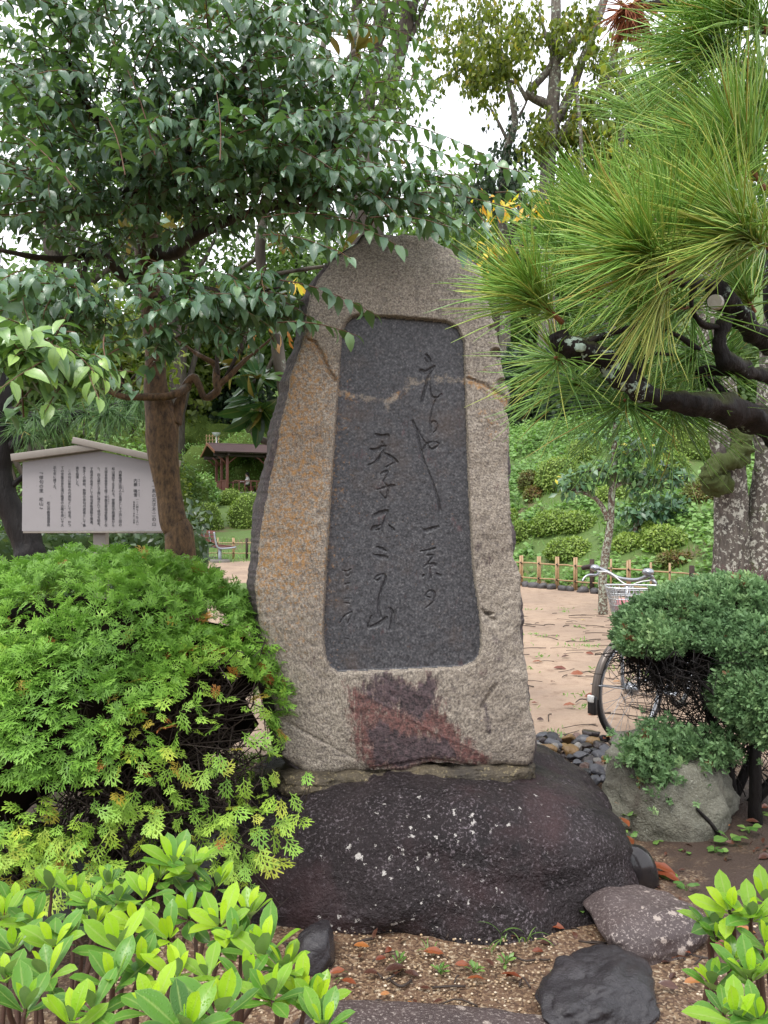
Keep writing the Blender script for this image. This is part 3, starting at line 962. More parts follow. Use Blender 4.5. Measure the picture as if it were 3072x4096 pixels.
    blk_poly = [(1425, 2740), (1455, 2745), (1480, 2690), (1545, 2680), (1600, 2725), (1660, 2760), (1722, 2695), (1750, 2730), (1755, 2830), (1700, 2860), (1690, 2900), (1600, 2850), (1540, 2840), (1470, 2800)]
    blk_poly2 = [(1465, 2920), (1520, 2880), (1600, 2940), (1700, 2930), (1790, 2960), (1850, 3040), (1720, 3035), (1600, 3075), (1500, 3060)]
    bl = np.full(X.shape, -1.0)
    for pl in (blk_poly, blk_poly2):
        d, _ = seg_dist(PX, PY, pl, True)
        bl = np.maximum(bl, 0.5 + np.where(inside(PX, PY, pl), d, -d) / 45)
    for pts, w in ((((1925, 2790), (1945, 2850), (1960, 2930)), 16), (((1800, 2700), (1815, 2760)), 10), (((1530, 2700), (1540, 2760)), 16), (((1605, 2690), (1612, 2760)), 12), (((1455, 2700), (1462, 2760)), 10)):
        d, _ = seg_dist(PX, PY, pts)
        bl = np.maximum(bl, 0.62 - d / (w * 3))
    lich = smooth(2050, 2110, PY) * smooth(2330, 2200, PY) * smooth(1885, 1900, PX) * smooth(1990, 1940, PX) + smooth(2480, 2560, PY) * smooth(2760, 2640, PY) * smooth(1930, 1960, PX)
    bl = np.maximum(bl, 0.30 * lich)
    vein = np.zeros(X.shape)
    for pts, w, a in ((((1345, 1560), (1400, 1578), (1480, 1592), (1560, 1600), (1612, 1565), (1645, 1520)), 18, .50), (((1645, 1520), (1740, 1512), (1865, 1518)), 22, .46), (((1560, 1600), (1545, 1640)), 16, .4)):
        d, _ = seg_dist(PX, PY, pts)
        vein = np.maximum(vein, a * (1 - smooth(w * .2, w * 1.5, d)))
    A = np.stack([rust, np.clip(red, 0, 1), np.clip(bl, 0, 1), np.clip(vein, 0, 1)], -1)
    V = np.stack([X, SY + D, Z], -1)
    ny, nx = X.shape
    idx = np.arange(nx * ny).reshape(ny, nx)
    quads = np.stack([idx[:-1, :-1], idx[:-1, 1:], idx[1:, 1:], idx[1:, :-1]], -1).reshape(-1, 4)
    Vf, Af = V.reshape(-1, 3), A.reshape(-1, 4)
    f_in = (wall.ravel()[quads] > 0.55).all(1)
    fg = np.where((gid.ravel()[quads] >= 0).any(1), gid.ravel()[quads].max(1), -1)
    fg = np.where(f_in, fg, -1)
    base = np.array([0.05, SY + 0.15, 0.38])
    t = thing("standing_stone", base, "tall pale granite monument slab with a dark sunken panel of carved writing", "stone monument")
    def sub(mask):
        qd = quads[mask]
        us, inv = np.unique(qd, return_inverse=True)
        return G().add(Vf[us], [inv.reshape(-1, 4)], Af[us])
    gb = sub(~f_in)
    # sides and back
    ring = np.concatenate([idx[:, 0][:-1], idx[-1, :][:-1], idx[::-1, -1][:-1], idx[0, ::-1][:-1]])
    rp = Vf[ring]
    n = len(ring)
    rows = [rp]
    cen = np.array([rp[:, 0].mean(), 0, rp[:, 2].mean()])
    left = smooth(0.1, -0.5, rp[:, 0])
    for k, dd in enumerate((0.03, 0.09, 0.17, 0.25, 0.30)):
        s = 1.0 + 0.02 * math.sin(dd * 9) - 0.35 * max(0, dd - .22)
        r = rp.copy()
        r[:, 0] = cen[0] + (rp[:, 0] - cen[0]) * s - 0.062 * left * min(1, dd / .16) + 0.012 * fbm(rp + dd, 7, 3, 60 + k)
        r[:, 2] = cen[2] + (rp[:, 2] - cen[2]) * (s if k else 1)
        r[:, 1] = SY + dd + np.maximum(0, rp[:, 1] - SY - .03) + 0.01 * fbm(rp + dd, 9, 3, 70 + k)
        rows.append(r)
    SV = np.concatenate(rows)
    i = np.arange(len(rows) - 1)[:, None] * n
    j = np.arange(n)[None]
    j2 = (j + 1) % n
    sf = np.stack([i + j, i + n + j, i + n + j2, i + j2], -1).reshape(-1, 4)
    SV = np.vstack([SV, rows[-1].mean(0)])
    lastk = (len(rows) - 1) * n + np.arange(n)
    bf = np.stack([lastk, np.full(n, len(SV) - 1), np.roll(lastk, -1)], -1)
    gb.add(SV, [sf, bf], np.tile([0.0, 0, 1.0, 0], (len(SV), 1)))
    m_face = stone_mat_monument("granite_rough", False)
    m_pan = stone_mat_monument("granite_dressed_dark", True)
    part("stone_slab", gb, m_face, t)
    pn = part("inscribed_panel", sub(f_in & (fg < 0)), m_pan, t)
    for gi in range(len(GLYPHS)):
        if (fg == gi).any():
            part("carved_character", sub(fg == gi), m_pan, pn)
monument()

# ---------------------------------------------------------------- base boulder and other stones
M_boulder = stone_mat("boulder_wet_dark", (0.037, 0.028, 0.030), (0.009, 0.0075, 0.008), speck=(0.26, 0.22, 0.24), speck_scale=95, speck_amt=0.6, rough=0.36, spots=(0.52, 0.49, 0.46), spot_scale=33, spot_amt=0.9, spec=0.22, gate=True,
                      stain=(0.055, 0.030, 0.032), stain_scale=2.6, bump=0.9, dist=0.02, wet=0.25)
M_greenstone = stone_mat("stone_grey_green", (0.25, 0.245, 0.195), (0.13, 0.125, 0.092), speck=(0.42, 0.42, 0.36), speck_scale=120, speck_amt=0.5, rough=0.7, stain=(0.050, 0.036, 0.026), stain_scale=6.0, bump=1.0, dist=0.02)
M_blackrock = stone_mat("stone_black_wet", (0.038, 0.034, 0.038), (0.014, 0.012, 0.014), speck=(0.12, 0.11, 0.11), speck_amt=0.3, rough=0.24, bump=0.6, dist=0.012, stain=(0.05, 0.035, 0.03), coat=.3, spec=.3)
M_slab = stone_mat("stone_speckled_slab", (0.105, 0.078, 0.074), (0.055, 0.042, 0.042), speck=(0.42, 0.36, 0.33), speck_scale=110, speck_amt=0.75, spec=.3, rough=0.42, bump=0.7, dist=0.01, spots=(0.38, 0.32, 0.28), spot_scale=34, spot_amt=0.35)
M_smooth = plain_mat("stone_smooth_wet", (0.020, 0.017, 0.018), 0.16, var=0.2, scale=8, bump=0.05)
M_greyrock = stone_mat("stone_grey", (0.13, 0.125, 0.13), (0.07, 0.066, 0.072), speck=(0.3, 0.3, 0.3), rough=0.5, bump=0.7, dist=0.01)
M_mortar = stone_mat("mortar_lichen", (0.125, 0.098, 0.060), (0.040, 0.034, 0.028), speck=(0.46, 0.38, 0.20), speck_scale=70, speck_amt=0.55, rough=0.65, stain=(0.035, 0.030, 0.026), stain_scale=5, bump=0.9, dist=0.012)

def stone_thing(name, c, r, mat, label, seed, n=4, power=2.6, amp=0.12, f=1.6, fine=0.012, R=None, cuts=0, cat="rock", group=None, shape=None):
    V, Fc = boulder((0, 0, 0), r, n, power, amp, f, seed, fine, R, cuts)
    if shape is not None:
        V = shape(V)
    return solo(name, G().add(V + np.asarray(c), [Fc]), mat, (c[0], c[1], max(0.0, c[2] - r[2])), label, cat, group)

def base_shape(V):
    # domed, long foot towards the eye on the left, shoulder on the right
    W = V.copy()
    up = np.clip((V[:, 2] + 0.40) / 0.8, 0, 1)
    W[:, 1] += 0.17 * up ** 1.2                       # face slopes back
    W[:, 0] *= 1.05 - 0.13 * up
    W[:, 2] += -0.025 * smooth(0.5, 1.0, V[:, 0]) + 0.02 * np.sin(V[:, 0] * 5 + 1)
    groove = np.exp(-((V[:, 2] + 0.09 + 0.04 * np.sin(V[:, 0] * 3)) / 0.035) ** 2) * (V[:, 1] < 0) * smooth(.35, -.1, V[:, 0])
    W[:, 1] += 0.05 * groove
    return W
t_base = thing("base_boulder", (0.16, 3.25, 0), "broad dark wet boulder with white lichen spots carrying the monument slab", "rock")
V, Fc = boulder((0, 0, 0), (0.90, 0.68, 0.41), 6, 3.6, 0.065, 1.5, 12, 0.016)
W = base_shape(V) + np.array([0.14, 3.24, 0.01])
W += nrm(W - np.array([.14, 3.3, 0.0])) * (0.012 * fbm(W, 7, 3, 31) + 0.005 * fbm(W, 24, 2, 32))[:, None]
wx, wy = W[:, 0] / W[:, 1] * F_PX + CX, CY - (W[:, 2] - EYE) / W[:, 1] * F_PX
spot = np.zeros(len(W))
for sx_, sy_, rx_, ry_, a_ in ((1600, 3430, 300, 110, .85), (1800, 3290, 460, 120, .55), (1500, 3710, 280, 100, .62), (2080, 3230, 240, 110, .45), (1750, 3560, 480, 190, .42)):
    spot = np.maximum(spot, a_ * np.exp(-((wx - sx_) / rx_) ** 2 - ((wy - sy_) / ry_) ** 2))
part("boulder_body", G().add(W, [Fc], np.column_stack([spot, 0 * spot, 0 * spot, 0 * spot + 1])), M_boulder, t_base)
# lichen-crusted bed between boulder and slab
V, Fc = boulder((0, 0, 0), (0.535, 0.165, 0.054), 6, 4.5, 0.0, 4.0, 5, 0.0)
V = V + nrm(V * np.array([.3, 1, 2])) * (0.018 * fbm(V, 12, 3, 6) + 0.009 * fbm(V, 36, 3, 7))[:, None]
V[:, 2] += 0.040 * V[:, 0]
part("mortar_bed", G().add(V + np.array([0.075, 3.18, 0.368]), [Fc]), M_mortar, t_base)
V, Fc = boulder((0, 0, 0), (0.12, 0.08, 0.042), 5, 3.4, 0.14, 2.0, 15, 0.03)
part("mortar_lump", G().add(V + np.array([-0.29, 3.06, 0.375]), [Fc]), M_mortar, t_base)

stone_thing("mossy_boulder", (1.34, 3.70, 0.10), (0.40, 0.34, 0.27), M_greenstone, "grey green angular boulder under the blue green juniper", 33, 5, 3.0, 0.12, 1.5, 0.030, rotz(0.5), 8)
stone_thing("smooth_stone", (0.985, 2.98, 0.055), (0.075, 0.055, 0.105), M_smooth, "smooth black oval stone between the base boulder and the grey green boulder", 8, 4, 2.2, 0.04, 1.2, 0.0, np.array(Matrix.Rotation(-.35, 3, 'Y')))
stone_thing("flat_stone", (0.885, 2.64, 0.02), (0.20, 0.17, 0.095), M_slab, "low flat speckled stone right of the black wet stone", 41, 5, 3.2, 0.10, 1.5, 0.008, rotz(.3), 2)
def wrinkle(V):
    s = np.sin(V[:, 0] * 26 + V[:, 1] * 34 + 2.2 * fbm(V, 6, 2, 4)) * .002 + np.abs(fbm(V, 11, 3, 7)) * .013
    return V * (1 + s / np.maximum(np.linalg.norm(V, axis=1), .05))[:, None]
stone_thing("wrinkled_stone", (0.62, 2.25, 0.012), (0.155, 0.245, 0.078), M_blackrock, "black wet wrinkled stone in front of the base boulder at lower right", 47, 6, 2.6, 0.14, 1.7, 0.016, rotz(-0.55), 4, shape=wrinkle)
stone_thing("stepping_slab", (0.13, 1.93, -0.025), (0.43, 0.30, 0.085), M_slab, "wide speckled stepping slab at the bottom edge of the photo", 52, 6, 4.0, 0.07, 1.6, 0.006, rotz(-.12))
stone_thing("small_dark_stone", (-0.215, 2.48, 0.03), (0.08, 0.08, 0.085), M_blackrock, "small dark block of stone behind the azalea at the left foot of the base boulder", 55, 4, 3.2, 0.10, 1.5, 0.02, rotz(.4), 3)
stone_thing("grey_stone_block", (-0.62, 3.0, 0.12), (0.22, 0.18, 0.17), M_greyrock, "grey stone half hidden beneath the bare right flank of the yellow green conifer bush", 57, 4, 3.2, 0.12, 1.5, 0.02, rotz(.7), 4)
stone_thing("grey_stone_block", (-1.12, 2.72, 0.06), (0.18, 0.15, 0.13), M_greyrock, "grey stone below the middle of the conifer bush behind the azalea leaves", 58, 4, 3.2, 0.12, 1.5, 0.02, rotz(.2), 4)

# pile of loose stones right of the slab: every stone its own object, few shared meshes
PEB_COL = [((0.10, 0.10, 0.115), "blue grey"), ((0.055, 0.042, 0.042), "dark brown"), ((0.24, 0.22, 0.20), "pale grey"), ((0.25, 0.15, 0.06), "ochre brown"), ((0.035, 0.034, 0.04), "blackish"), ((0.17, 0.10, 0.08), "reddish brown")]
PEB_M = [stone_mat("loose_stone_" + n.replace(" ", "_"), c, tuple(x * .55 for x in c), speck=tuple(min(1, x * 2.2) for x in c), speck_amt=.3, rough=.32, bump=.5, dist=.006) for c, n in PEB_COL]
peb_mesh = {}
spots = [(2165, 2945, 26), (2205, 2950, 34), (2165, 2962, 26), (2205, 2972, 30), (2270, 2958, 34), (2240, 2985, 24), (2155, 2985, 26), (2190, 2998, 34), (2225, 2988, 20), (2262, 2990, 22), (2285, 3005, 36), (2310, 2990, 22),
         (2365, 2940, 42), (2330, 2962, 30), (2375, 2968, 30), (2300, 2975, 26), (2345, 2985, 24), (2400, 2985, 30), (2330, 3025, 32), (2360, 3045, 28), (2400, 3020, 34), (2375, 3005, 24), (2430, 3000, 28), (2345, 3062, 24), (2405, 3062, 22),
         (2480, 3035, 44), (2350, 3070, 30), (2400, 3085, 40), (2455, 3090, 50), (2495, 2988, 34), (2460, 2962, 30), (2500, 2965, 24), (2420, 2955, 22), (2290, 3030, 22), (2315, 3052, 20), (2415, 3115, 16), (2440, 3055, 22), (2470, 3120, 30),
         (2240, 2965, 18), (2455, 3010, 20), (2140, 2970, 20), (2350, 3005, 18), (2425, 3035, 20), (2380, 3120, 26), (2280, 2945, 20), (2310, 2948, 18), (2520, 3010, 26), (2535, 2975, 26), (2345, 3095, 30), (2390, 3050, 22)]
rs = np.random.default_rng(77)
for k, (px, py, rpx) in enumerate(spots):
    zt = 0.05 + 0.05 * (py > 3000)
    Y = (EYE - zt) / ((py - CY) / F_PX)
    Y = max(Y, 3.72 if px < 2340 else 3.45)
    c = P(px, py, Y)
    r = rpx / F_PX * Y * 1.1
    ci = [0, 1, 2, 3, 4, 5, 0, 4, 0, 1][rs.integers(0, 10)]
    if (px, py) in ((2285, 3005), (2262, 2990), (2270, 2958)):
        ci = 3
    if (px, py) in ((2480, 3035), (2225, 2988)):
        ci = 2
    key = (ci, k % 4)
    if key not in peb_mesh:
        V, Fc = boulder((0, 0, 0), (1, .8, .55), 3, 3.0, .16, 1.4, 200 + k, .02, None, 4)
        peb_mesh[key] = G().add(V, [Fc]).mesh("loose_stone")
        peb_mesh[key].materials.append(PEB_M[ci])
    o = bpy.data.objects.new("loose_stone", peb_mesh[key])
    COL.objects.link(o)
    o.location = c
    o.scale = (r, r, r)
    o.rotation_euler = (rs.normal(0, .25), rs.normal(0, .25), rs.uniform(0, 6.28))
    row = "back row by the sandy path" if py < 2968 else ("middle of the pile" if py < 3032 else "front of the pile by the base boulder")
    side = "left" if px < 2262 else ("centre" if px < 2390 else "right")
    size = "large " if rpx >= 34 else ("small " if rpx < 24 else "")
    o['label'] = size + PEB_COL[ci][1] + " loose stone, " + side + " of the " + row if row[0] == 'b' else size + PEB_COL[ci][1] + " loose stone, " + side + " in the " + row
    o['category'] = "stone"
    o['group'] = "loose stones piled beside the base boulder"
# rubble under the pile that nobody could count
g = G()
for k in range(260):
    x, y = rs.uniform(.78, 1.55), rs.uniform(3.7, 4.7)
    V, Fc = boulder((0, 0, 0), rs.uniform(.008, .025) * np.array([1, .8, .6]), 1, 2.5, .2, 1.5, k, 0)
    g.add(V + np.array([x, y, 0.01 + .05 * smooth(4.6, 3.8, y)]), [Fc])
setting("gravel_between_stones", g, PEB_M[1], kind='stuff')
# ---------------------------------------------------------------- signboard
M_board = plain_mat("sign_plate", (0.33, 0.305, 0.31), 0.42, 0.0, 0.14, 6, 0.05)
M_boardroof = plain_mat("sign_cap", (0.28, 0.245, 0.21), 0.5, 0.0, 0.35, 9, 0.1)
M_ink = plain_mat("sign_ink", (0.022, 0.022, 0.028), 0.6, var=0.05)
M_droplet = NT("water_drop")
M_droplet = M_droplet.done(M_droplet.pbsdf(Base_Color=(0.9, 0.9, 0.9, 1), Roughness=0.02, Transmission_Weight=0.8, IOR=1.33))

def text_mesh(body, size):
    cu = bpy.data.curves.new("lettering", 'FONT')
    cu.body = body
    cu.size = size
    cu.align_x = 'CENTER'
    cu.align_y = 'CENTER'
    cu.resolution_u = 2
    cu.extrude = 0.0006
    tmp = bpy.data.objects.new("lettering_tmp", cu)
    COL.objects.link(tmp)
    dg = bpy.context.evaluated_depsgraph_get()
    me = bpy.data.meshes.new_from_object(tmp.evaluated_get(dg), depsgraph=dg)
    V = np.array([v.co[:] for v in me.vertices])
    fs = {}
    for p in me.polygons:
        fs.setdefault(len(p.vertices), []).append(list(p.vertices))
    bpy.data.objects.remove(tmp)
    bpy.data.curves.remove(cu)
    bpy.data.meshes.remove(me)
    return V, [np.array(x) for x in fs.values()]

_glyph = {}
def column(g, chars, px, y0, y1, size_px, Y, n=None):
    """vertical Japanese column of characters spread between photo rows y0 and y1"""
    m = len(chars)
    step = (y1 - y0) / max(1, (n or m) - 1)
    for i, c in enumerate(chars):
        if c in ' 　':
            continue
        if c not in _glyph:
            V, fs = text_mesh(c, 1.0)
            lo, hi = V.min(0), V.max(0)
            cen = (lo + hi) / 2
            if c in '、。':
                cen = (lo + hi) / 2 + np.array([-.28, -.28, 0])
            V = V - np.array([cen[0], cen[1], 0])
            if c in '（）『』―ー':                     # turned in vertical writing
                V = np.stack([V[:, 1], -V[:, 0], V[:, 2]], -1)
            _glyph[c] = (V, fs)
        V, fs = _glyph[c]
        s = size_px * .94 / F_PX * Y
        o = P(px, y0 + step * i, Y)
        W = np.stack([V[:, 0] * s, -V[:, 2] - 0.0004, V[:, 1] * s * 1.0], -1) + o
        g.add(W, fs)

def signboard():
    Y = 5.2
    k = Y / F_PX
    base = np.array([P(387, 2124, Y)[0], Y, 0.0])
    t = thing("notice_board", base, "pale grey roofed notice board with columns of black Japanese writing on one post", "sign")
    g = G()
    pts = [P(90, 1848, Y), P(88, 2124, Y), P(692, 2124, Y), P(688, 1862, Y), P(397, 1805, Y)]
    f = np.array(pts)
    b = f + np.array([0, 0.035, 0])
    V = np.vstack([f, b])
    g.add(V, [np.array([[0, 1, 2, 3, 4]]), np.array([[9, 8, 7, 6, 5]]), np.array([[i, (i + 5), (i + 1) % 5 + 5, (i + 1) % 5] for i in range(5)])])
    board = part("board", g, M_board, t, flat=True)
    g = G()
    box(g, P(396, 2127, Y) + np.array([0, .0175, -.004]), (303 * k, .021, .006))
    part("bottom_rail", g, M_boardroof, t)
    def plank(p, q, th, z0):
        p, q = np.array(p), np.array(q)
        d = nrm(q - p)
        nn = np.array([-d[2], 0, d[0]])
        R = np.stack([d, [0, 1, 0], nn], -1)
        g = G()
        bevbox(g, (p + q) / 2 + nn * th + np.array([0, z0, 0]), (np.linalg.norm(q - p) / 2, .06, th), R, .003)
        return g
    part("roof_plank", plank(P(60, 1846, Y), P(412, 1800, Y), 14 * k, 0.004), M_boardroof, t)
    part("roof_plank", plank(P(300, 1776, Y), P(712, 1866, Y), 13 * k, -.002), M_boardroof, t)
    g = G()
    bevbox(g, (P(388, 2124, Y)[0], Y + .075, 0.66), (25 * k, .035, 0.67), None, .004)
    part("post", g, M_boardroof, t)
    Yf = Y - 0.0005
    cols = [
        ("元日や一系の天子不二の山", 616, 1888, 2096, 20), ("内藤", 542, 1922, 1938, 17), ("鳴雪", 542, 1964, 1980, 17), ("ないとう", 557, 1919, 1941, 6.5), ("めいせつ", 556, 1961, 1984, 6.5),
        ("（一八四七―一九二六）", 549, 1998, 2098, 10.5), ("弘化四年―大正一五年", 536, 2008, 2090, 8.5),
        ("内藤鳴雪は同人の長男として江戸三田の", 481, 1888, 2100, 14), ("ともさね", 492, 1944, 1966, 5.5), ("松山藩邸で生まれる。愛媛県学務課長から", 453, 1875, 2101, 14), ("文部省参事官を経て常盤会寄宿舎監督とな", 424, 1875, 2101, 14),
        ("り、四五歳から子規に導かれて俳句を始め。", 395, 1875, 2106, 14), ("子規派の長老として俳句革新運動を推進、", 366, 1875, 2100, 14), ("後多くの雑誌、新聞の俳句の選者として後", 337, 1872, 2101, 14), ("進を指導した。", 309, 1872, 1946, 14),
        ("この句は新年の代表句として有名。かつ", 278, 1884, 2101, 14), ("ての常盤会舎生達が鳴雪の古稀を寿いで大", 249, 1871, 2101, 14), ("正七年に建てた。", 219, 1870, 1958, 14), ("ときわかい", 435, 1984, 2014, 5.5), ("こき　ことほ", 260, 2024, 2070, 5.5),
        ("松山市教育委員会", 194, 2012, 2099, 14.5), ("『俳句の里　松山』", 165, 1893, 2032, 19)]
    for c in cols:
        g = G()
        column(g, c[0], c[1], c[2], c[3], c[4], Yf)
        part("lettering", g, M_ink, board)
    g = G()
    rs = np.random.default_rng(3)
    V, Fc = ico(1)
    for _ in range(90):                                          # rain drops standing on the plate
        x, y = rs.uniform(100, 680), 2118 - 240 * rs.random() ** 2.2
        r = rs.uniform(.0009, .0022)
        g.add(V * np.array([1, .5, 1.15]) * r + P(x, y, Y - .0003), [Fc])
    part("rain_drops", g, M_droplet, board, kind='stuff')
signboard()

# ---------------------------------------------------------------- bamboo fences
M_bamboo = plain_mat("bamboo_pole", (0.40, 0.26, 0.135), 0.45, 0, 0.3, 14, 0.05)
M_fpost = plain_mat("dark_fence_post", (0.045, 0.026, 0.018), 0.8, 0, 0.3, 14, 0.3)
M_rope = plain_mat("black_rope", (0.010, 0.010, 0.012), 0.9, 0, 0.2, 60, 0.3)

def bamboo_fence(path, step, h, dark_every, label, seed, rails=(0.16, 0.44)):
    p = spline(path, 200)
    seg = np.concatenate([[0], np.cumsum(np.linalg.norm(np.diff(p, axis=0), axis=1))])
    at = lambda s: np.array([np.interp(s, seg, p[:, 0]), np.interp(s, seg, p[:, 1])])
    z = lambda q: float(hz(q[0], q[1]))
    m = at(seg[-1] / 2)
    t = thing("bamboo_fence", (m[0], m[1], z(m)), label, "fence")
    rs = np.random.default_rng(seed)
    n = int(seg[-1] / step)
    for hr in rails:
        g = G()
        q = [at(s) for s in np.linspace(0, seg[-1], 60)]
        pts = np.array([[a[0], a[1] - .022, z(a) + hr * h / .58 + rs.normal(0, .004)] for a in q])
        V, F = tube(pts, 0.014, 6)
        g.add(V, F)
        part("rail", g, M_bamboo, t)
    for i in range(n):
        s = (i + .5) * step + rs.normal(0, .03)
        a = at(s)
        zz = z(a)
        dark = i % dark_every == dark_every // 2
        kind = 0.042 if dark else (0.030 if rs.random() < .75 else .019)
        hh = h * (1.0 if not dark else .97) + rs.normal(0, .012)
        g = G()
        if dark or kind < .02:
            V, F = tube([[a[0], a[1], zz - .1], [a[0], a[1], zz + hh * .5], [a[0], a[1], zz + hh]], kind if dark else .019, 8)
            g.add(V, F)
        else:                                            # a pair of split canes side by side
            for o in (-.019, .019):
                V, F = tube([[a[0] + o, a[1], zz - .1], [a[0] + o, a[1], zz + hh * .5], [a[0] + o, a[1], zz + hh + rs.normal(0, .006)]], .021, 8)
                g.add(V, F)
        pk = part("post" if dark else "picket", g, M_fpost if dark else M_bamboo, t)
        g = G()
        for hr in rails:
            V, Fc = ico(1)
            g.add(V * np.array([kind * 1.15, .034, .022]) + np.array([a[0], a[1] - .012, zz + hr * h / .58]), [Fc])
        part("rope_knot", g, M_rope, pk)
    return t
bamboo_fence([(-.6, 15.9), (1.2, 15.6), (2.7, 15.15), (4.0, 13.65), (5.2, 12.1), (6.6, 10.7)], 0.40, 0.60, 5, "low bamboo lattice fence along the foot of the green bank behind the bicycle", 3)
bamboo_fence([(-9.0, 24.3), (-6.5, 24.0), (-4.4, 23.7), (-2.6, 23.2), (-.8, 22.4)], 0.46, 0.66, 4, "low bamboo lattice fence behind the park bench", 4)

# edging stones under the right fence
M_edge = stone_mat("edging_stone", (0.085, 0.08, 0.085), (0.04, 0.037, 0.04), rough=.5)
rs = np.random.default_rng(12)
for k in range(34):
    x = 1.9 + k * .14 + rs.normal(0, .02)
    y = 15.7 - .22 * (k * .14) if x < 2.7 else float(15.15 - (x - 2.7) * 1.23)
    r = rs.uniform(.07, .12)
    c = (x, y - .16, .035)
    stone_thing("edging_stone", c, (r, r * .8, .07), M_edge, "small dark edging stone in the row at the foot of the bamboo fence", 400 + k % 6, 2, 3.2, .12, 1.5, .0, rotz(rs.uniform(0, 3)), 2, "stone", "edging stones under the fence")

# ---------------------------------------------------------------- park bench
M_slat = plain_mat("bench_wood", (0.13, 0.042, 0.034), 0.5, 0, 0.25, 10, .1)
M_steel = plain_mat("bench_steel", (0.30, 0.34, 0.38), 0.4, 0.3, 0.1, 10, .03)
M_conc = stone_mat("concrete_pad", (0.22, 0.21, 0.19), (0.14, 0.13, 0.12), rough=.8)
def bench():
    Y = 22.0
    o = P(868, 2250, Y)
    o[2] = 0.0
    fa = math.radians(28)
    fdir = np.array([math.cos(fa), math.sin(fa), 0])
    ldir = np.array([-math.sin(fa), math.cos(fa), 0])
    up = np.array([0, 0, 1.0])
    t = thing("park_bench", o, "park bench with red brown slats and grey metal frame seen from behind", "bench")
    W = lambda f, l, z: o + fdir * f + ldir * l + up * z
    L = 1.7
    prof = [(-.06, .86), (-.045, .74), (-.02, .62), (.005, .50)]
    for f, z in prof:
        g = G()
        R = np.stack([fdir, ldir, up], -1) @ np.array(Matrix.Rotation(.2, 3, 'Y'))
        bevbox(g, W(f, L / 2, z), (.014, L / 2, .052), R, .006)
        part("slat", g, M_slat, t)
    for f in (.12, .24, .36, .48):
        g = G()
        bevbox(g, W(f, L / 2, .425 + .02 * (f > .4)), (.052, L / 2, .014), np.stack([fdir, ldir, up], -1), .006)
        part("slat", g, M_slat, t)
    for l in (0.0, 0.52, 1.15, L):
        g = G()
        e = l in (0.0, L)
        pts = [W(-.085, l, .88), W(-.06, l, .72), W(-.02, l, .52), W(.03, l, .43), W(.14, l, .40), W(.34, l, .405), W(.56, l, .43)]
        V, F = tube(spline(pts, 24), .026 if e else .016, 6)
        g.add(V, F)
        part("frame", g, M_steel, t)
    for l in (.12, 1.5):
        g = G()
        V, F = tube([W(.12, l, 0), W(.12, l, .2), W(.12, l, .41)], .05, 10)
        g.add(V, F)
        part("leg", g, M_steel, t)
        g = G()
        bevbox(g, W(.12, l, .03), (.24, .2, .05), np.stack([fdir, ldir, up], -1), .01)
        part("concrete_foot", g, M_conc, t)
bench()

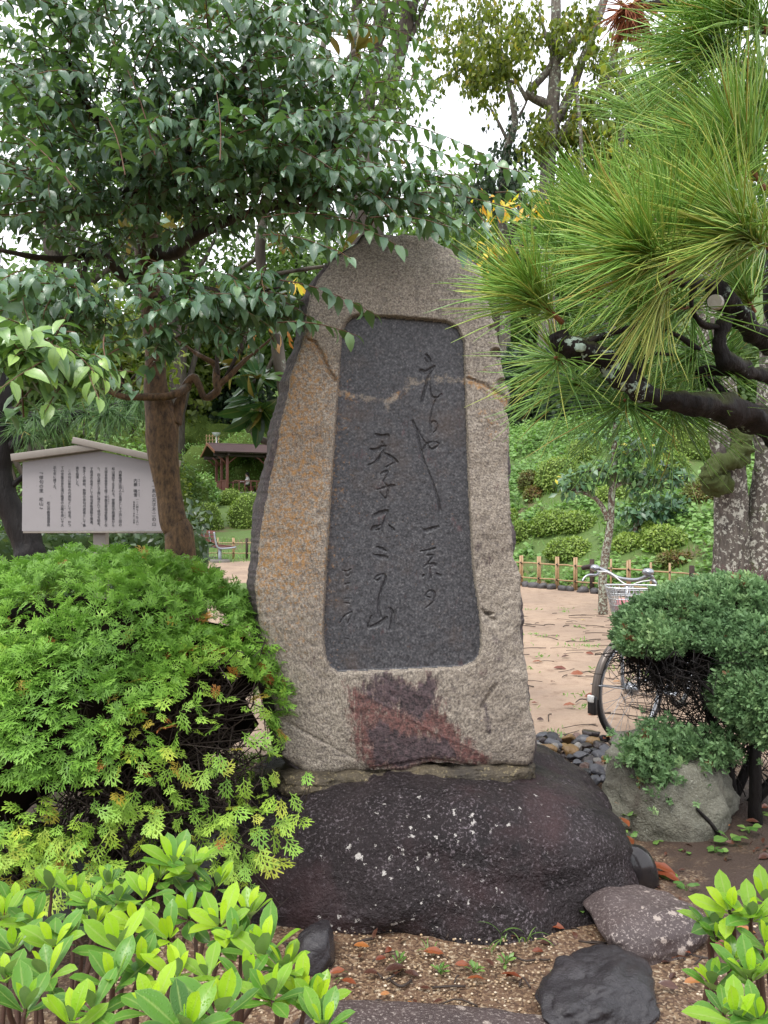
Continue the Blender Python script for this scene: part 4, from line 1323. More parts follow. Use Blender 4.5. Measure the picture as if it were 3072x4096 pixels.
# ---------------------------------------------------------------- garden pavilion, its visitor, lamp, trellis
M_pwood = plain_mat("pavilion_wood", (0.18, 0.062, 0.046), 0.55, 0, 0.25, 6, .1)
M_pdark = plain_mat("pavilion_beam", (0.048, 0.026, 0.023), 0.6, 0, 0.25, 6, .1)
M_shingle = plain_mat("roof_shingle", (0.125, 0.078, 0.078), 0.5, 0, 0.35, 5, .2)
M_barge = plain_mat("barge_board", (0.24, 0.09, 0.05), 0.5, 0, 0.2, 6, .1)
PV_Y = 46.0
pv_o = P(909, 1972, PV_Y)
pv_a = math.radians(23)
pu = np.array([math.cos(pv_a), math.sin(pv_a), 0])
pw = np.array([-math.sin(pv_a), math.cos(pv_a), 0])
PV = lambda u, w, z: pv_o + pu * u + pw * w + np.array([0, 0, z])
PR = np.stack([pu, pw, [0, 0, 1.0]], -1)
def pavilion():
    t = thing("garden_pavilion", pv_o, "brown wooden garden pavilion with a shingle gable roof on the slope", "pavilion")
    D = 3.4
    Lu = 4.4
    for u in (0.0, 1.0 * 0 + 5.1 * .0 + 2.6 * 0 + 0.0,):
        pass
    def post(u, w):
        g = G()
        bevbox(g, PV(u, w, 1.13), (.075, .075, 1.13), PR, .01)
        o = part("post", g, M_pwood, t)
        g = G()
        for s in (-1, 1):
            a, b = PV(u, w, 1.72), PV(u + s * .55, w, 2.2)
            V, F = tube([a, (a + b) / 2, b], .045, 6)
            g.add(V, F)
        part("brace", g, M_pwood, o)
    for u in (0.0, 2.35, Lu + .3):
        post(u, 0)
        post(u, D)
    post(0, D * .5)
    for w in (0, D):
        g = G()
        bevbox(g, PV(Lu / 2, w, 2.28), (Lu / 2 + .8, .07, .10), PR, .01)
        part("beam", g, M_pdark, t)
    for u in (0, 2.35, Lu + .3):
        g = G()
        bevbox(g, PV(u, D / 2, 2.30), (.07, D / 2 + .5, .08), PR, .01)
        part("beam", g, M_pdark, t)
    # two roof planes laid in shingle courses
    rz, ez, ov = 3.06, 2.42, .62
    for side in (-1, 1):
        g0 = G()
        we = D / 2 + side * (D / 2 + ov)
        a, b = PV(-.85, D / 2, rz), PV(-.85, we, ez)
        d = nrm(b - a)
        nn = nrm(np.cross(pu, d)) * (1 if np.cross(pu, d)[2] > 0 else -1)
        R = np.stack([pu, d, nn], -1)
        ln = np.linalg.norm(b - a)
        bevbox(g0, (a + b) / 2 + pu * (Lu / 2 + 1.0) - nn * .03, (Lu / 2 + 1.0, ln / 2, .035), R, .01)
        rf = part("roof", g0, M_pdark, t)
        for c in range(7):
            g = G()
            cc = a + d * (ln * (c + .5) / 7) + pu * (Lu / 2 + 1.0) + nn * .02
            bevbox(g, cc, (Lu / 2 + 1.02, ln / 14 + .02, .014), R @ np.array(Matrix.Rotation(.05 * (1 if side > 0 else 1), 3, 'X')), .004)
            part("shingle_course", g, M_shingle, rf)
        g = G()
        bevbox(g, (a + b) / 2 - pu * .03 - nn * .03, (.03, ln / 2, .075), R, .008)
        part("barge_board", g, M_barge, t)
    g = G()
    bevbox(g, PV(Lu / 2 + .15, D / 2, rz + .03), (Lu / 2 + 1.02, .09, .03), PR, .01)
    part("roof_ridge", g, M_shingle, t)
    # boarded screen on the left end, open railing along the front
    for i in range(26):
        w = i / 25 * D
        g = G()
        bevbox(g, PV(0, w, .42), (.018, .05, .34), PR, .004)
        part("slat", g, M_pwood, t)
    g = G()
    bevbox(g, PV(0, D / 2, .78), (.05, D / 2, .035), PR, .008)
    part("rail", g, M_pwood, t)
    g = G()
    bevbox(g, PV(Lu / 2 + .3, 0, .74), (Lu / 2 - .1, .045, .035), PR, .008)
    part("rail", g, M_pwood, t)
    for i in range(12):
        g = G()
        bevbox(g, PV(.35 + i * .36, 0, .40), (.03, .03, .32), PR, .006)
        part("baluster", g, M_pwood, t)
    g = G()
    bevbox(g, PV(Lu / 2, D / 2, -.03), (Lu / 2 + .4, D / 2 + .35, .09), PR, .02)
    part("floor_slab", g, M_conc, t)
    g = G()
    bevbox(g, PV(Lu / 2, D / 2, -.5), (Lu / 2 + .3, D / 2 + .25, .40), PR, .02)
    part("stone_footing", g, M_edge, t)
    # table inside
    g = G()
    bevbox(g, PV(.72, 1.3, .68), (.62, .35, .03), PR, .01)
    bevbox(g, PV(.72, 1.3, .36), (.08, .08, .32), PR, .01)
    part("table", g, M_pwood, t)
    g = G()
    bevbox(g, PV(1.67, 1.3, .42), (.2, .6, .03), PR, .01)
    bevbox(g, PV(1.67, 1.3, .22), (.12, .5, .2), PR, .01)
    part("seat", g, M_pwood, t)
pavilion()

def person():
    """seated figure in a white top, side on, leaning to the table"""
    o = PV(1.62, 1.3, 0)
    t = thing("person", o, "person with black hair in a white top seated in the pavilion facing left", "person")
    P3 = lambda u, w, z: PV(1.62 + u, 1.3 + w, z) - o
    J = {'hip': (P3(0, 0, .50), .16), 'waist': (P3(-.02, 0, .68), .135), 'chest': (P3(-.07, 0, .88), .155), 'neck': (P3(-.11, 0, 1.05), .06), 'head': (P3(-.15, 0, 1.17), .095), 'top': (P3(-.15, 0, 1.26), .075)}
    E = [('hip', 'waist'), ('waist', 'chest'), ('chest', 'neck'), ('neck', 'head'), ('head', 'top')]
    for s, w in (('l', -.17), ('r', .17)):
        J['sh' + s] = (P3(-.08, w, .96), .065)
        J['el' + s] = (P3(-.22, w * 1.2, .76), .048)
        J['wr' + s] = (P3(-.46, w * .8, .74), .034)
        J['ha' + s] = (P3(-.54, w * .75, .74), .034)
        J['kn' + s] = (P3(-.44, w * .6, .50), .075)
        J['an' + s] = (P3(-.44, w * .6, .09), .045)
        J['fo' + s] = (P3(-.60, w * .6, .05), .035)
        E += [('chest', 'sh' + s), ('sh' + s, 'el' + s), ('el' + s, 'wr' + s), ('wr' + s, 'ha' + s), ('hip', 'kn' + s), ('kn' + s, 'an' + s), ('an' + s, 'fo' + s)]
    names = list(J)
    me = bpy.data.meshes.new("body")
    me.from_pydata([tuple(J[n][0]) for n in names], [(names.index(a), names.index(b)) for a, b in E], [])
    tmp = bpy.data.objects.new("body_tmp", me)
    COL.objects.link(tmp)
    tmp.modifiers.new("skin", 'SKIN')
    for i, n in enumerate(names):
        me.skin_vertices[0].data[i].radius = (J[n][1], J[n][1])
    me.skin_vertices[0].data[0].use_root = True
    sub = tmp.modifiers.new("sub", 'SUBSURF')
    sub.levels = sub.render_levels = 1
    dg = bpy.context.evaluated_depsgraph_get()
    out = bpy.data.meshes.new_from_object(tmp.evaluated_get(dg), depsgraph=dg)
    bpy.data.objects.remove(tmp)
    N = NT("person_clothes_and_skin")
    z = N.n("SeparateXYZ", Vector=N.obj()).outputs[2]
    c = N.ramp(N.math('MULTIPLY', z, 0.8), [(0.0, (0.03, 0.03, 0.04)), (0.44, (0.03, 0.03, 0.04)), (0.45, (0.75, 0.74, 0.72)), (0.83, (0.75, 0.74, 0.72)), (0.84, (0.5, 0.33, 0.25))], 'CONSTANT')
    mt = N.done(N.pbsdf(Base_Color=c, Roughness=.8))
    b = link("body", out, mt, t)
    for p in out.polygons:
        p.use_smooth = True
    V, Fc = ico(3)
    g = G()
    k = V * np.array([.115, .105, .125])
    k[:, 0] += .03
    k[:, 2] += .03
    g.add((k @ PR.T) + P3(-.13, 0, 1.19) + o, [Fc])
    k = V * np.array([.07, .09, .13])
    g.add((k @ PR.T) + P3(-.03, 0, 1.07) + o, [Fc])
    part("hair", g, plain_mat("black_hair", (0.012, 0.010, 0.010), .5), t)
person()

def lamp():
    Y = 51.5
    b = P(866, 1760, Y)
    b[2] = float(hz(b[0], b[1]))
    top = P(866, 1742, Y)[2]
    t = thing("park_lamp", b, "pale park lamp with a saucer head rising behind the pavilion roof", "lamp")
    ms = plain_mat("lamp_metal", (0.42, 0.42, 0.42), .5)
    g = G()
    V, F = tube([b, (b[0], b[1], (b[2] + top) / 2), (b[0], b[1], top)], [.07, .06, .05], 8)
    g.add(V, F)
    part("pole", g, ms, t)
    g = G()
    prof = [(.05, -.18), (.16, -.12), (.26, .0), (.27, .05)]
    V, F = tube([(b[0], b[1], top + .1 + z) for r, z in prof], [r for r, z in prof], 14)
    g.add(V, F)
    part("lamp_head", g, plain_mat("lamp_glass", (0.62, 0.66, 0.66), .3), t)
    g = G()
    V, F = tube([(b[0], b[1], top + .15), (b[0], b[1], top + .18), (b[0], b[1], top + .2)], [.30, .30, .1], 14)
    g.add(V, F)
    part("lamp_cap", g, ms, t)
lamp()

def trellis():
    Y = 53.0
    c = P(850, 1775, Y)
    c[2] = float(hz(c[0], c[1]))
    z1 = P(850, 1738, Y)[2]
    t = thing("bamboo_trellis", c, "small brown bamboo trellis standing behind the pavilion roof", "trellis")
    for i in range(5):
        g = G()
        x = c[0] - .42 + i * .21
        V, F = tube([(x, Y, c[2]), (x, Y, (c[2] + z1) / 2), (x, Y, z1)], .025, 6)
        g.add(V, F)
        part("upright", g, M_bamboo, t)
    for k in range(3):
        g = G()
        z = z1 - .12 - k * .27
        V, F = tube([(c[0] - .5, Y - .03, z), (c[0], Y - .03, z), (c[0] + .5, Y - .03, z)], .022, 6)
        g.add(V, F)
        part("crossbar", g, M_bamboo, t)
trellis()

# ---------------------------------------------------------------- bicycle
M_chrome = plain_mat("bicycle_silver", (0.36, 0.37, 0.39), 0.30, 0.9, 0.05, 30, 0.0)
M_wire = plain_mat("basket_wire", (0.60, 0.61, 0.62), 0.3, 0.6, 0.05, 30, 0.0)
M_tyre = plain_mat("tyre_rubber", (0.018, 0.018, 0.019), 0.7, 0, 0.2, 40, .2)
M_fender = plain_mat("mudguard_brown_grey", (0.15, 0.125, 0.11), 0.35, 0.3, 0.15, 20, 0.02)
M_bframe = plain_mat("bicycle_frame_paint", (0.05, 0.05, 0.06), 0.3, 0.2, 0.1, 20, 0.02)
M_grip = plain_mat("grip_brown", (0.035, 0.020, 0.017), 0.6, 0, 0.1, 60, .3)
M_saddle = plain_mat("saddle_black", (0.015, 0.015, 0.016), 0.45)
M_white = plain_mat("white_plastic", (0.7, 0.7, 0.68), 0.4)

def bicycle():
    hub = np.array([1.555, 4.85, 0.335])
    ray = nrm(np.array([hub[0], hub[1], 0]))
    left = np.array([-ray[1], ray[0], 0])
    wd = nrm(-ray * .80 + left * .60)                        # the turned front wheel points this way
    wp = np.array([-wd[1], wd[0], 0])
    up = np.array([0, 0, 1.0])
    back = nrm(np.array([0.60, 0.80, 0]))                    # from head tube to rear wheel
    t = thing("bicycle", (hub[0], hub[1], 0), "silver town bicycle with wire basket parked behind the blue green juniper", "bicycle")
    def wheel(c, d, nm, fender_a, fender_b):
        pth = lambda r, n=48, a0=0, a1=2 * math.pi: np.array([c + d * r * math.cos(a) + up * r * math.sin(a) for a in np.linspace(a0, a1, n)])
        g = G()
        V, F = tube(pth(.318), .0155, 8, False)
        g.add(V, F)
        w = part("wheel", g, M_tyre, t)
        g = G()
        V, F = tube(pth(.294), .013, 6, False)
        g.add(V, F)
        part("rim", g, M_chrome, w)
        p = np.array([-d[1], d[0], 0])
        g = G()
        for k in range(32):
            a = k / 32 * 2 * math.pi
            s = 1 if k % 2 else -1
            e = c + d * .285 * math.cos(a) + up * .285 * math.sin(a)
            i = c + p * .035 * s + (d * math.cos(a + .9 * (1 if k % 4 < 2 else -1)) + up * math.sin(a + .9 * (1 if k % 4 < 2 else -1))) * .03
            V, F = tube([i, (i + e) / 2, e], .0016, 3, False)
            g.add(V, F)
        part("spokes", g, M_chrome, w)
        g = G()
        V, F = tube([c - p * .06, c - p * .03, c, c + p * .03, c + p * .06], [.014, .034, .045, .034, .014], 12)
        g.add(V, F)
        part("hub", g, M_chrome, w)
        # mudguard: arched strip, rolled edges
        g = G()
        a = np.linspace(fender_a, fender_b, 40)
        cross = [(-.025, -.012), (-.018, .002), (0, .007), (.018, .002), (.025, -.012)]
        V = np.array([c + (d * math.cos(x) + up * math.sin(x)) * (.350 + o) + p * s for x in a for s, o in cross])
        n = 5
        F = np.array([[i * n + j, i * n + j + 1, (i + 1) * n + j + 1, (i + 1) * n + j] for i in range(39) for j in range(4)])
        g.add(V, [F])
        f = part("mudguard", g, M_fender, t)
        g = G()
        e = c + (d * math.cos(fender_a + .25) + up * math.sin(fender_a + .25)) * .35
        for s in (-1, 1):
            V, F = tube([c + p * .06 * s, (c + e) / 2 + p * .05 * s, e + p * .03 * s], .004, 5)
            g.add(V, F)
        part("stay", g, M_chrome, f)
        return p
    wheel(hub, wd, "front", -.05, 2.5)
    rc = hub + back * 1.08
    wheel(rc, -back, "rear", .5, 3.3)
    # mud flap and reflector at the front end of the guard
    g = G()
    e = hub + wd * .365
    bevbox(g, e - up * .05, (.012, .03, .055), np.stack([wd, wp, up], -1), .006)
    part("mud_flap", g, M_saddle, t)
    g = G()
    bevbox(g, e + wd * .015 - up * .01, (.01, .022, .022), np.stack([wd, wp, up], -1), .006)
    part("reflector", g, M_white, t)
    # steering assembly
    stem = P(2508, 2345, 4.92)
    crown = hub + np.array([.02, .08, .37])
    for s in (-1, 1):
        g = G()
        V, F = tube(spline([hub + wp * .06 * s, hub + wp * .06 * s + up * .2 + np.array([.01, .04, 0]), crown + wp * .045 * s, crown + up * .03], 14), .012, 8)
        g.add(V, F)
        part("fork_blade", g, M_chrome, t)
    g = G()
    V, F = tube([crown, (crown + stem) / 2, stem], .018, 8)
    g.add(V, F)
    part("stem", g, M_chrome, t)
    hb = [P(2330, 2272, 5.16), P(2372, 2266, 5.10), P(2420, 2283, 5.02), P(2470, 2310, 4.95), P(2510, 2318, 4.90), P(2555, 2318, 4.84), P(2600, 2302, 4.78), P(2618, 2330, 4.84), P(2626, 2352, 4.96)]
    s = spline(hb, 50)
    g = G()
    V, F = tube(s[5:], .0125, 8)
    g.add(V, F)
    bar = part("handlebar", g, M_chrome, t)
    g = G()
    V, F = tube(s[:8], [.015] + [.0175] * 6 + [.016], 8)
    g.add(V, F)
    part("grip", g, M_grip, t)
    g = G()
    V, F = tube(s[-7:], .0165, 8)
    g.add(V, F)
    part("grip", g, M_grip, t)
    def lever(pts):
        g = G()
        V, F = tube(spline(pts, 16), np.linspace(.012, .006, 16), 6)
        g.add(V, F)
        part("brake_lever", g, M_chrome, t)
    lever([P(2395, 2285, 5.06), P(2385, 2300, 5.02), P(2355, 2300, 5.0), P(2336, 2312, 4.99), P(2329, 2326, 4.98)])
    lever([P(2600, 2318, 4.78), P(2618, 2325, 4.72), P(2628, 2350, 4.72)])
    g = G()
    for a in ([P(2390, 2285, 5.0), P(2440, 2292, 4.95), P(2490, 2330, 4.86), P(2530, 2350, 4.80), P(2545, 2375, 4.85)], [P(2600, 2322, 4.74), P(2560, 2328, 4.72), P(2525, 2345, 4.74), P(2505, 2390, 4.8)]):
        V, F = tube(spline(a, 20), .0045, 5)
        g.add(V, F)
    part("cables", g, M_white, t)
    g = G()
    V, Fc = ico(3)
    g.add(V * np.array([.037, .037, .026]) + P(2592, 2288, 4.78), [Fc])
    part("bell", g, M_chrome, t)
    g = G()
    V, Fc = ico(3)
    g.add(V * np.array([.032, .03, .024]) + P(2380, 2272, 5.06), [Fc])
    part("gear_shifter", g, M_chrome, t)
    # wire basket
    bc = P(2545, 2420, 4.60)
    ang = math.radians(-10)
    bx = np.array([math.cos(ang), math.sin(ang), 0])
    by = np.array([-bx[1], bx[0], 0])
    ztop, zbot = 1.002, .768
    def loop(k, n=40):
        z = zbot + (ztop - zbot) * k
        hx, hy = .118 + .058 * k, .09 + .035 * k
        th = np.linspace(0, 2 * math.pi, n)
        x = hx * np.sign(np.cos(th)) * np.abs(np.cos(th)) ** .4
        y = hy * np.sign(np.sin(th)) * np.abs(np.sin(th)) ** .4
        return np.array([[bc[0], bc[1], 0] + bx * a + by * b + up * z for a, b in zip(x, y)])
    g = G()
    for k in (0, .2, .38, .56, .72, .86, 1.0):
        V, F = tube(loop(k), .0032 if k < 1 else .006, 5, False)
        g.add(V, F)
    lo, hi = loop(0, 41), loop(1, 41)
    for i in range(40):
        V, F = tube([lo[i], (lo[i] + hi[i]) / 2, hi[i]], .0026, 4, False)
        g.add(V, F)
    for i in range(1, 20, 2):
        V, F = tube([lo[i], (lo[i] + lo[40 - i]) / 2, lo[40 - i]], .0026, 4, False)
        g.add(V, F)
    part("basket", g, M_wire, t)
    g = G()
    bevbox(g, bc + np.array([.03, -.02, .01]), (.03, .03, .035), None, .01)
    part("headlight", g, M_white, t)
    # frame
    ht = crown + np.array([.02, .06, .10])
    bb = hub + back * .60 + up * (-.04)
    st = bb + back * .12 + up * .46
    for a, b, r in ((crown, ht + up * .08, .021), (ht, bb, .02), (ht + up * .0, bb + up * .16, .017), (bb, st, .016), (bb, rc, .011), (st, rc, .010)):
        g = G()
        V, F = tube([a, (a + b) / 2, b], r, 8)
        g.add(V, F)
        part("frame_tube", g, M_bframe, t)
    g = G()
    sp = st + up * .08 + back * .05
    V, F = tube([st, (st + sp) / 2, sp], .013, 8)
    g.add(V, F)
    part("seat_post", g, M_chrome, t)
    g = G()
    V, Fc = ico(3)
    k = V.copy()
    k[:, 1] *= .55 + .45 * smooth(-.4, .6, V[:, 0])
    g.add((k * np.array([.14, .11, .045])) @ np.stack([back, np.array([-back[1], back[0], 0]), up], -1).T + sp + up * .03, [Fc])
    part("saddle", g, M_saddle, t)
    bp = np.array([-back[1], back[0], 0])
    g = G()
    for s in (-1, 1):
        e = bb + bp * .07 * s + back * .15 * s + up * (-.06)
        V, F = tube([bb + bp * .06 * s, (bb + bp * .065 * s + e) / 2, e], .009, 6)
        g.add(V, F)
        box(g, e + bp * .05 * s, (.045, .04, .012), np.stack([back, bp, up], -1))
    V, F = tube([bb + bp * .05, bb + bp * .054], .09, 24)
    g.add(V, F)
    part("crank", g, M_chrome, t)
    g = G()
    for s in (-1, 1):
        V, F = tube(spline([rc + bp * .07 * s, rc + bp * .1 * s - up * .18 + back * .08, rc + bp * .13 * s - up * .33 + back * .10], 10), .007, 6)
        g.add(V, F)
    part("stand", g, M_chrome, t)
bicycle()
V, Fc = boulder((0, 0, 0), (.045, .04, .05), 4, 3.0, .10, 1.5, 3, 0)
solo("bundle", G().add(V + np.array(P(2492, 2428, 4.62)), [Fc]), plain_mat("pink_cloth", (0.52, 0.22, 0.23), .8, bump=.3), P(2492, 2428, 4.62) - np.array([0, 0, .05]), "small pink bundle inside the wire basket of the bicycle", "bundle")
# ---------------------------------------------------------------- camellia-like tree at the left
M_cam = leaf_mat("glossy_dark_leaf", [(0, (0.075, 0.145, 0.105)), (0.5, (0.14, 0.25, 0.155)), (0.8, (0.20, 0.34, 0.14)), (1, (0.34, 0.52, 0.10))], 0.36, 0.32, spec=.9, rib=(0.14, 0.26, 0.09), rib_amt=0.5, edge=0.30, back=(0.08, 0.15, 0.055), vary=0.3, drops=190, )
M_cambark = bark_mat("smooth_brown_bark", (0.17, 0.100, 0.050), (0.045, 0.028, 0.018), scale=26, rough=.6, moss=(0.05, 0.045, 0.02), stretch=2.0, mosslo=.72)
M_twig = plain_mat("reddish_twig", (0.13, 0.062, 0.034), .6, 0, .2, 60, .2)
M_twig_dark = plain_mat("dark_twig", (0.040, 0.026, 0.020), .7, 0, .2, 60, .2)

def twigs(p0, d, L, spacing, leaf, seed, droop=.25, hang=.55, jitter=.18):
    """arching shoots with two ranks of leaves; returns leaf arrays and shoot polylines"""
    rs = np.random.default_rng(seed)
    Rs, Ps, Ss, Ls = [], [], [], []
    for i in range(len(p0)):
        n = max(4, int(L[i] / spacing))
        t = (np.arange(n) + .6) / n
        dr = droop * rs.uniform(.5, 1.5)
        bend = np.cross(d[i], [0, 0, 1]) * rs.normal(0, .18)
        f = lambda tt: p0[i] + np.outer(tt * L[i], d[i]) + np.outer(tt ** 2 * L[i], np.array([0, 0, -dr]) + bend)
        p = f(t)
        tan = nrm(d[i] + np.outer(2 * t, np.array([0, 0, -dr]) + bend))
        side = nrm(np.cross(tan, [0, 0, 1.0])) * np.where(np.arange(n) % 2, 1, -1)[:, None]
        D = tan * .42 + side * .72 + np.array([0, 0, -hang]) + rs.normal(0, jitter, (n, 3))
        D[-1] = tan[-1] + np.array([0, 0, -.2])
        Un = np.array([0, 0, 1.0]) + tan * .25 + side * .3 + rs.normal(0, jitter, (n, 3))
        Rs.append(frames(D, Un))
        Ps.append(p)
        Ss.append(leaf * rs.uniform(.75, 1.15, n) * (1 - .25 * (t > .9)))
        Ls.append(f(np.linspace(0, 1, 6)))
    return np.concatenate(Rs), np.concatenate(Ps), np.concatenate(Ss), Ls

def glossy_tree():
    base = P(705, 2200, 3.95)
    base[2] = 0
    t = thing("glossy_leaf_tree", base, "broad glossy dark leaved tree with smooth brown trunk in front of the notice board", "tree")
    Y = 3.95
    def T(px, py, w, y=Y):
        return [*P(px, py, y), w / 2 / F_PX * y]
    g = G()
    tr = [[base[0] + .05, Y, -.05, .085], T(726, 2240, 122), T(697, 2090, 112), T(672, 1952, 104), T(650, 1800, 112), T(648, 1680, 138), T(628, 1560, 100), T(624, 1430, 84), T(606, 1250, 84), T(592, 1050, 92), T(588, 900, 104), T(596, 770, 130), T(600, 700, 120)]
    limb(g, tr, 70, 20, .10, 3, 5, .035)
    part("trunk", g, M_cambark, t)
    limbs = [
        [T(690, 1690, 80), T(712, 1620, 42), T(745, 1560, 34), T(776, 1512, 32), T(792, 1545, 30), T(828, 1586, 30), T(862, 1562, 32), T(872, 1525, 30), T(862, 1470, 24), T(840, 1430, 18), T(780, 1410, 15), T(700, 1350, 11)],
        [T(752, 1548, 36), T(695, 1570, 34, 3.87), T(640, 1592, 32, 3.83), T(560, 1592, 30, 3.80), T(490, 1580, 28, 3.78), T(430, 1556, 24, 3.77), T(385, 1538, 18, 3.75)],
        [T(868, 1545, 28), T(915, 1500, 24), T(975, 1440, 18), T(1030, 1400, 13), T(1090, 1350, 8)],
        [T(870, 1500, 20), T(862, 1400, 13), T(880, 1310, 8)],
        [T(905, 1505, 18), T(960, 1400, 12), T(985, 1300, 8)],
        [T(470, 1578, 18, 3.78), T(490, 1520, 14, 3.76), T(480, 1450, 9, 3.7)],
        [T(540, 1590, 14, 3.8), T(520, 1540, 12, 3.78), T(560, 1480, 9, 3.7)],
        [T(585, 780, 110), T(500, 650, 66, 3.8), T(420, 520, 48, 3.6), T(330, 380, 34, 3.4), T(260, 200, 20, 3.2)],
        [T(610, 760, 95), T(720, 640, 56, 3.8), T(840, 480, 40, 3.6), T(950, 320, 28, 3.5), T(1050, 150, 16, 3.4)],
        [T(625, 820, 70), T(720, 790, 40, 3.85), T(800, 800, 34, 3.7), T(900, 790, 26, 3.5), T(1060, 740, 18, 3.3)],
        [T(610, 1010, 75), T(700, 985, 50, 3.85), T(778, 937, 44, 3.75), T(926, 889, 36, 3.6), T(1060, 850, 30, 3.4), T(1185, 788, 24, 3.25), T(1400, 720, 14, 3.1), T(1620, 690, 8, 3.0)],
        [T(775, 945, 34, 3.75), T(785, 860, 26, 3.7), T(760, 800, 18, 3.6)],
        [T(570, 1125, 75), T(480, 1085, 46, 3.8), T(410, 1030, 40, 3.7), T(345, 1003, 36, 3.55), T(200, 1018, 28, 3.4), T(40, 995, 20, 3.3), T(-150, 960, 14, 3.3)],
        [T(560, 760, 50), T(450, 790, 36, 3.7), T(300, 800, 28, 3.5), T(150, 740, 20, 3.3), T(-50, 700, 12, 3.3)],
        [T(590, 720, 70), T(600, 560, 44, 4.0), T(640, 380, 30, 4.1), T(600, 150, 18, 4.1)],
        [T(355, 1003, 24, 3.55), T(330, 1100, 18, 3.3), T(290, 1220, 14, 2.9), T(230, 1350, 10, 2.5)],
        [T(620, 1200, 40), T(700, 1180, 26, 3.7), T(820, 1170, 18, 3.4), T(960, 1150, 12, 3.2), T(1120, 1150, 8, 3.0)],
    ]
    rk = np.random.default_rng(1)
    for k, l in enumerate(limbs):
        g = G()
        l = np.array(l)
        l[1:-1, :3] += rk.normal(0, .012, (len(l) - 2, 3))
        limb(g, l, 10 * len(l), 8, .16, 30 + k, 9)
        part("limb", g, M_cambark if k < 3 else M_bark_dark, t)
    clumps = [(420, 330, 3.3, 640, 400, .75, 120), (1000, 330, 3.3, 400, 320, .7, 78), (1300, 480, 3.2, 260, 200, .5, 40), (1150, 640, 3.0, 400, 140, .5, 52), (280, 740, 3.2, 430, 220, .7, 66), (800, 640, 3.2, 350, 220, .6, 46),
              (800, 1190, 2.9, 260, 110, .35, 30), (1040, 1140, 3.0, 200, 100, .35, 18), (180, 1160, 2.8, 290, 120, .4, 34), (1540, 110, 3.5, 90, 110, .3, 6), (150, 1390, 2.25, 230, 85, .18, 24), (1650, 720, 2.97, 220, 75, .2, 13), (1460, 740, 2.95, 220, 80, .2, 13),
              (-450, 600, 3.3, 500, 600, .9, 60), (500, -350, 3.4, 900, 330, .9, 70), (1150, 20, 3.5, 300, 140, .5, 24), (660, 1330, 3.0, 130, 60, .2, 7), (330, 1420, 2.6, 90, 60, .15, 6)]
    axis = np.array([base[0] - .15, Y, 0])
    rs = np.random.default_rng(11)
    A = []
    for k, (px, py, y, rx, ry, rd, n) in enumerate(clumps):
        n = int(n * 1.65) if k in (0, 1, 13, 14, 15) else int(n * (1.2 if k not in (9, 10, 11, 12) else 1.15))
        c = P(px, py, y)
        r = np.array([rx / F_PX * y, rd, ry / F_PX * y])
        dd = nrm(rs.normal(size=(n, 3))) * (rs.random((n, 1)) ** .45) * r
        p = c + dd
        out = nrm(dd / r) * .45 + nrm((p - axis) * np.array([1, 1, 0])) * .85 + np.array([0, -.15, .12]) + rs.normal(0, .35, (n, 3))
        out[:, 2] = np.clip(out[:, 2], -.35, .75)
        L = rs.uniform(.22, .44, n)
        A.append((p - nrm(out) * L[:, None] * .6, nrm(out), L, np.full(n, k == 10 or k == 17)))
    # single long shoots that reach out to the right, over the top of the slab, and to the left
    long_ = [((1480, 480, 2.95), (2035, 520, 2.8)), ((1530, 700, 3.0), (1975, 652, 2.85)), ((1900, 655, 2.9), (2120, 705, 2.8)), ((1600, 772, 3.0), (2070, 778, 2.85)), ((1980, 770, 2.95), (2360, 762, 3.0)), ((1560, 790, 2.95), (1895, 880, 2.8)),
             ((1120, 1120, 2.85), (1480, 1190, 2.78)), ((1110, 1290, 2.85), (1410, 1285, 2.78)), ((1290, 870, 2.9), (1600, 935, 2.78)), ((1540, 860, 2.92), (1860, 935, 2.8)), ((1180, 960, 2.85), (1430, 1010, 2.75)), ((1480, 870, 2.85), (1860, 850, 2.8)), ((1640, 330, 3.2), (1720, 120, 3.2)), ((1560, 560, 3.1), (1900, 600, 3.0)), ((1500, 330, 3.2), (1760, 330, 3.1)),
             ((1850, 790, 2.9), (1980, 930, 2.8)), ((1150, 380, 3.0), (1500, 250, 3.0)), ((900, 560, 2.7), (1250, 400, 2.8)), ((500, 700, 2.6), (430, 300, 2.7)), ((620, 620, 2.6), (500, 100, 2.7)), ((880, 640, 2.6), (900, 330, 2.7)),
             ((300, 760, 2.5), (30, 420, 2.6)), ((300, 1330, 2.4), (20, 1330, 2.3)), ((420, 1340, 2.45), (380, 1480, 2.3)), ((250, 1300, 2.4), (90, 1480, 2.28)), ((300, 1150, 2.6), (60, 1120, 2.5)), ((1050, 940, 2.8), (1330, 950, 2.75)), ((1050, 870, 2.8), (1480, 800, 2.75))]
    lp = np.array([P(*a) for a, b in long_])
    lq = np.array([P(*b) for a, b in long_])
    A.append((lp, nrm(lq - lp + np.array([0, 0, .03])), np.linalg.norm(lq - lp, axis=1), np.zeros(len(lp), bool)))
    p0, d, L, hot = (np.concatenate([a[i] for a in A]) for i in range(4))
    R, pos, sc, lines_ = twigs(p0, d, L, .0245, .073, 5, .24, .46, .30)
    nper = np.array([max(4, int(l / .0245)) for l in L])
    hotl = np.repeat(hot, nper)
    endness = np.concatenate([(np.arange(n) + .6) / n for n in nper])
    tint = np.clip(.34 + .16 * fbm(pos, 1.5, 2, 8) + rs.normal(0, .13, len(pos)) + .12 * smooth(.8, 1.0, endness), 0, .80)
    tint = np.where(hotl, np.clip(tint + .32 + .25 * smooth(.3, 1, endness), 0, 1), tint)
    sc = sc * np.where(hotl, 1.12, 1.0)
    leaves(t, "leaf", "crown", SH_CAM, R, pos, sc, tint, M_cam, 300)
    g = G()
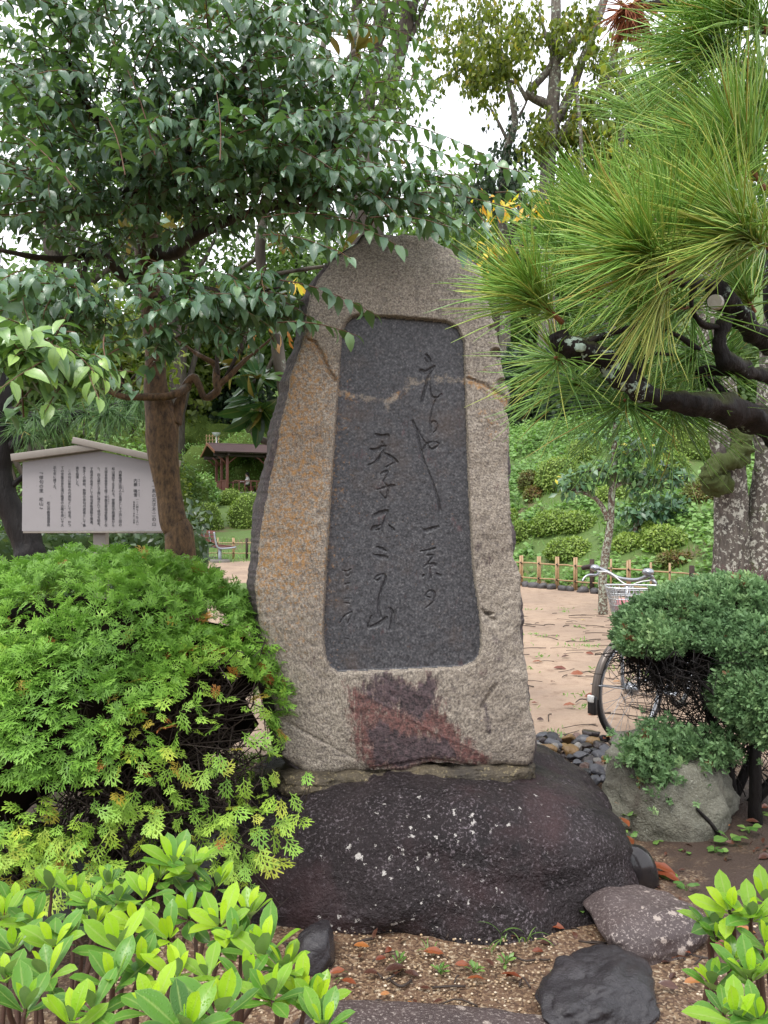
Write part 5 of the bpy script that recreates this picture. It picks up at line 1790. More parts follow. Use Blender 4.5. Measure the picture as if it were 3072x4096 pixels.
    for l in lines_:
        V, F = tube(l, np.linspace(.0032, .0014, len(l)), 4, False)
        g.add(V, F)
    part("shoots", g, M_twig, t, kind='stuff')
glossy_tree()

# ---------------------------------------------------------------- conifer shrubs
def ribbon(P0, P1, w0, w1, w2, lift=0.0, n=np.array([0, 0, 1.0])):
    d = P1 - P0
    s = nrm(np.cross(d, n))
    m = (P0 + P1) / 2 + n * lift
    V = np.array([P0 - s * w0, P0 + s * w0, m - s * w1, m + s * w1, P1 - s * w2, P1 + s * w2])
    return V, np.array([[0, 1, 3, 2], [2, 3, 5, 4]])

def fan_spray(seed, nb=10, lobes=2, droop=.25, wid=1.0):
    """flat frond of a cypress: midrib and alternate lobed branchlets"""
    rs = np.random.default_rng(seed)
    VV, FF, UV, k = [], [], [], 0
    def put(V, F, a):
        nonlocal k
        V = V.copy()
        V[:, 2] -= droop * V[:, 1] ** 2 + .15 * V[:, 0] ** 2
        VV.append(V)
        FF.append(F + k)
        UV.append(np.column_stack([np.full(len(V), .3), a]))
        k += len(V)
    z = np.zeros
    V, F = ribbon(np.array([0, 0, 0.]), np.array([0, 1, 0.]), .02, .03, .03)
    put(V, F, [0, 0, .5, .5, .9, .9])
    for i in range(nb):
        t = .12 + .82 * i / nb
        s = 1 if i % 2 else -1
        L = (.20 + .42 * math.sin(math.pi * min(1, .25 + t * .8))) * rs.uniform(.8, 1.15)
        a = math.radians(rs.uniform(38, 55))
        o = np.array([0, t, rs.normal(0, .01)])
        dd = np.array([s * math.sin(a), math.cos(a), rs.normal(.05, .12)])
        e = o + dd * L
        V, F = ribbon(o, e, .018 * wid, .042 * wid, .018 * wid, .015)
        put(V, F, [t * .6] * 2 + [.2 + t * .7] * 2 + [.5 + t * .5] * 2)
        for j in range(lobes):
            u = .35 + .5 * j / max(1, lobes - 1)
            for s2 in (-1, 1):
                p = o + dd * L * u
                b = a * s + s2 * math.radians(42)
                dq = np.array([math.sin(b), math.cos(b), rs.normal(.08, .1)])
                q = p + dq * L * .42
                sd_ = np.array([dq[1], -dq[0], 0]) * .034 * wid
                V = np.array([p, (p + q * 1.4) / 2.4 + sd_, q, (p + q * 1.4) / 2.4 - sd_])
                put(V, np.array([[0, 1, 2, 3]]), [.3 + t * .4, .5 + t * .4, .6 + t * .4, .5 + t * .4])
    V = np.concatenate(VV)
    return V, np.concatenate(FF), np.concatenate(UV)

def sprig(seed, nb=9):
    """bushy juniper shoot: short branchlets all round the axis"""
    rs = np.random.default_rng(seed)
    VV, FF, UV, k = [], [], [], 0
    for i in range(nb):
        t = i / nb
        L = .50 * (1 - .5 * t)
        az = i * 2.4
        el = math.radians(rs.uniform(28, 50))
        o = np.array([0, t * .75, 0])
        d = np.array([math.cos(az) * math.sin(el), math.cos(el), math.sin(az) * math.sin(el)])
        nn = nrm(np.cross(d, rs.normal(size=3)))
        e = o + d * L
        V, F = ribbon(o, e, .030, .060, .014, .0, nn)
        VV.append(V); FF.append(F + k); k += 6
        UV.append(np.array([[.3, t * .5]] * 2 + [[.3, .3 + t * .4]] * 2 + [[.3, .6 + t * .4]] * 2))
        for s in (-1, 1):
            p = o + d * L * .5
            q = p + nrm(d + s * np.cross(nn, d) * .8 + nn * rs.normal(0, .5)) * L * .42
            sv = nrm(np.cross(nn, q - p)) * .040
            VV.append(np.array([p, (p + q) / 2 + sv, q, (p + q) / 2 - sv])); FF.append(np.array([[k, k + 1, k + 2, k + 3]])); k += 4
            UV.append(np.array([[.3, .4 + t * .3], [.3, .7], [.3, 1.0], [.3, .7]]))
    return np.concatenate(VV), np.concatenate(FF), np.concatenate(UV)

def conifer_mat(name, stops, tip, rough=.5):
    N = NT(name)
    ch = N.sep(N.attr().outputs['Color'])
    p = N.pos()
    c = N.ramp(ch[2], stops)
    c = N.mix(N.math('MULTIPLY', N.ramp(ch[1], [(.25, 0.0), (1.0, 1.0)]), .55), c, N.mix(1.0, c, tip, 'MULTIPLY'))
    pr = N.pbsdf(Base_Color=c, Roughness=rough, Specular_IOR_Level=.4, Normal=N.bump(N.noise(240, 2, .6, p), .25, .003))
    tr = N.n("BsdfTranslucent", Color=c).outputs[0]
    return N.done(N.n("MixShader", i0=.32, i1=pr, i2=tr).outputs[0])
M_hinoki = conifer_mat("cypress_frond", [(0, (0.095, 0.215, 0.035)), (0.45, (0.20, 0.39, 0.060)), (0.72, (0.31, 0.48, 0.070)), (0.86, (0.42, 0.46, 0.065)), (0.93, (0.30, 0.14, 0.03)), (1, (0.24, 0.062, 0.025))], (1.7, 1.6, 1.3))
M_juniper = conifer_mat("juniper_shoot", [(0, (0.065, 0.135, 0.060)), (0.5, (0.165, 0.29, 0.125)), (0.85, (0.30, 0.43, 0.19)), (0.95, (0.16, 0.10, 0.045)), (1, (0.16, 0.06, 0.03))], (1.6, 1.5, 1.4))
FRONDS = [fan_spray(s, 7, 1, .25 + .10 * s, 1.0) for s in range(4)]
SPRIGS = [sprig(s) for s in range(4)]

def wild_twigs(g, starts, ends, seed, r=.0025, n=8, wob=.05):
    rs = np.random.default_rng(seed)
    for a, b in zip(starts, ends):
        m = spline(np.array([a, (a * .65 + b * .35) + rs.normal(0, wob, 3), (a * .3 + b * .7) + rs.normal(0, wob, 3), b]), n)
        V, F = tube(m, np.linspace(r * 1.5, r * .6, n), 4, False)
        g.add(V, F)

def cypress_bush():
    c = np.array([-1.18, 3.22, .72])
    r = np.array([.90, .72, .62])
    t = thing("cypress_bush", (c[0], c[1], 0), "big rounded yellow green conifer bush with a bare brown patch low on its right", "bush")
    rs = np.random.default_rng(5)
    # shell of fronds, three hummocks
    pts, nrs = [], []
    lobes = [((-1.20, 3.25, .69), (.88, .70, .58), 15000), ((-1.62, 2.85, .60), (.62, .46, .48), 4800), ((-.80, 2.92, .62), (.40, .40, .40), 3800), ((-1.15, 2.70, .62), (.52, .30, .36), 3800), ((-1.20, 3.2, .96), (.58, .5, .30), 3000)]
    for k, (cc, rr, n) in enumerate(lobes):
        d = nrm(rs.normal(size=(n, 3)))
        d = d[(d[:, 1] < .55) | (rs.random(n) < .25)]
        n = len(d)
        rad = 1 + .10 * fbm(d, 2.2, 3, 40 + k) + .04 * fbm(d, 6, 2, 50 + k)
        p = d * rad[:, None] * np.array(rr) * (1 - .10 * rs.random((n, 1)) ** 2) + np.array(cc)
        nn = nrm(d / np.array(rr))
        # drop what lies inside the other lobes
        keep = np.ones(n, bool)
        for j, (c2, r2, _) in enumerate(lobes):
            if j != k:
                keep &= (((p - np.array(c2)) / (np.array(r2) * .9)) ** 2).sum(1) > 1
        keep &= p[:, 1] < 3.75
        pts.append(p[keep]); nrs.append(nn[keep])
    p, nn = np.concatenate(pts), np.concatenate(nrs)
    sx = p[:, 0] / p[:, 1] * F_PX + CX
    sy = CY - (p[:, 2] - EYE) / p[:, 1] * F_PX
    # the bare flank: a real gap in the foliage, low on the right front (in bush space)
    bx, bz = (p[:, 0] - (-.60)) / .23, (p[:, 2] - .62) / .25
    gap = (bx ** 2 + bz ** 2 + .35 * fbm(p, 5, 2, 9) < 1.0) & (p[:, 1] < 3.1) & (nn[:, 1] < .3)
    low = (p[:, 2] < .57 + .10 * fbm(p, 4, 2, 19)) & (rs.random(len(p)) < .97 - .45 * smooth(.3, .7, fbm(p, 3.5, 2, 29)))
    hole = fbm(p, 4.2, 3, 61) > .92
    keep = ~(gap & (rs.random(len(p)) < .86)) & ~low & (p[:, 2] > .08) & ~(hole & (rs.random(len(p)) < .8))
    p, nn, gp_ = p[keep], nn[keep], (gap | (p[:, 2] < .62))[keep]
    n = len(p)
    D = nrm(nn * .75 + np.array([0, -.10, .10]) + rs.normal(0, .42, (n, 3)) - np.array([0, 0, .45]) * smooth(.75, .35, p[:, 2])[:, None])
    Un = nrm(nn * .8 + np.array([0, 0, .9]) + rs.normal(0, .45, (n, 3)))
    R = frames(D, Un)
    sc = .055 * rs.uniform(.65, 1.35, n)
    edge_gap = smooth(1.6, 1.0, ((p[:, 0] + .60) / .29) ** 2 + ((p[:, 2] - .66) / .30) ** 2) * (p[:, 1] < 3.1)
    tint = .32 + .14 * fbm(p, 2.5, 3, 71) + rs.normal(0, .08, n) + .20 * smooth(.75, .35, p[:, 2]) + .16 * edge_gap
    tint = np.where(rs.random(n) < .005 + .06 * edge_gap, rs.uniform(.88, 1, n), np.clip(tint, 0, .84))
    leaves(t, "frond", "foliage", FRONDS, R, p - D * sc[:, None] * .5, sc, tint, M_hinoki, 300)
    # near-black solid core painted as the shade inside the bush, and bare twigs
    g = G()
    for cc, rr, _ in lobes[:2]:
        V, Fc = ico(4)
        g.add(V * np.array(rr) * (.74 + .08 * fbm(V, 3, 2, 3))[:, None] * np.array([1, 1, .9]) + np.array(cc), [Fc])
    part("inner_shade_core", g, M_core_shade, t)
    g = G()
    a = np.array([-1.0, 3.2, .45]) + rs.normal(0, .16, (620, 3))
    tgt = np.column_stack([rs.uniform(-1.25, -.42, 620), rs.uniform(2.62, 3.0, 620), rs.uniform(.22, .98, 620)])
    wild_twigs(g, a, tgt, 4, .0028, 9, .06)
    a = np.column_stack([rs.uniform(-1.7, -.5, 260), rs.uniform(2.65, 3.0, 260), rs.uniform(.08, .4, 260)])
    wild_twigs(g, a, a + rs.normal(0, .16, (260, 3)), 6, .0024, 7, .05)
    part("bare_twigs", g, M_twig_dark, t, kind='stuff')
    for k, (x, y) in enumerate(((-1.1, 3.1), (-.85, 2.98), (-1.45, 3.0), (-.7, 3.1))):
        g = G()
        limb(g, [[x, y, -.03, .035], [x + .03, y - .05, .2, .028], [x - .02, y - .1, .45, .02], [x + .06, y - .15, .7, .012]], 16, 7, .15, k)
        part("stem", g, M_bark_dark, t)
    # low sprays in front of the dark foot
    q = np.concatenate([np.column_stack([rs.normal(a, .10, n_), rs.normal(y, .06, n_), rs.normal(z, .07, n_)]) for a, y, z, n_ in ((-1.18, 2.45, .40, 75), (-1.0, 2.48, .32, 60), (-.52, 2.62, .42, 42), (-.50, 2.62, .30, 40), (-1.62, 2.42, .40, 40), (-.86, 2.5, .52, 30), (-1.3, 2.45, .28, 45), (-.78, 2.55, .72, 26))])
    n = len(q)
    D = nrm(np.array([.25, -.75, -.15]) + rs.normal(0, .5, (n, 3)))
    Un = nrm(np.array([0, -.3, 1]) + rs.normal(0, .4, (n, 3)))
    g = G()
    sc = .060 * rs.uniform(.7, 1.3, n)
    tint = np.where(rs.random(n) < .05, rs.uniform(.88, .97, n), np.clip(rs.normal(.66, .10, n), 0, .86))
    for v in range(4):
        m = np.arange(n) % 4 == v
        place_many(g, FRONDS[v], frames(D[m], Un[m]), q[m], sc[m], tint[m])
    part("low_sprays", g, M_hinoki, t, kind='stuff')
cypress_bush()

def blue_juniper():
    t = thing("blue_green_juniper", (1.75, 3.95, 0), "blue green cloud pruned juniper with bare black stems behind the grey green boulder", "shrub")
    rs = np.random.default_rng(15)
    lobes = []
    for px, py, Y, rx, ry, n in ((2600, 2575, 3.72, 140, 100, 1300), (2720, 2455, 3.85, 180, 105, 1600), (2900, 2400, 3.95, 210, 95, 1700), (2840, 2560, 3.70, 170, 85, 1400), (3000, 2590, 3.60, 170, 120, 1600), (2965, 2780, 3.50, 120, 110, 1200), (3075, 2860, 3.45, 120, 150, 1500), (3260, 2550, 3.80, 220, 200, 1100), (2570, 2500, 3.80, 90, 70, 400)):
        k = Y / F_PX
        lobes.append((tuple(P(px, py, Y)), (rx * k, max(.2, rx * k * .95), ry * k), n))
    P_, N_ = [], []
    for k, (cc, rr, n) in enumerate(lobes):
        d = nrm(rs.normal(size=(n, 3)))
        p = d * (1 + .20 * fbm(d, 2.4, 3, 80 + k))[:, None] * np.array(rr) * (1 - .14 * rs.random((n, 1))) + np.array(cc)
        keep = (d[:, 2] > (-.25 if k not in (4, 5, 6) else -.8))
        for j, (c2, r2, _) in enumerate(lobes):
            if j != k:
                keep &= (((p - np.array(c2)) / (np.array(r2) * .88)) ** 2).sum(1) > 1
        P_.append(p[keep]); N_.append(nrm(d / np.array(rr))[keep])
    # low shoots lying on the boulder
    q = np.concatenate([np.column_stack([rs.normal(x, .055, n), rs.normal(y, .05, n), rs.normal(z, .045, n)]) for x, y, z, n in ((1.16, 3.44, .38, 150), (1.20, 3.42, .30, 110), (1.42, 3.48, .38, 130), (1.54, 3.52, .36, 120), (1.24, 3.38, .22, 36), (1.30, 3.52, .42, 90))])
    P_.append(q); N_.append(nrm(rs.normal(0, .5, (len(q), 3)) + np.array([-.3, -.4, .7])))
    p, nn = np.concatenate(P_), np.concatenate(N_)
    hole = (np.hypot((p[:, 0] - 2.02) / .10, (p[:, 2] - 1.02) / .055) < 1) & (p[:, 1] < 3.9)
    p, nn = p[~hole], nn[~hole]
    n = len(p)
    D = nrm(nn * .55 + np.array([-.45, -.25, .50]) + rs.normal(0, .38, (n, 3)))
    R = frames(D, nrm(nn + rs.normal(0, .6, (n, 3))))
    sc = .064 * rs.uniform(.5, 1.6, n)
    tint = np.clip(.42 + .16 * fbm(p, 3, 3, 90) + rs.normal(0, .12, n), 0, .88)
    tint = np.where(rs.random(n) < .012, .97, tint)
    leaves(t, "shoot", "foliage", SPRIGS, R, p - D * sc[:, None] * .4, sc, tint, M_juniper, 300)
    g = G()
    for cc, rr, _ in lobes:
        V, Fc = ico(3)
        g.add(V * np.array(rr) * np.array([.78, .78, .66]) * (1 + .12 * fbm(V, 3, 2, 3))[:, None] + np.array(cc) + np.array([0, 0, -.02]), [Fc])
    part("inner_shade_core", g, M_core_shade, t)  # dark solids stand in for the shade within and beneath the pads
    # black thatch below the pad and the bare stems
    g = G()
    a = np.column_stack([rs.uniform(1.22, 1.95, 900), rs.uniform(3.5, 4.1, 900), rs.uniform(.66, .82, 900)])
    wild_twigs(g, a, a + np.column_stack([rs.normal(.02, .07, 900), rs.normal(0, .07, 900), -rs.uniform(.02, .15, 900)]), 3, .0022, 7, .04)
    a = np.array([1.66, 3.75, .28]) + rs.normal(0, 1, (170, 3)) * np.array([.16, .14, .10])
    wild_twigs(g, a, np.column_stack([rs.uniform(1.2, 1.95, 170), rs.uniform(3.45, 4.1, 170), rs.uniform(.45, .78, 170)]), 5, .0018, 10, .07)
    part("bare_twigs", g, M_bark_black, t, kind='stuff')
    stems = [[(1.70, 3.75, -.02, .030), (1.66, 3.72, .25, .024), (1.58, 3.75, .48, .02), (1.55, 3.8, .75, .014)], [(1.72, 3.78, .05, .026), (1.80, 3.75, .30, .022), (1.82, 3.8, .55, .02), (1.75, 3.9, .85, .014)],
             [(1.76, 3.74, 0, .028), (1.92, 3.68, .25, .024), (2.0, 3.7, .5, .02), (2.1, 3.8, .8, .014)], [(1.62, 3.74, .3, .018), (1.80, 3.7, .42, .016), (1.98, 3.68, .6, .012)],
             [(1.66, 3.7, .12, .02), (1.48, 3.6, .20, .016), (1.35, 3.5, .30, .012), (1.2, 3.42, .34, .008)], [(1.36, 3.34, .05, .011), (1.30, 3.33, .13, .009), (1.21, 3.36, .24, .006)], [(1.70, 3.52, -.02, .03), (1.68, 3.48, .3, .026), (1.72, 3.52, .6, .02)],
             [(1.48, 3.33, -.02, .012), (1.43, 3.32, .08, .010), (1.35, 3.32, .17, .006)]]
    for k, s in enumerate(stems):
        g = G()
        limb(g, s, 22, 7, .18, 60 + k)
        part("stem", g, M_bark_black, t)
blue_juniper()

# ---------------------------------------------------------------- leathery azalea-like shrubs in the foreground
M_az = leaf_mat("wet_shrub_leaf", [(0, (0.055, 0.145, 0.03)), (0.35, (0.14, 0.32, 0.045)), (0.65, (0.33, 0.54, 0.035)), (1, (0.46, 0.62, 0.035))], 0.27, 0.36, spec=.35, rib=(0.36, 0.46, 0.14), rib_amt=.45, edge=.25, back=(0.14, 0.22, 0.09), vary=.3, drops=230)
M_azstem = plain_mat("brown_shrub_stem", (0.075, 0.035, 0.022), .6, 0, .3, 40, .3)

def rosette_shrub(base, heads, label, seed, big=()):
    """heads: (x, y, z, leaf length, lean x, lean y)"""
    rs = np.random.default_rng(seed)
    t = thing("leathery_leaf_shrub", base, label, "shrub")
    Rs, Ps, Ss, Ts = [], [], [], []
    gs = G()
    for i, (x, y, z, L, lx, ly) in enumerate(heads):
        c = np.array([x, y, z])
        ax = nrm(np.array([lx, ly, 1.0]) + rs.normal(0, .15, 3))
        e1 = nrm(np.cross(ax, [0.3, 1, .1]))
        e2 = np.cross(ax, e1)
        no, ni = rs.integers(4, 7), rs.integers(3, 5)
        young = rs.normal(0, .11)
        for k in range(no + ni + 1):
            inner = k >= no and k < no + ni
            below = k >= no + ni
            az = k * 2.39 + rs.normal(0, .2)
            el = math.radians(rs.normal(20, 7) if inner else (rs.normal(54, 11) if not below else rs.normal(88, 12)))
            o = c - ax * (L * .30 if below else (0.0 if inner else L * .10))
            rad = e1 * math.cos(az) + e2 * math.sin(az)
            D = ax * math.cos(el) + rad * math.sin(el)
            Un = ax * math.sin(el) - rad * math.cos(el)
            Rs.append(frames(D[None], Un[None] + rs.normal(0, .12, (1, 3)))[0])
            Ps.append(o + rad * .003)
            Ss.append(L * (rs.uniform(.55, .85) if inner else rs.uniform(.85, 1.12)))
            Ts.append(np.clip((.80 if inner else (.36 if not below else .08)) + young + rs.normal(0, .10), 0, 1))
        foot = np.array([x * .7 + base[0] * .3 + rs.normal(0, .04), y + (base[1] - y) * .35 + rs.normal(0, .04), -.02])
        mid = (c * .6 + foot * .4) + rs.normal(0, .03, 3)
        s = spline(np.array([foot, mid, c - ax * .05, c]), 12)
        V, F = tube(s, np.linspace(.006, .0028, 12), 6, False)
        gs.add(V, F)
    part("stems", gs, M_azstem, t, kind='stuff')
    leaves(t, "leaf", "foliage", SH_AZ, np.array(Rs), np.array(Ps), np.array(Ss), np.array(Ts), M_az, 300)
    return t

heads = []
spots_az = [(225, 475, 1.62, 60), (325, 505, 1.6, 50), (480, 465, 1.66, 52), (400, 545, 1.5, 46), (770, 370, 1.62, 74), (850, 400, 1.6, 62), (700, 440, 1.6, 60), (960, 470, 1.58, 60), (520, 540, 1.5, 52), (640, 520, 1.5, 58), (140, 640, 1.42, 58), (15, 610, 1.42, 58), (60, 560, 1.55, 50), (240, 735, 1.32, 60),
            (330, 690, 1.36, 52), (525, 745, 1.30, 66), (745, 705, 1.36, 62), (830, 610, 1.45, 58), (970, 640, 1.40, 66), (1100, 600, 1.48, 60), (1165, 770, 1.30, 74), (1260, 835, 1.27, 54), (920, 870, 1.22, 54), (500, 900, 1.18, 66), (785, 880, 1.2, 60), (1200, 965, 1.18, 56), (970, 1040, 1.06, 72),
            (670, 1020, 1.10, 60), (410, 1010, 1.12, 58), (115, 1010, 1.10, 58), (210, 870, 1.22, 58), (1320, 955, 1.22, 52), (1410, 985, 1.20, 50), (1430, 1090, 1.10, 50), (320, 1070, 1.07, 54), (820, 1110, 1.02, 70), (60, 750, 1.32, 56), (600, 640, 1.44, 54), (420, 640, 1.46, 52), (1040, 720, 1.36, 58), (30, 880, 1.2, 56), (620, 830, 1.24, 56), (1090, 900, 1.22, 56)]
for cx_, cy_, Y, lp in spots_az:
    p = P(cx_ / 1.106, 3100 + cy_ / 1.106 + 18, Y)
    heads.append((*p, lp * 1.1 / 1000, p[0] * .0 + rng.normal(0, .12), -.18))
for k in range(7):                                            # the hidden back and lower heads
    Y = rng.uniform(.95, 1.7)
    x = rng.uniform(-1.25, -.18) * (Y / 1.5)
    z = .80 - .09 * (Y - 1.0) + rng.normal(-.24, .05) - .1 * smooth(-.35, -.1, x)
    heads.append((x, Y, z, .052, rng.normal(0, .15), -.1))
rosette_shrub((-.6, 1.45, 0), heads, "bright green leathery leaved shrub wet with rain filling the lower left corner", 21)
heads = []
for cx_, cy_, Y, lp in [(1420, 1130, 1.32, 66), (1325, 1225, 1.34, 60), (1555, 1170, 1.3, 62), (1545, 1540, 1.18, 64), (1310, 1590, 1.24, 54), (1470, 1800, 1.08, 66), (1650, 1340, 1.26, 58), (1350, 1300, 1.32, 42), (1640, 1060, 1.36, 58), (1680, 1480, 1.2, 58), (1600, 1800, 1.08, 58), (1440, 1440, 1.26, 50), (1390, 1760, 1.14, 40)]:
    p = P(2000 + cx_ / 1.5476, 2900 + cy_ / 1.5476 + 15, Y)
    heads.append((*p, lp / 1000, -.12, -.2))
for k in range(14):
    Y = rng.uniform(1.05, 1.45)
    heads.append((rng.uniform(.52, .95) * Y, Y, .70 - .1 * (Y - 1) + rng.normal(-.14, .06), .055, rng.normal(0, .15), -.1))
rosette_shrub((.85, 1.35, 0), heads, "smaller bright green leathery leaved shrub at the lower right edge of the photo", 22)
# ---------------------------------------------------------------- pines
M_needle = NT("pine_needle")
_ch = M_needle.sep(M_needle.attr().outputs['Color'])
_c = M_needle.ramp(_ch[2], [(0, (0.035, 0.090, 0.032)), (0.45, (0.13, 0.30, 0.06)), (0.75, (0.27, 0.48, 0.10)), (0.93, (0.47, 0.50, 0.12)), (1, (0.36, 0.20, 0.05))])
_c = M_needle.mix(M_needle.math('MULTIPLY', _ch[1], .35), _c, M_needle.mix(1.0, _c, (1.7, 1.5, 1.2), 'MULTIPLY'))
_p = M_needle.pbsdf(Base_Color=_c, Roughness=.33, Specular_IOR_Level=.6)
M_needle = M_needle.done(M_needle.n("MixShader", i0=.2, i1=_p, i2=M_needle.n("BsdfTranslucent", Color=_c).outputs[0]).outputs[0])
M_pinebark = bark_mat("mossy_black_pine_bark", (0.020, 0.014, 0.012), (0.006, 0.005, 0.005), scale=22, rough=.7, moss=(0.045, 0.052, 0.012), lichen=(0.36, 0.46, 0.38), lich_amt=.12, dist=.012, strength=1.0, mosslo=.62)
M_shoot = plain_mat("orange_brown_shoot", (0.24, 0.095, 0.035), .6, 0, .3, 70, .5)
M_dead = plain_mat("dead_orange_needles", (0.30, 0.085, 0.022), .7, 0, .3, 40, .1)

def needles(g, base, axis, n, L, seed, lo=12, hi=72, shoot=.09, r=.0011, tint=.55, droop=.10, cone=None):
    rs = np.random.default_rng(seed)
    axis = nrm(np.asarray(axis, float))
    e1 = nrm(np.cross(axis, [.31, .2, .93]))
    e2 = np.cross(axis, e1)
    t = rs.random(n) ** .8
    az = rs.uniform(0, 2 * math.pi, n)
    el = np.radians(lo + (hi - lo) * (rs.random(n) ** .8) * (1.15 - .5 * t))
    rad = np.outer(np.cos(az), e1) + np.outer(np.sin(az), e2)
    D = np.outer(np.cos(el), axis) + rad * np.sin(el)[:, None]
    o = base + np.outer(t * shoot, axis) + rad * .003
    pr = np.arange(n) // 2 * 2                                # needles stand in pairs
    D = nrm(D[pr] + rs.normal(0, .035, (n, 3)))
    o = o[pr]
    l = L * rs.uniform(.55, 1.15, n)
    bend = np.column_stack([rs.normal(0, .13, n), rs.normal(0, .13, n), -droop * rs.uniform(-.3, 2.2, n)])
    s1 = nrm(np.cross(D, rs.normal(size=(n, 3))))
    s2 = np.cross(D, s1)
    k = 3
    V = []
    A = []
    ti = np.clip(tint + .12 * rs.normal(size=n), 0, .9)
    ti = np.where(rs.random(n) < .015, .97, ti)
    for u, w in ((0, .8), (.35, 1.0), (.72, .9), (1, .25)):
        c = o + D * (l * u)[:, None] + bend * (l * u * u)[:, None]
        for j in range(k):
            a = j * 2 * math.pi / k
            V.append(c + (s1 * math.cos(a) + s2 * math.sin(a)) * r * w)
            A.append(np.column_stack([np.full(n, .5), np.full(n, u), ti, np.ones(n)]))
    V = np.stack(V, 1).reshape(-1, 3)
    A = np.stack(A, 1).reshape(-1, 4)
    F = []
    for i in range(3):
        for j in range(k):
            F.append([i * k + j, i * k + (j + 1) % k, (i + 1) * k + (j + 1) % k, (i + 1) * k + j])
    F = np.array(F)
    g.add(V, [(F[None] + (np.arange(n) * 4 * k)[:, None, None]).reshape(-1, 4)], A)

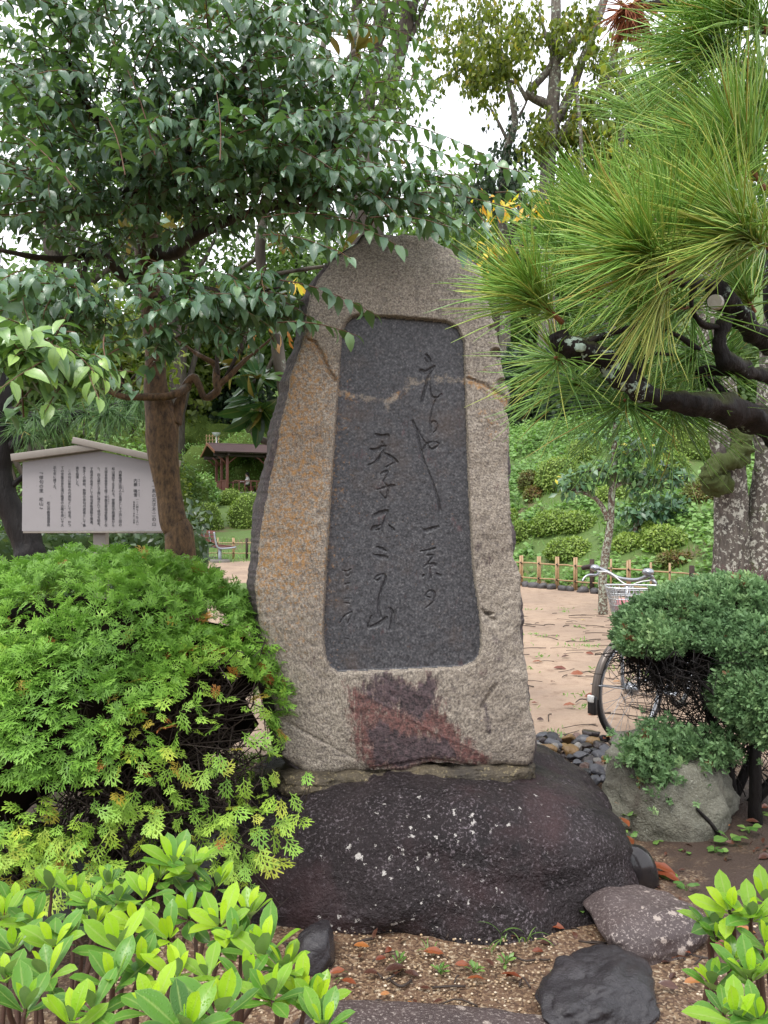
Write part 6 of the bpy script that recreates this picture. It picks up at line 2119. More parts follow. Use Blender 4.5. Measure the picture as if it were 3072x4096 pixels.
def near_pine():
    Y = 1.15
    t = thing("black_pine", (1.25, 1.5, 0), "long needled pine reaching in from the right with mossy black branches", "tree")
    T = lambda px, py, w, y=Y: [*P(px, py, y), w / 2 / F_PX * y]
    g = G()
    limb(g, [[1.35, 1.7, -.1, .12], [1.30, 1.65, .5, .105], [1.15, 1.55, 1.1, .095], T(3180, 1250, 200, 1.45), T(3230, 900, 190, 1.5), T(3240, 500, 150, 1.5), T(3200, 100, 120, 1.45), T(3150, -300, 90, 1.4)], 40, 14, .15, 2, 16)
    part("trunk", g, M_pinebark, t)
    limbs = [[T(3200, 1760, 170, 1.35), T(3072, 1700, 150, 1.25), T(2900, 1630, 140, 1.2), T(2760, 1610, 120), T(2620, 1590, 110), T(2520, 1530, 125), T(2430, 1455, 120), T(2320, 1400, 112), T(2250, 1375, 100), T(2232, 1330, 78)],
             [T(3200, 1400, 130, 1.4), T(3060, 1360, 100, 1.3), T(2960, 1260, 95, 1.22), T(2890, 1190, 105, 1.2), T(2850, 1130, 80, 1.2)],
             [T(2940, 1230, 60, 1.22), T(2880, 1340, 75, 1.2), T(2900, 1440, 85, 1.2), T(3000, 1490, 80, 1.25), T(3120, 1520, 80, 1.3)],
             [T(2860, 1140, 60, 1.18), T(2800, 1130, 36, 1.14), T(2720, 1130, 34, 1.1), T(2672, 1100, 40, 1.08), T(2685, 1060, 28, 1.06)],
             [T(2780, 1140, 30, 1.15), T(2765, 1220, 28, 1.15), T(2800, 1290, 30, 1.17), T(2870, 1310, 40, 1.2)],
             [T(2300, 1390, 60), T(2400, 1350, 36), T(2540, 1310, 28), T(2680, 1330, 24), T(2800, 1400, 22)],
             [T(2640, 1600, 40), T(2560, 1500, 30), T(2590, 1420, 24), T(2700, 1420, 18)],
             [T(3180, 520, 80, 1.4), T(3060, 420, 60, 1.3), T(3010, 340, 44, 1.25), T(2990, 270, 30, 1.2)],
             [T(2980, 1640, 60, 1.25), T(2800, 1490, 44, 1.25), T(2960, 1480, 60, 1.25)],
             [T(2720, 1610, 40, 1.2), T(2600, 1640, 24, 1.25), T(2500, 1610, 16, 1.3), T(2400, 1560, 12, 1.35)],
             [T(3150, 150, 70, 1.4), T(2950, 60, 60, 1.35), T(2700, 30, 52, 1.35), T(2560, 10, 34, 1.35)],
             [T(3230, 1050, 60, 1.4), T(3130, 1020, 40, 1.25), T(3072, 990, 26, 1.15)]]
    for k, l in enumerate(limbs):
        g = G()
        l = np.array(l)
        l[:, 3] *= .78
        limb(g, l, 14 * len(l), 14, .42, 100 + k, 34, .06)
        lo = part("limb", g, M_pinebark, t)
        if k == 1:
            g = G()
            V, F = tube([P(2868, 1210, 1.195), P(2862, 1208, 1.18), P(2858, 1206, 1.165)], [.012, .011, .0105], 14)
            g.add(V, F)
            part("cut_end", g, plain_mat("sawn_wood_pale", (0.55, 0.53, 0.49), .8, bump=.4), lo, flat=True)
        if k == 0:
            V, Fc = boulder((0, 0, 0), (.008, .003, .006), 3, 2.5, .3, 2.5, 5, .05)
            part("lichen_patch", G().add(V + P(2320, 1390, 1.12), [Fc]), plain_mat("pale_lichen", (0.33, 0.43, 0.36), .9), lo)
    # (base px, py, Y) -> tip px, py, Y, needles, needle length, tint, lo, hi
    tufts = [((2250, 1290, 1.12), (2110, 1165, 1.02), 300, .122, .58, 8, 58), ((2700, 1075, 1.06), (2560, 1000, .96), 330, .150, .60, 8, 58), ((2660, 1110, 1.10), (2690, 960, 1.05), 220, .16, .56, 8, 50), ((3090, 1000, 1.05), (2960, 930, .95), 320, .165, .64, 8, 55), ((3060, 760, 1.1), (2940, 560, 1.05), 260, .16, .56, 8, 50),
             ((2990, 270, 1.2), (2830, 190, 1.12), 300, .160, .50, 10, 75), ((3080, 130, 1.15), (2960, 40, 1.08), 260, .16, .55, 8, 60), ((2480, 990, 1.25), (2440, 880, 1.2), 240, .155, .55, 6, 52), ((2300, 1080, 1.3), (2270, 980, 1.25), 190, .13, .52, 6, 55), ((2740, 860, 1.25), (2740, 720, 1.22), 240, .16, .52, 6, 48),
             ((2920, 780, 1.25), (2930, 660, 1.2), 230, .16, .54, 6, 48), ((2530, 1640, 1.3), (2500, 1600, 1.2), 170, .145, .42, 30, 110), ((2360, 1570, 1.35), (2290, 1520, 1.28), 150, .145, .44, 25, 110), ((2680, 1600, 1.35), (2700, 1650, 1.3), 140, .14, .40, 30, 110), ((2900, 1480, 1.4), (2850, 1420, 1.35), 150, .14, .42, 30, 110), ((2600, 1380, 1.3), (2520, 1350, 1.25), 150, .14, .46, 20, 95),
             ((2800, 1380, 1.3), (2760, 1450, 1.3), 150, .14, .44, 25, 110), ((3020, 1250, 1.25), (2960, 1150, 1.2), 170, .15, .55, 15, 80), ((2790, 1230, 1.2), (2700, 1240, 1.15), 120, .14, .5, 15, 80), ((2260, 1450, 1.2), (2220, 1430, 1.15), 110, .11, .52, 25, 100), ((2990, 420, 1.3), (2900, 480, 1.28), 160, .15, .42, 20, 95), ((2640, 560, 1.5), (2600, 460, 1.45), 130, .16, .5, 10, 60), ((2400, 1210, 1.25), (2330, 1130, 1.2), 160, .14, .52, 10, 70),
             ((3150, 620, 1.2), (3040, 480, 1.15), 200, .16, .56, 8, 55), ((2620, 1250, 1.2), (2540, 1200, 1.15), 150, .14, .55, 10, 75), ((2850, 960, 1.15), (2800, 860, 1.1), 200, .16, .6, 8, 50)]
    tufts.append(((2690, 1090, 1.05), (2650, 1180, 1.04), 60, .125, .80, 4, 26))
    for k, (a, b, n, L, ti, lo, hi) in enumerate(tufts):
        b = (b[0], b[1], a[2] + (b[2] - a[2]) * .30)
        A, B = P(*a), P(*b)
        g = G()
        ax = B - A
        sl = float(np.linalg.norm(ax))
        needles(g, A + ax * .15, ax, int(n * 1.0), L * 1.05, 500 + k, lo, hi, sl * .85, .00105, ti + .16, .12)
        tf = part("needle_tuft", g, M_needle, t)
        g = G()
        limb(g, [[*A, .0042], [*(A + ax * .6), .0036], [*B, .0024], [*(B + ax * .06), .0012]], 12, 6, .25, k, 120)
        part("shoot", g, M_shoot, tf)
    g = G()
    for k, (px, py) in enumerate(((2520, 20), (2560, 40), (2490, 10), (2540, 5))):
        needles(g, P(px, py, 1.35), (rng.normal(), rng.normal() * .3, -.6), 70, .05, 600 + k, 10, 100, .02, .0012, .5, .2)
    part("dead_needles", g, M_dead, t, kind='stuff')
near_pine()

def left_pine():
    Y = 5.9
    T = lambda px, py, w, y=Y: [*P(px, py, y), w / 2 / F_PX * y]
    b = P(140, 2260, Y)
    b[2] = 0
    t = thing("dark_pine", b, "black curved pine trunk with drooping needles behind the left end of the notice board", "tree")
    g = G()
    limb(g, [[b[0] + .05, Y, -.1, .15], T(130, 2300, 130), T(110, 2180, 112), T(72, 2095, 108), T(20, 1985, 100), T(2, 1880, 92), T(12, 1780, 90), T(-4, 1680, 84), T(4, 1560, 80), T(-20, 1400, 70), T(-120, 1200, 60)], 50, 14, .16, 8, 6)
    part("trunk", g, M_bark_black, t)
    for k, l in enumerate(([T(20, 1800, 60), T(120, 1745, 50), T(220, 1725, 46), T(300, 1665, 36), T(400, 1640, 24), T(520, 1600, 14)], [T(150, 1740, 30), T(190, 1690, 24), T(120, 1650, 16)], [T(10, 1640, 40), T(90, 1650, 26), T(170, 1700, 18)], [T(30, 1960, 30), T(100, 1900, 20), T(160, 1860, 12)])):
        g = G()
        limb(g, l, 30, 8, .25, 20 + k, 10)
        part("limb", g, M_bark_black, t)
    rs = np.random.default_rng(31)
    for k in range(26):
        u = rs.random()
        px, py = 60 + 500 * u + rs.normal(0, 25), 1700 - 110 * u + rs.normal(0, 26)
        A = P(px, py, Y + rs.normal(0, .25))
        g = G()
        needles(g, A, (rs.normal(.1, .6), rs.normal(-.2, .5), -.35), 95, .16, 700 + k, 20, 105, .06, .0020, .20, .25)
        part("needle_tuft", g, M_needle, t)
left_pine()
# ---------------------------------------------------------------- clipped azaleas and plants on the slope
def slope_mound(px, pyb, rx, ry, mat, label, seed, group, n=None, cat="shrub", name="clipped_azalea", leaf=.06, lump=.12, squash=1.0):
    b = gp(px, pyb)
    k = b[1] / F_PX
    rxm, rzm = rx * k, ry * k
    n = n or int(np.clip(1500 * (rx * ry / 4000) ** .5, 900, 3200))
    return mound(b + np.array([0, rxm * .6, 0]), rxm, rzm * 1.25, mat, seed, label, n, leaf * 1.1, rxm * .8, name, cat, group, lump)
GR = "clipped azalea mounds on the green bank"
R_ = lambda cx, cy: (1900 + cx / 1.4155, 1500 + cy / 1.4155)
for k, (cx_, cy_, rx, ry, m, lab) in enumerate([
    (310, 592, 58, 62, M_mound_rust, "small rusty clipped mound beside the monument slab, upper of the two"), (337, 675, 55, 42, M_mound_rust, "small rusty clipped mound beside the monument slab, lower of the two"),
    (495, 560, 138, 105, M_mound, "large pale green clipped dome left of the thin lichen trunk"), (640, 415, 105, 78, M_mound, "yellow green clipped dome under the dark trees at the top of the bank"),
    (1110, 490, 125, 92, M_mound, "bright clipped dome behind the dark leaved sapling"), (1305, 655, 98, 66, M_mound_rust, "red brown topped clipped mound beside the mossy twin trunk"),
    (262, 885, 62, 62, M_mound, "small round green mound touching the edge of the monument slab"), (212, 800, 32, 40, M_mound, "tiny mound half hidden by the edge of the monument slab"),
    (600, 830, 112, 62, M_mound, "low spreading mound left of the thin lichen trunk above the fence"), (1100, 930, 125, 75, M_mound, "yellow green clipped mound in the middle of the bank right of the thin trunk"),
    (1150, 1045, 98, 44, M_mound_rust, "flat clipped mound just behind the bamboo fence"), (985, 880, 36, 42, M_mound, "small yellow mound behind the middle mound of the bank"), (800, 672, 105, 44, M_mound, "low mound behind the thin lichen trunk at mid slope"), (1260, 370, 190, 115, M_mound, "broad high hedge like dome at the top of the bank beside the twin trunk"), (455, 835, 130, 75, M_mound, "pale leafy mound at mid bank between the slab and the thin trunk"), (560, 985, 135, 62, M_mound, "darker leafy mound just behind the fence left of the thin trunk"), (885, 955, 90, 50, M_mound, "low mound just behind the fence right of the thin trunk")]):
    px, py = R_(cx_, cy_ + ry * .92)
    slope_mound(px, py, rx / 1.4155, ry / 1.4155, m, lab, 900 + k, GR)
GL = "clipped azalea mounds below the pavilion"
L_ = lambda cx, cy: (700 + cx / 2.764, 1650 + cy / 2.764)
for k, (cx_, cy_, rx, ry, lab) in enumerate([
    (285, 920, 78, 60, "small clipped mound at the left foot of the pavilion"), (210, 990, 85, 45, "low pale clipped mound between the tree trunk and the pavilion"), (320, 1160, 185, 165, "large round clipped mound directly behind the bench"),
    (600, 935, 135, 95, "middle clipped mound below the pavilion railing"), (790, 1095, 230, 225, "largest clipped dome beside the monument slab below the pavilion"), (690, 835, 92, 48, "small mound in front of the pavilion railing"),
    (955, 815, 100, 62, "rounded mound at the right corner of the pavilion by the slab")]):
    px, py = L_(cx_, cy_ + ry * .9)
    slope_mound(px, py, rx / 2.764, ry / 2.764, M_mound, lab, 930 + k, GL, leaf=.095)
for k, (cx_, cy_, rx, ry, lab) in enumerate([(665, 300, 115, 80, "round clipped dome on the rise behind the pavilion roof, left of two"), (880, 300, 85, 80, "round clipped dome on the rise behind the pavilion roof, right of two")]):
    px, py = L_(cx_, cy_ + ry)
    Y = 58.0
    b = P(px, py, Y)
    k_ = Y / F_PX / 2.764
    mound(b, rx * k_, ry * k_ * 1.2, M_mound, 950 + k, lab, 1500, .2, name="clipped_azalea", group=None)
# loose pale shrubs on the left bank
for k, (px, py, Y, rx, rz, lab) in enumerate([(780, 1975, 40, 1.3, 1.0, "loose pale green shrub between the brown trunk and the pavilion"), (905, 1930, 52, 3.2, 2.4, "wide pale green shrub seen through the pavilion posts"), (1040, 1930, 51, 2.6, 2.7, "pale green shrub behind the right half of the pavilion"), (800, 1850, 56, 2.4, 2.6, "yellow green pine like shrub left of the pavilion roof")]):
    b = P(px, py, Y)
    b[2] = min(b[2], float(hz(b[0], b[1])) + .2)
    mound(b, rx, rz, M_far_yellow if k == 3 else M_cover, 960 + k, lab, 2200, .16, name="loose_shrub", lump=.3)

for k, (px, top, Y, rx, mat, lab) in enumerate([(470, 1735, 27.0, 1.5, M_cover, "pale bushy shrub just behind the peak of the notice board roof"), (600, 1760, 30.0, 1.4, M_far_yellow, "yellowish shrub behind the right slope of the notice board roof"), (290, 1745, 28.0, 1.5, M_far_green, "mid green shrub behind the left slope of the notice board roof"),
        (120, 1780, 27.0, 1.4, M_cover, "pale shrub behind the left end of the notice board"), (720, 1880, 34.0, 1.3, M_far_green, "green shrub just right of the brown trunk at the foot of the slope"), (10, 1700, 29.0, 1.8, M_far_yellow, "yellow green shrub at the left edge beyond the dark pine"), (560, 1690, 36.0, 2.2, M_far_green, "tall green shrub against the woods behind the notice board"), (380, 1660, 38.0, 2.4, M_cover, "tall pale shrub against the woods left of the brown trunk")]):
    x = (px - CX) / F_PX * Y
    b = np.array([x, Y, float(hz(x, Y)) - .1])
    mound(b, rx, (P(px, top, Y)[2] - b[2]) / 1.45, mat, 980 + k, lab, 2600, .19, name="loose_shrub", lump=.3)

# ground cover leaves and grass on the banks
def cover():
    rs = np.random.default_rng(70)
    n = 46000
    x = rs.uniform(.9, 9.5, n)
    y = fence_y(x) + .35 + rs.uniform(0, 11.5, n) ** 1.0
    q = np.column_stack([x, y, 0 * x])
    den = fbm(q, .55, 3, 77)
    keep = den + rs.normal(0, .22, n) > -.50
    for mx, my, mr in MOUNDS:
        keep &= ~((np.abs(x - mx) < mr * 1.05) & (y > my - mr * 1.15 - .25) & (y < my + mr))
    x, y = x[keep], y[keep]
    z = hz(x, y) + np.abs(rs.normal(.08, .10, len(x)))
    p = np.column_stack([x, y, z])
    D = nrm(np.column_stack([rs.normal(0, 1, len(x)), rs.normal(-.5, .8, len(x)), rs.normal(-.1, .3, len(x))]))
    Un = nrm(np.column_stack([rs.normal(0, .3, len(x)), rs.normal(-.35, .3, len(x)), np.ones(len(x))]))
    R = frames(D, Un)
    g = G()
    sc = .115 * rs.uniform(.5, 1.25, len(x))
    tint = np.clip(.48 + .22 * fbm(p, .8, 2, 5) + rs.normal(0, .16, len(x)), 0, 1)
    for v in range(2):
        m = np.arange(len(x)) % 2 == v
        place_many(g, SH_HEART[v], R[m], p[m], sc[m], tint[m])
    setting("ground_cover", g, M_cover, kind='stuff')
    # grass blades: between the mounds, left bank, and thin tufts on the sand
    n = 11500
    k1 = n // 2
    x = np.concatenate([rs.uniform(1.0, 11, k1), rs.uniform(-9, -1.5, n - k1)])
    y = np.concatenate([fence_y(x[:k1]) + .2 + rs.uniform(0, 9, k1), 11 + 18 * rs.random(n - k1)])
    path = (x < 0) & (y > 15.6) & (y < 21.8)
    x, y = x[~path], y[~path]
    p = np.column_stack([x, y, hz(x, y) - .02])
    D = nrm(np.column_stack([rs.normal(0, .35, len(x)), rs.normal(0, .35, len(x)), np.ones(len(x))]))
    R = frames(D, nrm(rs.normal(size=(len(x), 3))))
    g = G()
    place_many(g, leaf_shape(1, .10, 2, .1, .8, .3, .9), R, p, .19 * rs.uniform(.4, 1.3, len(x)) * np.where(x < 0, np.where(y < 16, .35, 1.0), 1.0), np.clip(rs.normal(.55, .2, len(x)), 0, 1))
    for k in range(46):                                    # sparse tufts on the sandy path
        cx_, cy_ = rs.uniform(.9, 3.4), rs.uniform(4.6, 11.5)
        m = 14
        pp = np.column_stack([rs.normal(cx_, .06, m), rs.normal(cy_, .05, m), np.zeros(m)])
        R = frames(nrm(np.column_stack([rs.normal(0, .7, m), rs.normal(0, .7, m), np.full(m, .5)])), nrm(rs.normal(size=(m, 3))))
        place_many(g, leaf_shape(1, .3, 2, .1, .8, .4, .9), R, pp, .045 * rs.uniform(.5, 1.4, m), np.clip(rs.normal(.6, .2, m), 0, 1))
    setting("grass", g, M_cover, kind='stuff')
cover()

# ---------------------------------------------------------------- saplings and trees right of the slab
M_sap = leaf_mat("sapling_leaf", [(0, (0.040, 0.100, 0.055)), (0.5, (0.095, 0.20, 0.085)), (0.8, (0.19, 0.32, 0.09)), (0.97, (0.17, 0.24, 0.06)), (1, (0.55, 0.50, 0.06))], 0.35, 0.2, rib_amt=.2, back=(.08, .13, .06), vary=.25)
M_sapbark = bark_mat("sapling_lichen_bark", (0.15, 0.10, 0.075), (0.07, 0.05, 0.04), lichen=(0.40, 0.46, 0.37), lich_amt=1.3, scale=20, dist=.006)

def sapling(name, Y, path, limbs, clumps, leaf, label, seed, mat):
    T = lambda px, py, w, y=Y: [*P(px, py, y), w / 2 / F_PX * y]
    p = np.array([T(*a) for a in path])
    b = p[0, :3].copy()
    b[2] = float(hz(b[0], b[1]))
    p[0, 2] = b[2] - .05
    t = thing(name, b, label, "tree")
    g = G()
    limb(g, p, 40, 10, .12, seed, 8)
    part("trunk", g, M_sapbark, t)
    for k, l in enumerate(limbs):
        g = G()
        limb(g, [T(*a) for a in l], 24, 7, .15, seed + k, 12)
        part("limb", g, M_bark_dark if k % 2 else M_sapbark, t)
    rs = np.random.default_rng(seed)
    P_, N_ = [], []
    for k, (px, py, rx, ry, n) in enumerate(clumps):
        c = P(px, py, Y)
        s = Y / F_PX
        d = nrm(rs.normal(size=(n, 3)))
        P_.append(c + d * np.array([rx * s, rx * s * .8, ry * s]) * (rs.random((n, 1)) ** .4))
        N_.append(d)
    p, d = np.concatenate(P_), np.concatenate(N_)
    n = len(p)
    D = nrm(d * .4 + rs.normal(0, .6, (n, 3)) + np.array([0, -.1, -.35]))
    R = frames(D, nrm(np.array([0, -.25, 1]) + rs.normal(0, .4, (n, 3))))
    tint = np.clip(.42 + .2 * fbm(p, 1.2, 2, seed) + rs.normal(0, .15, n) - .25 * smooth(P(2480, 0, Y)[0], P(2620, 0, Y)[0], p[:, 0]), 0, .95)
    tint = np.where(rs.random(n) < .025, 1.0, tint)
    leaves(t, "leaf", "crown", SH_SMALL, R, p, leaf * rs.uniform(.7, 1.2, n), tint, mat, 300)
sapling("sapling", 10.9, [(2412, 2450, 38), (2412, 2300, 34), (2440, 2100, 30), (2447, 1980, 26), (2455, 1850, 24), (2460, 1720, 18), (2468, 1640, 12)],
        [[(2432, 2080, 26), (2405, 2020, 18), (2360, 1980, 16), (2300, 1965, 10)], [(2362, 1985, 14), (2350, 1960, 12), (2270, 1960, 8)], [(2450, 1950, 20), (2500, 1930, 14), (2560, 1945, 10)], [(2452, 1900, 18), (2400, 1880, 12), (2330, 1890, 8)], [(2457, 1830, 16), (2520, 1800, 12), (2600, 1800, 8)]],
        [(2300, 1925, 90, 40, 120), (2390, 1870, 80, 34, 90), (2290, 1965, 70, 22, 40), (2500, 1800, 90, 36, 130), (2600, 1790, 70, 34, 90), (2400, 1740, 90, 34, 60), (2470, 1890, 80, 30, 70), (2560, 1900, 80, 40, 90), (2650, 1910, 90, 46, 130), (2720, 1890, 50, 40, 60), (2460, 1660, 70, 60, 90), (2570, 1960, 60, 30, 80)],
        .135, "slender sapling with lichen spotted trunk standing on the sand behind the bicycle", 61, M_sap)
sapling("sapling", 15.2, [(2488, 2300, 34), (2500, 2240, 32), (2530, 2160, 28), (2548, 2100, 22), (2570, 2040, 14)], [[(2540, 2120, 18), (2600, 2060, 12), (2680, 2030, 8)]],
        [(2520, 2050, 70, 36, 110), (2600, 2050, 80, 42, 140), (2690, 2030, 70, 44, 130), (2640, 2000, 80, 34, 90), (2560, 2100, 40, 26, 36)], .17, "leaning dark leaved sapling just behind the bamboo fence", 62, M_sap)

def twin_tree():
    Y = 9.2
    T = lambda px, py, w, y=Y: [*P(px, py, y), w / 2 / F_PX * y]
    b = P(2960, 2400, Y)
    b[2] = 0
    t = thing("twin_trunk_tree", b, "grey twin trunked tree with white lichen spots and a mossy bent stub", "tree")
    bark = bark_mat("lichen_spotted_trunk", (0.115, 0.10, 0.085), (0.045, 0.038, 0.034), lichen=(0.42, 0.42, 0.36), lich_amt=1.0, scale=13, moss=(0.05, 0.065, 0.015), dist=.02, mosslo=.60)
    moss = plain_mat("moss", (0.055, 0.075, 0.014), .95, 0, .4, 40, .8, .01)
    for k, p in enumerate(([[b[0] - .1, Y, -.1, .30], T(2930, 2440, 150), T(2922, 2200, 138), T(2925, 2000, 132), T(2910, 1850, 130), T(2900, 1720, 130), T(2880, 1560, 120), T(2840, 1300, 100), T(2850, 900, 80), T(2890, 400, 60)],
                           [[b[0] + .15, Y - .1, -.1, .30], T(3040, 2440, 160), T(3045, 2200, 150), T(3060, 2000, 130), T(3078, 1800, 120), T(3090, 1500, 110), T(3120, 1100, 90), T(3150, 500, 60)])):
        g = G()
        limb(g, p, 60, 16, .12, 90 + k, 4, .05)
        part("trunk", g, bark, t)
    g = G()
    limb(g, [T(2965, 1720, 70, 9.0), T(2968, 1790, 80, 8.95), T(2940, 1830, 78, 8.9), T(2870, 1860, 72, 8.85), T(2838, 1900, 74, 8.85), T(2858, 1935, 90, 8.9), T(2900, 1925, 80, 9.0)], 90, 20, .34, 95, 16)
    part("bent_stub", g, moss, t)
    rs = np.random.default_rng(96)
    cg = G()
    for k, (px, py, y, r, n) in enumerate(((2850, 500, 9.5, 1.6, 700), (3150, 300, 9, 1.8, 600), (2700, 200, 10, 1.3, 380), (3000, -200, 9.5, 2, 500))):
        p, nn = crown_points(n, P(px, py, y), (r, r, r * .7), 970 + k, .4, .6)
        R = leaf_frames(nn, k, .5)
        place_many(cg, SH_FAR[k % 3], R, p, .11 * rs.uniform(.7, 1.3, n), np.clip(rs.normal(.55, .2, n), 0, 1))
    part("crown", cg, M_far_yellow, t)
twin_tree()

# ---------------------------------------------------------------- big-leaved evergreen behind the slab
M_mag = leaf_mat("big_leathery_leaf", [(0, (0.022, 0.065, 0.026)), (0.5, (0.05, 0.13, 0.04)), (1, (0.14, 0.23, 0.04))], 0.25, 0.12, rib=(0.20, 0.24, 0.08), rib_amt=.5, back=(0.19, 0.15, 0.035), vary=.2)
def big_leaf_tree():
    Y = 4.5
    T = lambda px, py, w, y=Y: [*P(px, py, y), w / 2 / F_PX * y]
    b = P(1170, 2000, Y)
    b[2] = 0
    t = thing("big_leaf_evergreen", b, "evergreen with big leathery leaves standing behind the left edge of the monument slab", "tree")
    g = G()
    limb(g, [[b[0] + .1, Y, -.1, .07], T(1200, 2000, 70), T(1160, 1700, 60), T(1120, 1450, 52), T(1090, 1250, 46), T(1040, 1000, 40), T(1100, 700, 34), T(1250, 350, 26), T(1330, 0, 20)], 50, 12, .15, 4, 8)
    part("trunk", g, M_bark_lichen, t)
    ls = [[T(1165, 1760, 36), T(1100, 1770, 30), T(1030, 1750, 26), T(1000, 1690, 20), T(1040, 1620, 14)], [T(1110, 1400, 26), T(1060, 1500, 18), T(1020, 1560, 14)], [T(1085, 1230, 24), T(1010, 1300, 18), T(960, 1420, 12)], [T(1050, 1020, 22), T(960, 1080, 16), T(900, 1150, 12)],
          [T(1180, 500, 22), T(1330, 300, 16), T(1420, 200, 12)], [T(1300, 150, 16), T(1000, 60, 12), T(860, 70, 8)], [T(1080, 1100, 20), T(1200, 1080, 16), T(1330, 1060, 12)]]
    for k, l in enumerate(ls):
        g = G()
        limb(g, l, 26, 8, .2, 40 + k, 10)
        part("limb", g, M_bark_lichen, t)
    rs = np.random.default_rng(44)
    Rs, Ps, Ss, Ts = [], [], [], []
    for (px, py, y, ax, L, n) in [(1030, 1500, 4.4, (-.2, -.5, .6), .21, 11), (1015, 1590, 4.35, (-.3, -.5, .2), .22, 11), (1045, 1640, 4.3, (0, -.4, -.8), .24, 10), (960, 1450, 4.5, (-.6, -.3, .5), .2, 9), (925, 1140, 4.6, (-.5, -.2, .7), .2, 9), (1090, 1180, 4.5, (.1, -.5, .8), .19, 9), (1010, 1250, 4.5, (-.2, -.5, .6), .19, 9),
                                  (860, 70, 4.4, (-.4, -.2, .6), .22, 9), (980, 40, 4.6, (0, -.2, 1), .22, 9), (1300, 120, 4.6, (.3, -.3, .8), .22, 10), (1230, 260, 4.5, (0, -.4, .8), .22, 9), (1430, 190, 4.6, (.6, -.2, .6), .2, 9), (1560, 640, 4.6, (.8, -.2, .2), .2, 5), (1350, 560, 4.5, (.3, -.4, .8), .2, 8), (700, 900, 4.8, (-.5, -.2, .5), .2, 8), (520, 940, 4.9, (-.5, -.2, .5), .2, 8), (1120, 960, 4.5, (.2, -.4, .8), .18, 8), (1380, 980, 4.4, (.3, -.3, .8), .16, 7)]:
        c = P(px, py, y)
        ax = nrm(np.array(ax))
        e1 = nrm(np.cross(ax, [.3, 1, .1]))
        e2 = np.cross(ax, e1)
        for k in range(int(n * 1.6)):
            az = k * 2.39 + rs.normal(0, .2)
            el = math.radians(rs.uniform(20, 100))
            rad = e1 * math.cos(az) + e2 * math.sin(az)
            D = ax * math.cos(el) + rad * math.sin(el) + np.array([0, 0, -.12])
            Un = ax * math.sin(el) - rad * math.cos(el) + np.array([0, -.1, .5])
            Rs.append(frames(D[None], Un[None])[0]); Ps.append(c - ax * .03 * k / n); Ss.append(L * rs.uniform(.75, 1.1)); Ts.append(np.clip(rs.normal(.45, .22), 0, 1))
    leaves(t, "leaf", "crown", SH_MAG, np.array(Rs), np.array(Ps), np.array(Ss), np.array(Ts), M_mag, 300)
    M_aut = leaf_mat("withered_orange_leaf", [(0, (0.45, 0.16, 0.05)), (1, (0.62, 0.36, 0.16))], .6, .3, rib=(0.3, 0.12, 0.05), rib_amt=.5)
    g = G()
    pts = [(1090, 1290), (1120, 1340), (1150, 1310), (1110, 1375), (1155, 1350), (1025, 1340), (1160, 1270), (1195, 1250)]
    p = np.array([P(a, b_, 4.2) for a, b_ in pts])
    D = nrm(rs.normal(0, .5, (len(p), 3)) + np.array([0, 0, -.9]))
    place_many(g, SH_MAG[2], frames(D, nrm(rs.normal(0, .5, (len(p), 3)) + np.array([0, -1, .3]))), p, np.full(len(p), .09), rs.random(len(p)))
    part("withered_leaves", g, M_aut, t)
big_leaf_tree()

# yellow-leaved shrub peeping over the slab
M_yel = leaf_mat("yellow_autumn_leaf", [(0, (0.50, 0.20, 0.03)), (0.4, (0.62, 0.42, 0.04)), (1, (0.60, 0.55, 0.08))], .5, .35, rib=(0.5, 0.25, 0.05), rib_amt=.3)
def yellow_tree():
    Y = 7.0
    b = P(1960, 2000, Y)
    b[2] = 0
    t = thing("yellow_leaf_sapling", b, "slim sapling with yellow and orange autumn leaves behind the top of the slab", "tree")
    T = lambda px, py, w, y=Y: [*P(px, py, y), w / 2 / F_PX * y]
    g = G()
    limb(g, [[b[0], Y, -.1, .05], T(1960, 1800, 34), T(1980, 1400, 30), T(2000, 1100, 24), T(2060, 900, 16), T(2080, 780, 8)], 40, 8, .15, 3, 8)
    part("trunk", g, M_bark_dark, t)
    g = G()
    limb(g, [T(2010, 1080, 18), T(2150, 900, 12), T(2180, 850, 8)], 14, 6, .15, 3, 8)
    limb(g, [T(1985, 1150, 18), T(1900, 1080, 12), T(1930, 1000, 8)], 14, 6, .15, 3, 8)
    part("limbs", g, M_bark_dark, t)
    rs = np.random.default_rng(46)
    p = []
    for px, py, sx, sy, n in ((2000, 810, 55, 25, 26), (2160, 830, 60, 30, 34), (2200, 860, 50, 18, 26), (1960, 1000, 40, 30, 20), (1930, 1050, 25, 16, 12), (2010, 990, 20, 20, 6), (1190, 1120, 30, 14, 10), (2240, 820, 50, 30, 12)):
        p.append(np.column_stack([rs.normal(px, sx, n), rs.normal(py, sy, n)]))
    p = np.array([P(a, c, Y + rs.normal(0, .15)) for a, c in np.concatenate(p)])
    n = len(p)
    D = nrm(rs.normal(0, .7, (n, 3)) + np.array([0, 0, -.6]))
    R = frames(D, nrm(rs.normal(0, .5, (n, 3)) + np.array([0, -.8, .6])))
    leaves(t, "leaf", "crown", SH_MAG, R, p, .13 * rs.uniform(.6, 1.2, n), rs.random(n), M_yel, 300)
yellow_tree()

